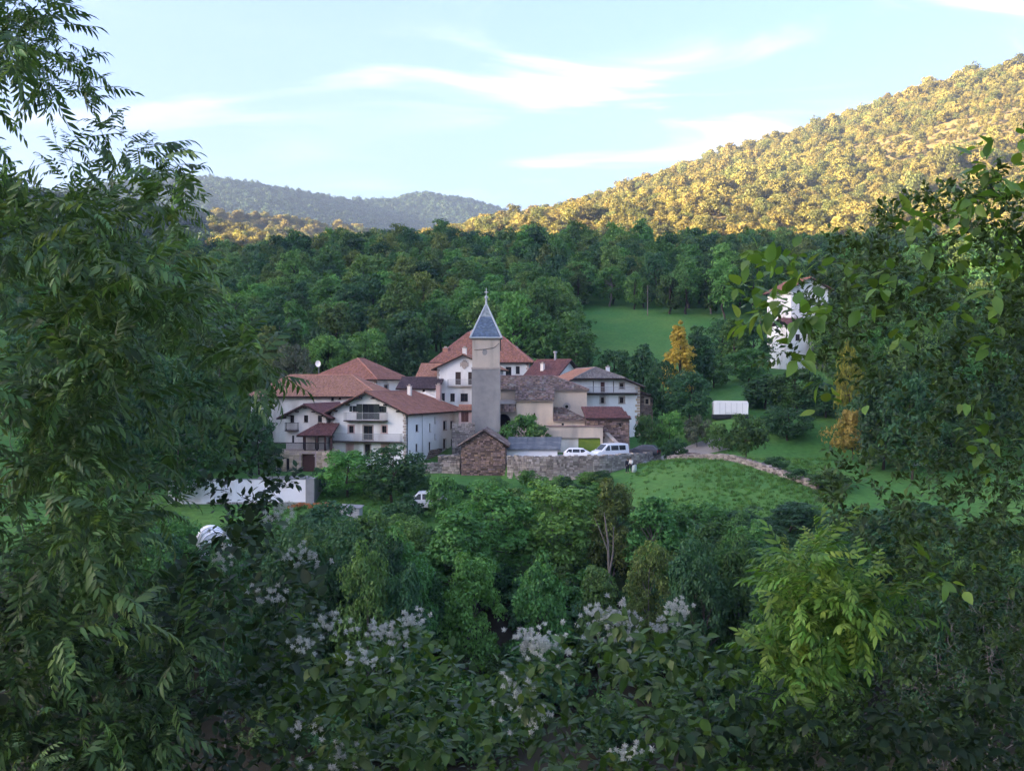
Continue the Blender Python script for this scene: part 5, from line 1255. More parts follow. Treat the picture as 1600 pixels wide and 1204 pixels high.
p = P(1004, 700, 140.5); car('dark_car', 'dark car parked at the right end of the terrace, half hidden by the wall', (p.x, p.y, h1(p.x, p.y) + .06), R(160), 'car_dark', est_st, 4.3, 1.78, 2, 'car', 0.31, (1.35, -1.3), win=((.9, .0, -.05, .3, .95, 1.32), (-.1, -1.0, -.98, -.12, .95, 1.34), (-1.08, -1.8, -1.5, -1.06, .95, 1.32)))
p = P(664, 780, 119.5); car('white_van', 'white van showing only in part between the dark tree and the valley wood', (p.x, p.y, h1(p.x, p.y) + .02), R(185), 'car_white', van_st, 4.7, 1.92, 2, 'van', 0.33, (1.5, -1.45), win=((1.25, .45, .45, .72, 1.12, 1.72), (.3, -.8, -.8, .3, 1.14, 1.72)))
# white trailer behind the bushes on the right
tp = P(1141, 648, 158); tr = empty('white_trailer', (tp.x, tp.y, h1(tp.x, tp.y)), R(-4), 'plain white box trailer standing among the bushes right of the golden conifer', 'trailer'); zt0 = tp.z - h1(tp.x, tp.y)
mb = MB(); prof = [(-2.45, zt0 + .1), (2.4, zt0 + .1), (2.45, zt0 + 1.7), (2.3, zt0 + 2.0), (-2.2, zt0 + 2.05), (-2.5, zt0 + 1.75)]
mb.add([(x, y, z) for y in (-1.05, 1.05) for x, z in prof], [(0, 1, 2, 3, 4, 5), (11, 10, 9, 8, 7, 6)] + [((i + 1) % 6, i, i + 6, (i + 1) % 6 + 6) for i in range(6)]); bd = mb.build('body', M['white_paint'], tr)
mb = MB(); 
for x in (-1.6, -0.8, 0, 0.8, 1.6): mb.box((x - .02, -1.075, zt0 + .15), (x + .02, -1.052, zt0 + 1.75))
mb.build('panel_rib', M['rail_pale'], bd)
mb = MB(); mb.box((-2.6, -1.0, -0.2), (2.5, 1.0, zt0 + .095)); mb.build('chassis', M['iron'], tr)
for x in (-.5, .5):
    mb = MB(); mb.tube([(x, -1.15, max(zt0 - .1, .35)), (x, -0.9, max(zt0 - .1, .35))], .36, 14); mb.build('wheel', M['tyre'], tr)
# polytunnel showing as a pale arch low on the left, hutch, trough, cylinder
pt = P(338, 868, 96); tn = empty('polytunnel', (pt.x, pt.y, h1(pt.x, pt.y)), R(20), 'pale arched polytunnel glimpsed through the left-hand bushes', 'polytunnel'); top_z = P(340, 832, 96).z - h1(pt.x, pt.y)
mb = MB(); n = 12; V_ = []; F_ = []
for y in (0, 6):
    for k in range(n + 1): a = math.pi * k / n; V_.append((1.3 * math.cos(a), y, (top_z - 1.3) + 1.3 * math.sin(a)))
    V_ += [(-1.3, y, -.3), (1.3, y, -.3)]
for k in range(n): F_.append((k + 1, k, k + n + 3, k + n + 4))
F_.append(tuple(range(n + 1)) + (n + 1, n + 2)); F_ += [(n, n + 1, 2 * n + 4, 2 * n + 3), (n + 2, 0, n + 3, 2 * n + 5)]
mb.add(V_, F_); cv_ = mb.build('cover', M['white_paint'], tn)
mb = MB()
for y in (0, 2, 4): mb.tube([(1.32 * math.cos(math.pi * k / n), y - .03, (top_z - 1.3) + 1.32 * math.sin(math.pi * k / n)) for k in range(n + 1)], 0.035, 5)
mb.build('hoop', M['metal'], tn)
hp = P(549, 803, 116.5); ht = empty('garden_hutch', (hp.x, hp.y, h1(hp.x, hp.y) - .1), R(-6), 'small weathered wooden hutch with a dark opening in the garden below the white house', 'hutch')
mb = MB(); wall_panel(mb, (-1.05, -0.7, 0), (1, 0, 0), [(0, 0), (2.1, 0), (2.1, 1.35), (0, 1.45)], [(0.75, 1.35, 0.72, 1.2), (0.15, 0.55, 0.15, 0.5), (0.75, 1.35, 0.15, 0.5)], 0.2)
mb.poly([(1.05, -.7, 0), (1.05, .7, 0), (1.05, .7, 1.35), (1.05, -.7, 1.35)]); mb.poly([(-1.05, .7, 0), (-1.05, -.7, 0), (-1.05, -.7, 1.45), (-1.05, .7, 1.45)]); hw_ = mb.build('wall', M['rail_pale'], ht)
mb = MB(); mb.box((-1.0, -.48, 0.02), (1.0, -.45, 1.3)); mb.build('interior_board', M['interior'], ht)
mb = MB(); mb.slab([(-1.2, -.9, 1.5), (1.2, -.9, 1.4), (1.2, .8, 1.55), (-1.2, .8, 1.65)], (0, 0, -.06)); mb.build('roof', M['concrete'], ht)
mb = MB()
for i in range(5): mb.box((-1.05, -.725, .05 + i * .26), (1.05, -.703, .07 + i * .26))
mb.build('batten', M['concrete'], hw_)
cp = P(1432, 728, 128); tk = empty('white_tank', (cp.x, cp.y, cp.z - .35), R(10), 'small white water tank glimpsed through the twigs of the right-hand shrub', 'tank')
mb = MB(); mb.box((-1.0, -.5, -.8), (1.0, .5, .75)); b_ = mb.build('tank_body', M['white_paint'], tk); mb = MB()
for x in (-.6, 0, .6): mb.box((x - .03, -.53, -.8), (x + .03, -.503, .75))
mb.lathe([(.2, .75), (.2, .85), (.02, .86)], 10); mb.build('rib', M['rail_pale'], b_)
br = P(991, 746, 129.6); bo = empty('pale_drum', (br.x, br.y, h1(br.x, br.y) - .05), 0, 'pale plastic drum standing in the grass beside the two people', 'drum')
mb = MB(); mb.lathe([(.02, 0), (.27, 0), (.3, .08), (.3, .3), (.315, .34), (.3, .38), (.3, .72), (.26, .82), (.02, .84)], 14); mb.build('body', M['plastic'], bo); mb = MB(); mb.lathe([(.28, .79), (.29, .8), (.29, .86), (.02, .87)], 14); mb.build('lid', M['lead'], bo)

# ------------------------------------------------------------------ two people at the foot of the wall
def person(loc, rz, label, top, legs, lean):
    e = empty('person', loc, rz, label, 'person')
    pts = {'pel': (0, 0, .92), 'chest': (lean * .5, 0, 1.28), 'neck': (lean * .8, 0, 1.46), 'hipL': (0, .1, .88), 'kneeL': (.05, .12, .48), 'ankL': (0, .12, .07), 'toeL': (.16, .13, .04), 'hipR': (0, -.1, .88), 'kneeR': (.02, -.12, .48), 'ankR': (-.05, -.13, .07), 'toeR': (.11, -.14, .04),
           'shL': (lean * .7, .19, 1.40), 'elL': (lean * .6 + .05, .27, 1.12), 'wrL': (lean * .6 + .22, .22, .95), 'shR': (lean * .7, -.19, 1.40), 'elR': (lean * .6 + .02, -.27, 1.12), 'wrR': (lean * .6 + .18, -.24, .93), 'head': (lean + .02, 0, 1.60), 'crown': (lean + .02, 0, 1.70), 'hdL': (lean * .6 + .30, .20, .90), 'hdR': (lean * .6 + .26, -.23, .88)}
    rad = {'pel': .15, 'chest': .165, 'neck': .06, 'hipL': .095, 'kneeL': .065, 'ankL': .05, 'toeL': .045, 'hipR': .095, 'kneeR': .065, 'ankR': .05, 'toeR': .045, 'shL': .07, 'elL': .05, 'wrL': .035, 'shR': .07, 'elR': .05, 'wrR': .035, 'head': .095, 'crown': .075, 'hdL': .04, 'hdR': .04}
    ed = [('pel', 'chest'), ('chest', 'neck'), ('neck', 'head'), ('head', 'crown'), ('pel', 'hipL'), ('hipL', 'kneeL'), ('kneeL', 'ankL'), ('ankL', 'toeL'), ('pel', 'hipR'), ('hipR', 'kneeR'), ('kneeR', 'ankR'), ('ankR', 'toeR'), ('chest', 'shL'), ('shL', 'elL'), ('elL', 'wrL'), ('wrL', 'hdL'), ('chest', 'shR'), ('shR', 'elR'), ('elR', 'wrR'), ('wrR', 'hdR')]
    ks = list(pts); me = bpy.data.meshes.new('body'); me.from_pydata([pts[k] for k in ks], [(ks.index(a), ks.index(b)) for a, b in ed], [])
    o = link('body', me, None, e); me.materials.append(M['skin'])
    md = o.modifiers.new('skin', 'SKIN'); md.use_smooth_shade = True
    for i, k in enumerate(ks): me.skin_vertices[0].data[i].radius = (rad[k], rad[k])
    me.skin_vertices[0].data[ks.index('pel')].use_root = True
    s_ = o.modifiers.new('sub', 'SUBSURF'); s_.levels = s_.render_levels = 1
    def shell(nm, mt, names, grow):      # clothing: a slightly larger skin over the same limbs
        m2 = bpy.data.meshes.new(nm); kk = [k for k in ks if k in names]; m2.from_pydata([pts[k] for k in kk], [(kk.index(a), kk.index(b)) for a, b in ed if a in kk and b in kk], [])
        c = link(nm, m2, M[mt], e); c.modifiers.new('skin', 'SKIN').use_smooth_shade = True
        for i, k in enumerate(kk): m2.skin_vertices[0].data[i].radius = (rad[k] + grow, rad[k] + grow)
        m2.skin_vertices[0].data[kk.index('pel')].use_root = True
        q = c.modifiers.new('sub', 'SUBSURF'); q.levels = q.render_levels = 1
    shell('trousers', legs, ('pel', 'hipL', 'kneeL', 'ankL', 'hipR', 'kneeR', 'ankR'), .018)
    shell('jacket', top, ('pel', 'chest', 'shL', 'elL', 'wrL', 'shR', 'elR', 'wrR'), .022)
    m = MB(); hx = lean + .01; m.lathe([(.108, .0), (.112, .05), (.09, .1), (.04, .125), (.005, .128)], 12, (hx, 0, 1.645)); m.build('hair', M['bark'], e)
    m = MB(); m.box((hx + .085, .025, 1.635), (hx + .1, .045, 1.65)); m.box((hx + .085, -.045, 1.635), (hx + .1, -.025, 1.65)); m.box((hx + .09, -.025, 1.56), (hx + .1, .025, 1.57)); m.box((hx + .09, -.012, 1.59), (hx + .118, .012, 1.625)); m.build('face', M['wood_red'], e)
    return e
q = P(980, 745, 129.9); person((q.x, q.y, h1(q.x, q.y)), R(-60), 'person in dark clothes standing at the retaining wall, left of two', 'cloth_dark', 'cloth_dark', .1)
q = P(987.5, 745, 129.7); person((q.x, q.y, h1(q.x, q.y)), R(-140), 'person in a white top bending forward at the retaining wall, right of two', 'cloth_white', 'cloth_dark', .25)

# ------------------------------------------------------------------ trees and bushes round the village and in the valley
VAL = [make_proto('valley_tree', 200 + i, 12.0, [3.6, 3.9, 3.4, 4.0][i], [5.8, 5.6, 5.9, 5.7][i], 105, 100, 0.18, ['round', 'round', 'tall', 'round'][i], 0.27, 0.17, 12) for i in range(4)]
MID = [make_proto('small_tree', 280 + i, 6.0, [2.4, 2.6, 2.2][i], [2.95, 2.8, 3.0][i], 70, 80, 0.15, ['round', 'round', 'tall'][i], 0.32, 0.11, 8) for i in range(3)]
VRX = [4.3, 4.6, 3.7, 4.8]
BSH = [make_proto('bush', 230 + i, 3.0, [1.7, 1.9, 1.6][i], [1.45, 1.35, 1.5][i], 40, 70, 0.13, ['dome', 'round', 'round'][i], 0.34, 0.05, 8) for i in range(3)]
BRX = [2.1, 2.3, 2.0]
CON = make_proto('conifer', 260, 8.0, 2.1, 4.0, 90, 70, 0.13, 'cone', 0.30, 0.14, 4)
rt = random.Random(8)
def plant(name, px, py_top, w, Y, mat, label, kind='v', i=0, cat='tree', group=None, bark='bark', base_drop=0.15):
    x = (px - 800) / F_PX * Y; z = h1(x, Y); H = (602 - py_top) / F_PX * Y - z
    if kind == 'v': ms, ph, rx_ = VAL[i % 4], 12.0, VRX[i % 4]
    elif kind == 'b': ms, ph, rx_ = BSH[i % 3], 3.0, BRX[i % 3]
    elif kind == 's': ms, ph, rx_ = MID[i % 3], 6.0, [2.9, 3.1, 2.4][i % 3]
    else: ms, ph, rx_ = CON, 8.0, 2.4
    sx = w / F_PX * Y / 2 / rx_; H = max(H, 0.6) * (1.08 if kind != 'c' else 1.0)
    return tree(name, (x, Y, z - base_drop), ms, (M[bark], M[mat]), sx, rt.uniform(0, 6.28), label, cat, group, (H + base_drop) / ph)
L_ = [  # px, py_top, width px, Y, leaf, kind, mesh, name, label
 (543, 708, 105, 124, 'leaf_bright', 's', 0, 'walnut_tree', 'broad mid green tree in front of the white three-storey house, left of a darker one'),
 (612, 704, 125, 122, 'leaf_dark', 's', 1, 'dark_tree', 'dark round tree in front of the right corner of the three-storey house'),
 (500, 735, 50, 126, 'leaf_dark', 'b', 1, 'bush', 'dark bush at the end of the white garden wall'),
 (692, 752, 66, 116.5, 'leaf_mid', 'b', 0, 'bush', 'green bush hiding the right half of the white van'),
 (636, 775, 60, 116.0, 'leaf_dark', 'b', 2, 'bush', 'dark bush hiding the left front of the white van'),
 (816, 655, 74, 146.0, 'leaf_mid', 'b', 1, 'bush', 'spreading green bush in front of the church porch'),
 (845, 668, 44, 145.0, 'leaf_mid', 'b', 2, 'bush', 'small green bush below the side chapel of the church'),
 (1165, 655, 84, 135, 'leaf_mid', 'b', 0, 'round_bush', 'large dark green round bush beside the meadow wall'),
 (1010, 655, 46, 150, 'leaf_mid', 'b', 1, 'bush', 'green bush at the right corner of the balcony house'),
 (1046, 650, 60, 151, 'leaf_bright', 'b', 2, 'bush', 'light green bush behind the road below the golden conifer'),
 (1088, 655, 50, 150, 'leaf_grey', 'b', 0, 'bush', 'grey-green bush between golden conifer and round bush'),
 (1124, 668, 54, 147, 'leaf_mid', 'b', 1, 'bush', 'mid green bush just left of the large round bush'),
 (1052, 688, 52, 141.5, 'leaf_dark', 'b', 2, 'bush', 'low dark bush at the bend of the road'),
 (1062, 499, 84, 172, 'leaf_gold', 'c', 0, 'golden_conifer', 'golden yellow conifer right of the village below the green field'),
 (1090, 520, 62, 176, 'leaf_dark', 's', 2, 'dark_tree', 'dark green tree pressed against the right side of the golden conifer'),
 (1035, 570, 60, 165, 'leaf_dark', 's', 4, 'dark_tree', 'dark tree right behind the stone annex'),
 (1078, 585, 80, 160, 'leaf_dark', 's', 0, 'dark_tree', 'dark broad tree below the golden conifer'),
 (1115, 560, 70, 178, 'leaf_mid', 's', 1, 'green_tree', 'mid green tree left above the white trailer'),
 (1170, 548, 80, 182, 'leaf_mid', 's', 3, 'green_tree', 'broad green tree above the white trailer'),
 (1195, 590, 90, 164, 'leaf_dark', 's', 5, 'dark_tree', 'dark tree right of the white trailer'),
 (1245, 580, 90, 160, 'leaf_mid', 's', 0, 'green_tree', 'green tree below the tall white house on the right'),
 (1230, 640, 90, 150, 'leaf_dark', 's', 1, 'dark_tree', 'dark tree behind the upper meadow, right of the round bush'),
 (1290, 600, 100, 158, 'leaf_dark', 's', 3, 'dark_tree', 'dark tree left of the yellow tree behind the right-hand shrub'),
 (1326, 548, 46, 148, 'leaf_yellow', 's', 4, 'yellow_tree', 'narrow yellow tree showing through the right-hand shrub'),
 (1332, 650, 84, 132, 'leaf_autumn', 'b', 1, 'autumn_bush', 'orange-yellow autumn bush behind the twigs on the right'),
 (1400, 610, 110, 150, 'leaf_mid', 's', 2, 'green_tree', 'green tree right of the yellow tree behind the shrub'),
 (1480, 590, 120, 152, 'leaf_dark', 's', 0, 'dark_tree', 'dark tree far right behind the shrub'),
 (1212, 715, 46, 126, 'leaf_dark', 'b', 0, 'bush', 'low dark bush at the lower end of the meadow wall'),
 (1248, 735, 50, 121, 'leaf_dark', 'b', 1, 'bush', 'dark bush at the foot of the meadow wall'),
 (1300, 740, 90, 118, 'leaf_mid', 'b', 2, 'bush', 'green bush beyond the lower right end of the meadow'),
 (405, 640, 60, 137, 'leaf_dark', 's', 5, 'dark_tree', 'dark tree at the left of the terrace house'),
 (370, 625, 80, 146, 'leaf_dark', 's', 1, 'dark_tree', 'dark tree behind the white garden wall on the left'),
 (320, 640, 90, 140, 'leaf_mid', 's', 3, 'green_tree', 'green tree behind the left-hand foreground tree, above the garden wall'),
 (425, 700, 36, 133, 'leaf_dark', 'b', 0, 'bush', 'dark bush at the left corner of the stone garage'),
 (420, 520, 70, 190, 'leaf_olive', 's', 2, 'olive_tree', 'olive green tree above the long salmon roof'),
 (510, 530, 80, 188, 'leaf_bright', 's', 0, 'light_tree', 'light green tree just above the hipped red roof'),
 (570, 525, 90, 190, 'leaf_mid', 's', 1, 'green_tree', 'green tree behind the right side of the hipped red roof'),
 (640, 520, 80, 190, 'leaf_dark', 's', 3, 'dark_tree', 'dark tree between hipped house and manor'),
 (460, 545, 70, 180, 'leaf_grey', 's', 4, 'grey_tree', 'greyish tree left of the satellite dish'),
 (850, 500, 80, 205, 'leaf_mid', 's', 5, 'green_tree', 'green tree right above the manor roof'),
 (905, 540, 60, 200, 'leaf_dark', 's', 2, 'dark_tree', 'dark tree at the lower left corner of the green field'),
 (960, 550, 70, 192, 'leaf_dark', 's', 0, 'dark_tree', 'dark tree behind the roof of the balcony house'),
 (1005, 545, 60, 188, 'leaf_dark', 's', 5, 'dark_tree', 'dark tree between balcony house and golden conifer'),
 # valley wood in front of the village
 (715, 800, 150, 95, 'leaf_mid', 'v', 2, 'valley_tree', 'mid green tree at the left front of the bright valley trees'),
 (765, 768, 165, 102, 'leaf_bright', 'v', 0, 'valley_tree', 'big bright green tree in the valley below the rubble barn'),
 (868, 764, 165, 103, 'leaf_bright', 'v', 1, 'valley_tree', 'big bright green tree in the valley below the retaining wall'),
 (958, 760, 100, 102, 'leaf_olive', 'v', 3, 'valley_tree', 'yellow-green crown in the middle of the valley trees'),
 (1022, 780, 120, 100, 'leaf_mid', 'v', 2, 'valley_tree', 'green tree right of the yellow-green crown'),
 (1085, 790, 130, 104, 'leaf_mid', 'v', 1, 'valley_tree', 'shaded tree at the lower edge of the meadow'),
 (1160, 800, 140, 105, 'leaf_dark', 'v', 0, 'valley_tree', 'dark tree in the right of the valley below the meadow'),
 (1240, 790, 140, 107, 'leaf_dark', 'v', 3, 'valley_tree', 'dark tree in the valley beside the right-hand shrub'),
 (632, 815, 110, 98, 'leaf_mid', 'v', 3, 'valley_tree', 'bushy tree below the white van, left of the bright valley trees'),
 (565, 818, 110, 99, 'leaf_dark', 'v', 2, 'valley_tree', 'dark tree below the garden hutch'),
 (500, 835, 110, 98, 'leaf_dark', 'v', 1, 'valley_tree', 'dark tree below the left part of the garden'),
 (430, 830, 110, 100, 'leaf_mid', 'v', 0, 'valley_tree', 'tree below the white garden wall, left part'),
 (735, 880, 120, 86, 'leaf_bright', 'v', 3, 'valley_tree', 'lower bright green tree in front of the bright valley trees'),
 (842, 885, 110, 85, 'leaf_mid', 'v', 0, 'valley_tree', 'lower green tree in front at the middle of the valley'),
 (935, 890, 90, 87, 'leaf_mid', 'v', 2, 'valley_tree', 'lower green tree beside the bare pale stems'),
 (1015, 860, 90, 90, 'leaf_olive', 'v', 1, 'valley_tree', 'low olive tree right of the bare pale stems'),
 (640, 890, 120, 86, 'leaf_dark', 'v', 1, 'valley_tree', 'lower dark tree at the left front of the valley'),
 (1100, 890, 130, 88, 'leaf_dark', 'v', 3, 'valley_tree', 'lower dark tree right of the olive one'),
 (1200, 890, 140, 88, 'leaf_dark', 'v', 0, 'valley_tree', 'lower dark tree behind the bright ash sapling'),
 (540, 910, 130, 84, 'leaf_dark', 'v', 3, 'valley_tree', 'lowest dark tree at the left of the valley'),
 (340, 850, 150, 92, 'leaf_dark', 'v', 2, 'valley_tree', 'dark tree below the pale polytunnel'),
 (1340, 800, 160, 102, 'leaf_dark', 'v', 1, 'valley_tree', 'dark valley tree behind the right-hand shrub'),
 (1450, 790, 160, 104, 'leaf_dark', 'v', 2, 'valley_tree', 'dark valley tree at the far right behind the shrub'),
 (230, 800, 160, 104, 'leaf_dark', 'v', 0, 'valley_tree', 'dark valley tree behind the left-hand foreground tree'),
]
for j, (px, pt_, w, Y, mt, kd, i, nm, lb) in enumerate(L_):
    plant(nm, px, pt_, w, Y, mt, lb, kd, i, 'bush' if kd == 'b' else 'tree', bark='bark_pale' if nm == 'valley_tree' and j % 2 else 'bark')
# scrub: hedge below the walls, undergrowth under the valley trees
for k in range(34):
    px = rt.uniform(640, 945); Y = rt.uniform(120, 129.5)
    plant('hedge_shrub', px, 0, rt.uniform(30, 60), Y, rt.choice(['leaf_mid', 'leaf_dark', 'leaf_mid', 'leaf_bright']), 'green shrub of the hedge below barn and retaining wall', 'b', k, 'shrub', 'hedge shrubs below the retaining wall').scale = (s_ := rt.uniform(.55, .85), s_, s_ * rt.uniform(.55, .9))
for k in range(120):
    px = rt.uniform(380, 1330); Y = rt.uniform(74, 112)
    if px > 1000 and Y > 104: continue
    plant('undergrowth_shrub', px, 0, 60, Y, rt.choice(['leaf_mid', 'leaf_dark', 'leaf_dark']), 'dark shrub of the undergrowth between the valley trees', 'b', k, 'shrub', 'undergrowth shrubs of the valley').scale = (s_ := rt.uniform(.8, 1.5), s_, s_ * rt.uniform(.7, 1.2))
for k in range(112):      # the rest of the valley wood
    px = rt.uniform(40, 1740); Y = rt.uniform(76, 112)
    if 900 < px < 1290 and Y > 106: Y = rt.uniform(80, 104)
    if 650 < px < 1060 and Y < 104: px = rt.choice([rt.uniform(380, 640), rt.uniform(1070, 1300)])
    x = (px - 800) / F_PX * Y; top = rt.uniform(805, 850) + max(0, 100 - Y) * 2.6
    mt = rt.choice(['leaf_mid', 'leaf_dark', 'leaf_dark'])
    plant('valley_wood_tree', px, top, rt.uniform(95, 135), Y, mt, {'leaf_mid': 'shaded mid green tree of the wood filling the valley below the village', 'leaf_dark': 'shaded dark tree of the wood filling the valley below the village'}[mt], 'v', k, 'tree', {'leaf_mid': 'mid green trees of the valley wood', 'leaf_dark': 'dark trees of the valley wood'}[mt])
for k in range(84):      # trees on both flanks, seen through the foreground leaves
    px = rt.uniform(40, 330) if k % 2 else rt.uniform(1330, 1720); Y = rt.uniform(116, 188)
    plant('flank_tree', px, rt.uniform(540, 640) + (150 - Y) * 1.2, rt.uniform(70, 110), Y, rt.choice(['leaf_mid', 'leaf_dark']), 'tree at the left flank of the village behind the foreground ash' if k % 2 else 'tree at the right flank of the village behind the foreground shrub', 's', k, 'tree', 'trees at the left flank' if k % 2 else 'trees at the right flank')
def bank_scrub():
    r = np.random.default_rng(77); q = np.concatenate([jitter_grid(-42, 42, 9, 74, 1.9, r), jitter_grid(-6, 6, 5.0, 9, .7, r)]); x, y = q[:, 0], q[:, 1]; k = (np.abs(px_of(x, y) - 800) < 1050); x, y = x[k], y[k]
    z = height(x, y); lim = -0.36 * y - 0.4; s = r.uniform(.35, .8, len(x)); s = np.minimum(s, np.maximum((lim - z) / 3.2, .2))
    cc = bpy.data.collections.new('scrub_shapes')
    for i in range(3):
        for j, m in enumerate(('leaf_mid', 'leaf_dark')):
            o = bpy.data.objects.new('scrub_%d_%d' % (i, j), BSH[i][1]); cc.objects.link(o); o.material_slots[0].link = 'OBJECT'; o.material_slots[0].material = M[m]
    scatter('bank_scrub', np.stack([x, y, z - .1], 1), np.stack([s, s, s], 1), r.integers(0, 6, len(x)), cc, 'dark scrub covering the steep near bank', 9)
bank_scrub()
for k in range(14):
    px = 455 + k * 5.2 + rt.uniform(-1.5, 1.5); Y = 119.5 + rt.uniform(-.6, .6); x = (px - 800) / F_PX * Y
    V, F, _ = crown_data(300 + k, .3, .22, .38, 10, 16, .07, 'round', .5); e = empty('orange_flower_plant', (x, Y, h1(x, Y)), 0, 'orange flowering plant in the row at the foot of the garden wall', 'flower', 'orange flowers by the garden wall')
    c = link('flower', mesh_np('flower', V, F), M['orange_flower'], e); mb = MB(); mb.tube([(0, 0, -.05), (.02, 0, .4)], .015, 5); mb.build('stem', M['leaf_mid'], e)
# bare pale stems that show in the middle of the valley trees
for (px, py0, py1, Y, lb) in ((950, 905, 800, 98.5, 'pale forked tree trunk standing bare among the valley trees'), (742, 850, 800, 96, 'thin pale trunk at the left of the bright valley trees')):
    x = (px - 800) / F_PX * Y; z0 = h1(x, Y); e = empty('bare_trunk', (x, Y, z0), 0, lb, 'tree trunk'); zt_ = (602 - py1) / F_PX * Y - z0
    mb = MB(); mb.tube([(0, 0, -.3), (.1, 0, zt_ * .35), (.0, .1, zt_ * .7), (-.35, 0, zt_)], [.16, .13, .1, .04], 7); mb.build('stem', M['bark_pale'], e)
    mb = MB(); mb.tube([(.1, 0, zt_ * .35), (.45, -.1, zt_ * .6), (.5, 0, zt_ * .85)], [.1, .08, .03], 6); mb.tube([(.02, .05, zt_ * .6), (-.5, -.2, zt_ * .75), (-1.2, -.2, zt_ * .95)], [.07, .05, .02], 5); mb.build('limb', M['bark_pale'], e)

def meadow_tufts():
    r = np.random.default_rng(31); cc = bpy.data.collections.new('tuft_shapes')
    green('tuft_leaf', (0.065, 0.185, 0.045), (0.115, 0.23, 0.055), obj_var=.3, trans=.4)
    for i in range(3):
        n = 26; a = r.uniform(0, 6.28, n); l = r.uniform(.12, .32, n); sp_ = r.uniform(.1, .7, n); b = np.stack([r.normal(0, .1, n), r.normal(0, .1, n), np.zeros(n)], 1); t = b + np.stack([np.cos(a) * l * sp_, np.sin(a) * l * sp_, l], 1); s_ = np.stack([-np.sin(a), np.cos(a), np.zeros(n)], 1) * .02
        V = np.stack([b - s_, b + s_, t], 1).reshape(-1, 3); o = bpy.data.objects.new('tuft_%d' % i, mesh_np('tuft', V, np.arange(n * 3).reshape(n, 3))); o.data.materials.append(M['tuft_leaf']); cc.objects.link(o)
    P_ = []
    for (px0, px1, Y0, Y1, n) in ((985, 1300, 106, 138, 3200), (380, 700, 112, 132, 1500)):
        Y = r.uniform(Y0, Y1, n); px = r.uniform(px0, px1, n); x = (px - 800) / F_PX * Y; z = height(x, Y); k = wob(x, Y, 9, 41) + r.normal(0, .4, n) > -.25
        wy = np.interp(x, WALLX, WALLY); k &= ~((Y > wy - .3) & (Y < 152) & (x > -3) & (x < 20)); P_.append(np.stack([x, Y, z - .02], 1)[k])
    p_ = np.concatenate(P_); s = r.uniform(.6, 1.6, len(p_)); s = s * np.where(p_[:, 1] > 190, 1.6, 1)
    scatter('meadow_grass', p_, np.stack([s, s, s], 1), r.integers(0, 3, len(p_)), cc, 'uneven tufts of longer grass on the meadows', 12)
meadow_tufts()
q = P(1012, 478, 262); e = empty('utility_pole', (q.x, q.y, h1(q.x, q.y)), 0, 'thin pale utility pole at the top edge of the green field', 'pole'); zt_ = P(1012, 446, 262).z - h1(q.x, q.y)
mb = MB(); mb.tube([(0, 0, -.3), (0, 0, zt_)], [.14, .09], 8); mb.build('post', M['bark_pale'], e); mb = MB(); mb.box((-.6, -.05, zt_ - .5), (.6, .05, zt_ - .4)); mb.build('crossarm', M['wood'], e)
# ------------------------------------------------------------------ foreground plants, three to eight metres from the camera
frng = np.random.default_rng(21)
def in_poly(pts, poly):
    x, y = pts[:, 0], pts[:, 1]; ins = np.zeros(len(pts), bool); n = len(poly); j = n - 1
    for i in range(n):
        xi, yi = poly[i]; xj, yj = poly[j]
        c = ((yi > y) != (yj > y)) & (x < (xj - xi) * (y - yi) / (yj - yi + 1e-9) + xi); ins ^= c; j = i
    return ins
def volume_points(poly, n, y0, y1, dens=None, rng=frng):
    """points through the depth of a plant whose outline is poly, y0 to y1 metres away"""
    out = []; a = np.array(poly, float); lo, hi = a.min(0), a.max(0)
    while sum(len(o) for o in out) < n:
        q = rng.uniform(lo, hi, (n * 2, 2)); q = q[in_poly(q, poly)]
        if dens is not None: q = q[rng.random(len(q)) < dens(q[:, 0], q[:, 1])]
        out.append(q)
    q = np.concatenate(out)[:n]; Y = rng.uniform(y0, y1, n)
    return np.stack([(q[:, 0] - 800) / F_PX * Y, Y, (602 - q[:, 1]) / F_PX * Y], 1)
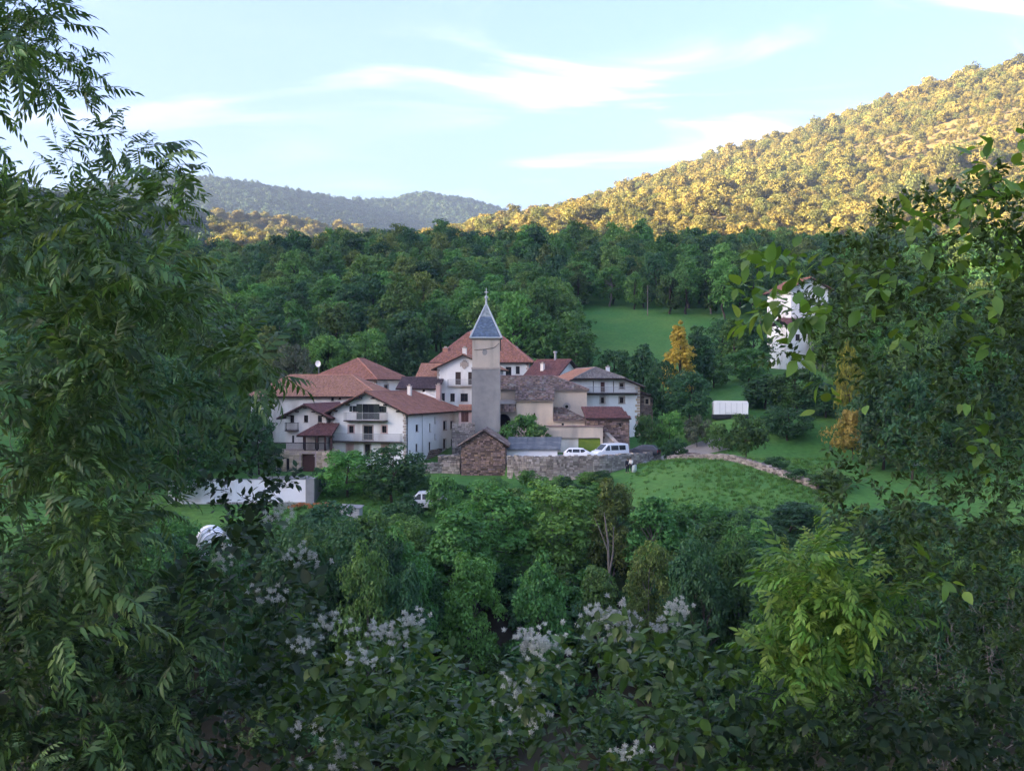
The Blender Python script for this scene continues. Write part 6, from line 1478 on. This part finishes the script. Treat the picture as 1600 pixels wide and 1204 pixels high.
class Skel:
    """branches grown from a few main stems towards the places where foliage sits"""
    def __init__(s, stems):
        s.P = []; s.par = []; s.len = []; s.br = []
        for st in stems:
            st = np.array(st, float); d = np.linalg.norm(np.diff(st, axis=0), axis=1); n = max(2, int(d.sum() / 0.06)); t = np.concatenate([[0], np.cumsum(d)]); tt = np.linspace(0, t[-1], n)
            pts = np.stack([np.interp(tt, t, st[:, k]) for k in range(3)], 1); pts += np.sin(tt * 7 + st[0, 0] * 9)[:, None] * np.array([.008, .008, 0]); s.path(-1 if not s.P else s.near(pts[0]), pts)
    def near(s, p): return int(np.argmin(np.linalg.norm(np.array(s.P) - p, axis=1)))
    def path(s, k, pts):
        ids = [] if k < 0 else [k]
        for p in pts:
            s.len.append((s.len[ids[-1]] + np.linalg.norm(p - s.P[ids[-1]])) if ids else 0.0); s.par.append(ids[-1] if ids else -1); s.P.append(p); ids.append(len(s.P) - 1)
        s.br.append(ids); return ids
    def grow(s, targets, rng, sag=0.0, step=0.05, up=0.12, mesh_cost=0.22):
        base = s.P[0]; tips = []
        for t in targets[np.argsort(np.linalg.norm(targets - base, axis=1))]:
            A_ = np.array(s.P); c = np.linalg.norm(A_ - t, axis=1); c = c + mesh_cost * np.array(s.len) + np.where(A_[:, 2] > t[2] + .02, c * 0.5, 0); k = int(np.argmin(c)); p0 = A_[k]; d = np.linalg.norm(t - p0)
            if d < 0.02: continue
            par = s.par[k]; dr = p0 - s.P[par] if par >= 0 else np.array([0, 0, .05]); dr = dr / (np.linalg.norm(dr) + 1e-9)
            ctrl = p0 + (dr * 0.35 + np.array([0, 0, up])) * d + (t - p0) * 0.25 + rng.normal(0, .05, 3) * d
            n = max(3, int(d / step)); u = np.linspace(0, 1, n + 1)[1:, None]
            pts = (1 - u) ** 2 * p0 + 2 * u * (1 - u) * ctrl + u ** 2 * t; pts[:, 2] -= sag * (u[:, 0] ** 2) * d
            tips.append(s.path(k, pts))
        return tips
    def radii(s, r0, e=2.4, cap=0.05):
        n = len(s.P); acc = np.zeros(n); ch = np.zeros(n, int)
        for i, p in enumerate(s.par):
            if p >= 0: ch[p] += 1
        for i in range(n - 1, -1, -1):
            if ch[i] == 0: acc[i] = max(acc[i], r0 ** e)
            if s.par[i] >= 0: acc[s.par[i]] += acc[i] if s.par[i] < i else 0
        return np.minimum(acc ** (1 / e), cap)
    def mesh(s, name, r0, cap=0.05):
        r = s.radii(r0, cap=cap); VV = []; FF = []; b = 0; Pn = np.array(s.P)
        for ids in s.br:
            if len(ids) < 2: continue
            rr = r[ids].copy(); 
            if len(ids) > 2 and s.par[ids[1]] == ids[0]: rr[0] = rr[1]
            V, F = tube_np(Pn[ids], rr, 5 if rr.max() > .004 else 4); VV.append(V); FF.append(np.array(F) + b); b += len(V)
        return mesh_np(name, np.concatenate(VV), np.concatenate(FF), True)

def blade(L_, W_, n=4, droop=0.15, fold=0.25, tipw=0.9, base=0.0, twist=0.0):
    """one leaf blade along +x, upper side +z: returns V, F (quads)"""
    V = []; F = []
    for i in range(n + 1):
        t = i / n; w = W_ * 0.5 * (math.sin(math.pi * min(1, (t ** tipw) * 0.97 + 0.03)) ** 0.85) + (0.002 * L_); z = -droop * L_ * t * t
        x = base + L_ * t; a = twist * t
        for sy in (-1, 0, 1): V.append((x, sy * w * math.cos(a), z + abs(sy) * w * fold + sy * w * math.sin(a)))
    for i in range(n):
        for k in range(2): a = i * 3 + k; F.append((a, a + 3, a + 4, a + 1))
    return np.array(V), np.array(F)
def rot_to(x_dir, up):
    """frames whose x is x_dir and z close to up: (n,3,3) columns x,y,z"""
    x = x_dir / (np.linalg.norm(x_dir, axis=1)[:, None] + 1e-9); y = np.cross(up, x); y /= np.linalg.norm(y, axis=1)[:, None] + 1e-9; z = np.cross(x, y)
    return np.stack([x, y, z], 2)
def merge_np(parts):
    V = []; F = []; b = 0
    for v, f in parts: V.append(v); F.append(f + b); b += len(v)
    return np.concatenate(V), np.concatenate(F)
def pinnate(rng, n_pairs=5, L_=0.23, leaflet=0.075, w=0.021, droop=0.35):
    """a compound leaf: thin rachis, paired leaflets and one at the end, along +x"""
    parts = []; t = np.linspace(0, 1, 7); rp = np.stack([L_ * t, 0.02 * np.sin(t * 3) * 0, -droop * L_ * t ** 2], 1)
    v, f = tube_np(rp, np.linspace(.0016, .0007, 7), 3); parts.append((v, np.array(f)))
    def put(tt, ang, ln):
        b, fq = blade(ln, w * ln / leaflet, 3, rng.uniform(.15, .45), rng.uniform(.15, .4), .8, twist=rng.uniform(-.4, .4)); p = np.array([L_ * tt, 0, -droop * L_ * tt ** 2]); sl = -2 * droop * tt
        dx = np.array([math.cos(ang), math.sin(ang), sl * abs(math.cos(ang)) - rng.uniform(.05, .45)]); m = rot_to(dx[None], np.array([[rng.normal(0, .2), rng.normal(0, .2), 1.0]]))[0]; parts.append((b @ m.T + p, fq))
    for k in range(n_pairs):
        tt = 0.28 + 0.62 * k / (n_pairs - 1 + 1e-9)
        for sy in (-1, 1): put(tt + rng.uniform(-.02, .02), sy * rng.uniform(.75, 1.15) * (1 - .25 * tt), leaflet * (0.8 + .35 * math.sin(math.pi * tt)) * rng.uniform(.85, 1.1))
    put(1.0, rng.uniform(-.15, .15), leaflet * 1.1); return merge_np(parts)
def simple_leaf(rng, L_, W_, n=4, stalk=0.25):
    b = blade(L_, W_, n, rng.uniform(.05, .4), rng.uniform(.1, .35), .78, base=stalk * L_, twist=rng.uniform(-.3, .3)); v, f = tube_np([(0, 0, .0), (stalk * L_, 0, 0)], [.0012, .001], 3); return merge_np([b, (v, np.array(f))])
def put_leaves(thing, kinds, pos, xd, up, scale, mat, n_single, name='leaf', mass='foliage', order=None):
    """the nearest n_single leaves as parts of their own, the rest joined into one part"""
    n = len(pos); Rm = rot_to(xd, up); org = np.array(thing.location); o = np.argsort(pos[:, 1]) if order is None else order
    kid = frng.integers(0, len(kinds), n); ms = [mesh_np(name, v, f, False) for v, f in kinds]
    for m in ms: m.materials.append(mat)
    for i in o[:n_single]:
        q = bpy.data.objects.new(name, ms[kid[i]]); COL.objects.link(q); q.parent = thing
        mm = Matrix([[*(Rm[i, r] * scale[i]), pos[i, r] - org[r]] for r in range(3)] + [[0, 0, 0, 1]]); q.matrix_local = mm
    rest = o[n_single:]
    if len(rest) == 0: return
    VV = []; FF = []; b = 0
    for k, (v, f) in enumerate(kinds):
        s_ = rest[kid[rest] == k]
        if len(s_) == 0: continue
        V = np.einsum('nij,vj->nvi', Rm[s_], v) * scale[s_][:, None, None] + (pos[s_] - org)[:, None]; F = f[None] + (np.arange(len(s_)) * len(v))[:, None, None] + b
        VV.append(V.reshape(-1, 3)); FF.append(F.reshape(-1, f.shape[1])); b += V.shape[0] * V.shape[1]
    q = link(mass, mesh_np(mass, np.concatenate(VV), np.concatenate(FF)), mat, thing); tag(q, kind='stuff')
def leaf_sites(sk, tips, per, rng, start=0.35, out=0.8, droop=0.35, jit=0.35, camward=0.0):
    """where leaves sit along the new twigs and which way they point"""
    Pn = np.array(sk.P); pos = []; xd = []
    for ids in tips:
        m = len(ids)
        if m < 2: continue
        for j in range(per):
            t = start + (1 - start) * (j + rng.random()) / per; f = t * (m - 1); i = min(int(f), m - 2); p = Pn[ids[i]] * (1 - f + i) + Pn[ids[i + 1]] * (f - i); d = Pn[ids[i + 1]] - Pn[ids[i]]; d = d / (np.linalg.norm(d) + 1e-9)
            s_ = np.cross(d, rng.normal(size=3)); s_ /= np.linalg.norm(s_) + 1e-9; x = d * (0.55 + 0.5 * (t > .92)) + s_ * out * (1.0 if t < .92 else .3) + np.array([0, -camward, -droop]) + rng.normal(0, jit * .5, 3); pos.append(p); xd.append(x)
    pos, xd = np.array(pos), np.array(xd); up = np.array([0, 0, 1.0]) + rng.normal(0, .35, (len(pos), 3)); return pos, xd, up
def stem_px(*a): return [tuple(P(px, py, Y)) for px, py, Y in a]

green('ash_leaf', (0.070, 0.145, 0.055), (0.115, 0.205, 0.066), obj_var=.35, leaf_var=.4, trans=.42, rough=.45, spec=.4, hue=.03)
green('sapling_leaf', (0.11, 0.225, 0.045), (0.19, 0.32, 0.06), obj_var=.35, leaf_var=.35, trans=.45, rough=.45, spec=.3, hue=.03)
green('thorn_leaf', (0.040, 0.086, 0.030), (0.072, 0.135, 0.042), obj_var=.2, leaf_var=.45, trans=.35, rough=.5, spec=.25)
green('hazel_leaf', (0.14, 0.27, 0.05), (0.20, 0.35, 0.065), obj_var=.3, leaf_var=.25, trans=.45, rough=.45, spec=.4)
green('clematis_leaf', (0.05, 0.10, 0.03), (0.12, 0.20, 0.045), obj_var=.35, leaf_var=.35, trans=.4, rough=.45, spec=.4)
green('bramble_leaf', (0.020, 0.045, 0.024), (0.036, 0.07, 0.032), obj_var=.3, leaf_var=.4, trans=.38, rough=.5, spec=.25)  # green darkened to stand in for shade from overhead trees that are not built
M['fluff'] = foliage('seed_fluff', (0.48, 0.50, 0.44), (0.62, 0.63, 0.57), trans=.4, obj_var=.1, leaf_var=.15, hue=.005, glow=(1, 1, 1))
M['twig_pale'] = surf('pale_twig', (0.21, 0.19, 0.16), (0.13, 0.115, 0.10), 9, .9)

M['twig_ash'] = surf('ash_bark', (0.12, 0.105, 0.08), (0.07, 0.06, 0.05), 9, .9)
# --- ash tree on the left
ash = empty('ash_tree', tuple(P(20, 1560, 4.6)), 0, 'tall green ash tree with feathery leaves filling the left side, in the foreground', 'tree')
sk = Skel([stem_px((20, 1560, 4.6), (10, 1200, 4.55), (25, 930, 4.5), (75, 770, 4.5), (95, 690, 4.45), (130, 560, 4.4), (150, 430, 4.4), (110, 260, 4.45), (60, 100, 4.5), (20, -60, 4.55)),
           stem_px((18, 1400, 4.6), (60, 1050, 4.9), (85, 900, 5.0), (140, 700, 5.0), (160, 560, 5.1), (215, 420, 5.0), (245, 330, 5.0)),
           stem_px((130, 560, 4.4), (200, 560, 4.3), (270, 525, 4.3), (330, 500, 4.3)), stem_px((75, 880, 4.55), (160, 810, 4.3), (230, 660, 4.2), (290, 590, 4.2)),
           stem_px((10, 1250, 4.55), (90, 1080, 4.2), (165, 970, 4.1), (215, 900, 4.1)), stem_px((10, 1200, 4.55), (-60, 900, 4.8), (-80, 500, 4.9), (-90, 100, 5.0))])
ash_poly = [(-160, -160), (20, -120), (75, -20), (95, 40), (140, 95), (155, 150), (215, 215), (290, 255), (305, 310), (290, 370), (280, 425), (315, 470), (385, 525), (425, 560), (410, 615), (350, 640), (295, 690), (270, 760), (255, 840), (300, 920), (300, 1010), (240, 1260), (-160, 1300)]
def ash_d(x, y):
    d = np.ones_like(x); d = np.where((y > 150) & (y < 300) & (x < 260), .20, d); d = np.where((y < 150), .45, d); d = np.where((x > 330) & (y > 480), .8, d)
    d = np.where((x > 200) & (y > 200) & (y < 300), .4, d)
    blob = np.sin(x / 41 + np.sin(y / 63) * 1.4) * np.sin(y / 52 + np.sin(x / 71) * 1.2 + .8)      # leaf masses with thinner places between them
    return d * np.clip(.62 + .75 * blob, .10, 1)
tips = sk.grow(volume_points(ash_poly, 980, 4.3, 6.4, ash_d), frng, sag=.06, step=.06)
link('branch', sk.mesh('branch', .0024, .045), M['twig_ash'], ash)
pos, xd, up = leaf_sites(sk, tips, 5, frng, .25, 1.0, .12, .8)
put_leaves(ash, [pinnate(frng, n, l, lf, w, dr) for n, l, lf, w, dr in ((6, .20, .053, .0155, .3), (5, .17, .053, .016, .15), (6, .19, .05, .015, .45), (5, .17, .057, .0155, .1), (6, .21, .052, .015, .5), (6, .19, .052, .014, .0))], pos, xd, up, np.clip(np.exp(frng.normal(-.22, .28, len(pos))), .4, 1.25), M['ash_leaf'], 290, 'leaf', 'foliage')

# --- bright ash sapling at the lower right
sap = empty('ash_sapling', tuple(P(1330, 1500, 5.6)), 0, 'bright yellow-green ash sapling low on the right, in the foreground', 'sapling')
sk = Skel([stem_px((1330, 1500, 5.6), (1340, 1200, 5.5), (1330, 1020, 5.4), (1315, 930, 5.3), (1270, 850, 5.3)), stem_px((1335, 1100, 5.45), (1280, 1010, 5.2), (1215, 940, 5.2)), stem_px((1328, 990, 5.4), (1380, 930, 5.4), (1425, 905, 5.4))])
sap_poly = [(1240, 845), (1275, 838), (1330, 870), (1390, 885), (1440, 905), (1430, 940), (1380, 960), (1340, 1010), (1300, 1060), (1240, 1110), (1195, 1110), (1200, 1040), (1180, 960), (1200, 910)]
tips = sk.grow(volume_points(sap_poly, 150, 4.9, 5.9), frng, sag=.04, step=.05)
link('branch', sk.mesh('branch', .0014, .018), M['twig'], sap); pos, xd, up = leaf_sites(sk, tips, 4, frng, .3, .9, .15)
put_leaves(sap, [pinnate(frng, n, l, lf, w, .2) for n, l, lf, w in ((5, .20, .055, .018), (6, .22, .05, .017), (5, .18, .052, .018))], pos, xd, up, np.clip(np.exp(frng.normal(-.2, .25, len(pos))), .4, 1.2), M['sapling_leaf'], 250, 'leaf', 'foliage')

# --- dark small-leaved thorn on the right
thorn = empty('thorn_shrub', tuple(P(1520, 1600, 5.6)), 0, 'dark tangled small-leaved thorn shrub filling the right side, in the foreground', 'shrub')
sk = Skel([stem_px((1520, 1600, 5.6), (1500, 1150, 5.6), (1540, 900, 5.5), (1500, 700, 5.5), (1420, 560, 5.4), (1330, 500, 5.3), (1240, 540, 5.2), (1150, 600, 5.15)),
           stem_px((1540, 900, 5.5), (1590, 640, 5.6), (1560, 420, 5.7), (1540, 300, 5.7)), stem_px((1420, 560, 5.4), (1400, 420, 5.5), (1340, 340, 5.5)), stem_px((1500, 1150, 5.6), (1400, 1000, 5.3), (1340, 900, 5.2), (1290, 800, 5.1)),
           stem_px((1540, 940, 5.5), (1480, 860, 4.9), (1410, 790, 4.9), (1290, 690, 4.9)), stem_px((1600, 1010, 5.0), (1450, 900, 4.8), (1330, 830, 4.8), (1300, 800, 4.8)), stem_px((1290, 800, 5.1), (1272, 700, 5.0), (1276, 560, 5.0), (1292, 440, 5.0)),
           stem_px((1330, 500, 5.3), (1250, 500, 5.1), (1180, 520, 5.0), (1120, 600, 5.0)), stem_px((1520, 1250, 5.6), (1350, 1150, 5.2), (1230, 1120, 5.0))])
th_poly = [(1225, 430), (1300, 350), (1400, 300), (1500, 270), (1600, 240), (1720, 230), (1720, 1300), (1140, 1300), (1180, 1140), (1290, 1070), (1390, 990), (1440, 930), (1330, 870), (1280, 790), (1275, 700), (1330, 640), (1270, 560), (1170, 600), (1140, 620), (1120, 590), (1180, 540), (1215, 500)]
def th_d(x, y):
    d = np.ones_like(x); d = np.where((x < 1300) & (y < 640), .55, d); d = np.where((x < 1450) & (y > 570) & (y < 700), .22, d); d = np.where((x < 1400) & (y >= 700) & (y < 900), .55, d)
    d = np.where((x < 1285) & (y > 430) & (y < 560), .5, d); d = np.where((x >= 1285) & (x < 1360) & (y > 400) & (y < 570), 1.0, d); return d
tips = sk.grow(volume_points(th_poly, 1700, 4.7, 6.6, th_d), frng, step=.05, up=.05)
link('branch', sk.mesh('branch', .0011, .03), M['twig_pale'], thorn); pos, xd, up = leaf_sites(sk, tips, 22, frng, .15, 1.0, .05, .7)
put_leaves(thorn, [blade(l, w, 2, .2, .25, .78, base=.25 * l) for l, w in ((.036, .019), (.03, .017), (.042, .021))], pos, xd, up, frng.uniform(.7, 1.25, len(pos)), M['thorn_leaf'], 0)

# --- hazel with big soft leaves climbing through it
hazel = empty('hazel_bush', tuple(P(1640, 1600, 5.0)), 0, 'bush with large bright green oval leaves rising through the thorn shrub on the right', 'bush')
sk = Skel([stem_px((1640, 1600, 5.0), (1660, 1000, 4.9), (1640, 600, 4.9), (1590, 400, 4.9), (1550, 240, 4.9)), stem_px((1640, 620, 4.9), (1500, 470, 4.8), (1440, 330, 4.8)), stem_px((1500, 470, 4.8), (1380, 440, 4.7), (1250, 430, 4.6), (1170, 400, 4.5)), stem_px((1380, 440, 4.7), (1250, 520, 4.6), (1140, 480, 4.5)),
           stem_px((1655, 1000, 4.9), (1560, 900, 4.7), (1520, 880, 4.6)), stem_px((1655, 800, 4.9), (1560, 700, 4.7), (1540, 650, 4.7)), stem_px((1650, 1100, 4.9), (1500, 1000, 4.7), (1460, 960, 4.6))])
hz = [volume_points([(1400, 330), (1440, 270), (1530, 225), (1560, 212), (1640, 200), (1720, 200), (1720, 420), (1560, 420), (1450, 400)], 110, 4.5, 5.6), volume_points([(1130, 480), (1150, 400), (1200, 370), (1260, 370), (1290, 420), (1290, 520), (1160, 520)], 34, 4.2, 4.9), volume_points([(1300, 400), (1600, 420), (1600, 560), (1330, 520)], 26, 4.5, 5.0),
      volume_points([(1480, 600), (1650, 600), (1650, 760), (1500, 760)], 9, 4.4, 4.8), volume_points([(1400, 840), (1560, 840), (1640, 960), (1480, 960)], 5, 4.3, 4.8), volume_points([(1230, 560), (1300, 560), (1330, 660), (1250, 660)], 5, 4.4, 4.6)]
tips = sk.grow(np.concatenate(hz), frng, sag=.05); link('branch', sk.mesh('branch', .0016, .016), M['twig'], hazel); pos, xd, up = leaf_sites(sk, tips, 4, frng, .35, .8, .3, .4, .15)
put_leaves(hazel, [simple_leaf(frng, l, w, 5) for l, w in ((.095, .055), (.085, .05), (.105, .055), (.08, .042))], pos, xd, up, frng.uniform(.5, 1.0, len(pos)), M['hazel_leaf'], 299, order=np.random.default_rng(5).permutation(len(pos)))

# --- clematis thicket along the bottom, with its white seed heads
def seed_cluster(rng, n, spread):
    """fluffy heads: balls of thin curled hairs"""
    VV = []; FF = []; b = 0
    for c in rng.normal(0, 1, (int(n * 1.9), 3)) * np.array(spread):
        m = 52; d = rand_dirs(m, rng); L_ = rng.uniform(.008, .017, m)[:, None]; s_ = np.cross(d, rng.normal(size=(m, 3))); s_ /= np.linalg.norm(s_, axis=1)[:, None]; k = rng.uniform(-.5, .5, (m, 1)); w = .0008
        p0 = c + d * .002; p1 = c + d * L_ * .6 + s_ * L_ * k * .35; p2 = c + d * L_ + s_ * L_ * k; q = np.cross(d, s_)
        V = np.stack([p0 - q * w, p0 + q * w, p1 + q * w * 1.5, p1 - q * w * 1.5, p2 + q * w * .8, p2 - q * w * .8], 1); F = np.array([[0, 1, 2, 3], [3, 2, 4, 5]])[None] + (np.arange(m) * 6)[:, None, None] + b
        VV.append(V.reshape(-1, 3)); FF.append(F.reshape(-1, 4)); b += m * 6
    return np.concatenate(VV), np.concatenate(FF)
def thicket(name, label, root, stems, poly, n, y0, y1, leaf_kinds, mat, single, dens=None, per=7, cat='shrub'):
    e = empty(name, tuple(P(*root)), 0, label, cat); s_ = Skel(stems); tp_ = s_.grow(volume_points(poly, n, y0, y1, dens), frng, step=.05)
    link('branch', s_.mesh('branch', .0012, .02), M['twig'], e); a, b, c = leaf_sites(s_, tp_, per, frng, .2, .9, .15, .6, .1); put_leaves(e, leaf_kinds, a, b, c, frng.uniform(.7, 1.25, len(a)), M[mat], single); return e
ovate = [simple_leaf(frng, l, w, 4) for l, w in ((.06, .038), (.05, .034), (.07, .04))]
cl = thicket('clematis_thicket', 'clematis thicket with fluffy white seed heads along the bottom edge, in the foreground', (820, 1600, 5.6), [stem_px((820, 1600, 5.6), (830, 1300, 5.6), (860, 1100, 5.5), (950, 1000, 5.5)), stem_px((825, 1400, 5.6), (680, 1200, 5.4), (620, 1040, 5.3)), stem_px((825, 1450, 5.6), (1000, 1250, 5.3), (1080, 1020, 5.3)), stem_px((825, 1500, 5.6), (560, 1250, 5.2), (500, 1080, 5.2))],
             [(430, 1010), (470, 950), (540, 975), (610, 965), (655, 960), (700, 1010), (760, 1040), (800, 1000), (860, 1010), (930, 965), (1000, 975), (1070, 950), (1110, 1000), (1170, 1000), (1210, 1060), (1230, 1300), (400, 1300)], 760, 4.6, 6.6, ovate, 'clematis_leaf', 290)
org = np.array(cl.location)
for (px, py, Y, n, sx, sz) in ((595, 985, 5.0, 20, .07, .025), (645, 968, 5.1, 14, .04, .03), (510, 975, 5.0, 10, .04, .03), (560, 1030, 4.9, 12, .05, .02), (850, 1005, 5.0, 34, .06, .035), (820, 1000, 5.1, 14, .02, .03), (960, 970, 5.2, 46, .06, .045), (925, 955, 5.3, 10, .03, .02), (1060, 948, 5.3, 14, .035, .025), (1035, 975, 5.3, 8, .03, .02),
                                (805, 1075, 4.8, 16, .05, .03), (830, 1120, 4.8, 12, .06, .03), (530, 1185, 4.7, 14, .06, .03), (470, 1010, 4.9, 8, .03, .02), (480, 1130, 4.7, 6, .05, .02), (980, 1170, 4.7, 8, .04, .02)):
    V, F = seed_cluster(frng, n, (sx, .05, sz)); tag(link('seed_head', mesh_np('seed_head', V + np.array(P(px, py, Y)) - org, F), M['fluff'], cl), kind='stuff')

bram = thicket('bramble_thicket', 'dark bramble thicket under the ash tree at the lower left, in the foreground', (330, 1600, 5.4), [stem_px((330, 1600, 5.4), (350, 1200, 5.4), (368, 900, 5.3), (375, 780, 5.3)), stem_px((340, 1400, 5.4), (200, 1150, 5.3), (100, 1020, 5.3)), stem_px((350, 1250, 5.4), (450, 1050, 5.3), (480, 900, 5.3))],
               [(-120, 960), (100, 930), (260, 900), (320, 840), (350, 790), (400, 780), (430, 800), (480, 860), (510, 930), (500, 1000), (470, 1100), (470, 1350), (-120, 1350)], 720, 4.7, 6.4, [simple_leaf(frng, l, w, 4) for l, w in ((.055, .036), (.065, .042), (.048, .03))], 'bramble_leaf', 200)
org = np.array(bram.location)
for (px, py, Y, n, sx, sz) in ((440, 800, 5.2, 12, .05, .03), (470, 870, 5.1, 12, .05, .03), (350, 870, 5.2, 8, .03, .04), (430, 930, 5.0, 8, .04, .03)):
    V, F = seed_cluster(frng, n, (sx, .05, sz)); tag(link('seed_head', mesh_np('seed_head', V + np.array(P(px, py, Y)) - org, F), M['fluff'], bram), kind='stuff')
eld = thicket('dead_leaved_shrub', 'thin dark shrub with open twigs in front of the white garden wall, in the foreground', (372, 1500, 5.9), [stem_px((372, 1500, 5.9), (375, 1000, 5.8), (372, 790, 5.7), (385, 740, 5.7), (400, 690, 5.7)), stem_px((373, 800, 5.7), (345, 740, 5.7), (350, 690, 5.7)), stem_px((375, 850, 5.75), (430, 760, 5.7), (450, 740, 5.7)), stem_px((373, 830, 5.7), (320, 760, 5.6), (300, 690, 5.6))],
              [(330, 800), (300, 760), (300, 700), (340, 670), (400, 660), (430, 690), (470, 735), (470, 760), (420, 800), (390, 830)], 70, 5.5, 6.1, [simple_leaf(frng, .045, .028, 3)], 'bramble_leaf', 0, per=6)
low = thicket('dark_undergrowth', 'dark leafy undergrowth below the thorn shrub at the bottom right, in the foreground', (1350, 1600, 5.0), [stem_px((1350, 1600, 5.0), (1340, 1300, 5.0), (1280, 1180, 5.0)), stem_px((1350, 1500, 5.0), (1480, 1250, 5.0), (1560, 1120, 5.0)), stem_px((1345, 1400, 5.0), (1180, 1220, 5.0), (1080, 1130, 5.0))],
              [(1020, 1300), (1050, 1130), (1150, 1080), (1200, 1060), (1300, 1110), (1450, 1080), (1660, 1050), (1660, 1300)], 300, 4.5, 6.0, ovate, 'bramble_leaf', 150)
# ------------------------------------------------------------------ valley haze
def haze():
    mb = MB(); mb.box((-2600, -700, -32), (2200, 3000, 450))
    m, N, L, out = newmat('haze')
    v = N.new('ShaderNodeVolumePrincipled')
    v.inputs['Color'].default_value = (0.46, 0.63, 1.0, 1)
    v.inputs['Density'].default_value = HAZE_D
    v.inputs['Anisotropy'].default_value = 0.2
    L.new(v.outputs[0], out.inputs['Volume'])
    o = mb.build('haze', m); tag(o, 'thin blue evening haze filling the valley', 'haze', kind='stuff')
HAZE_D = 0.00012
haze()
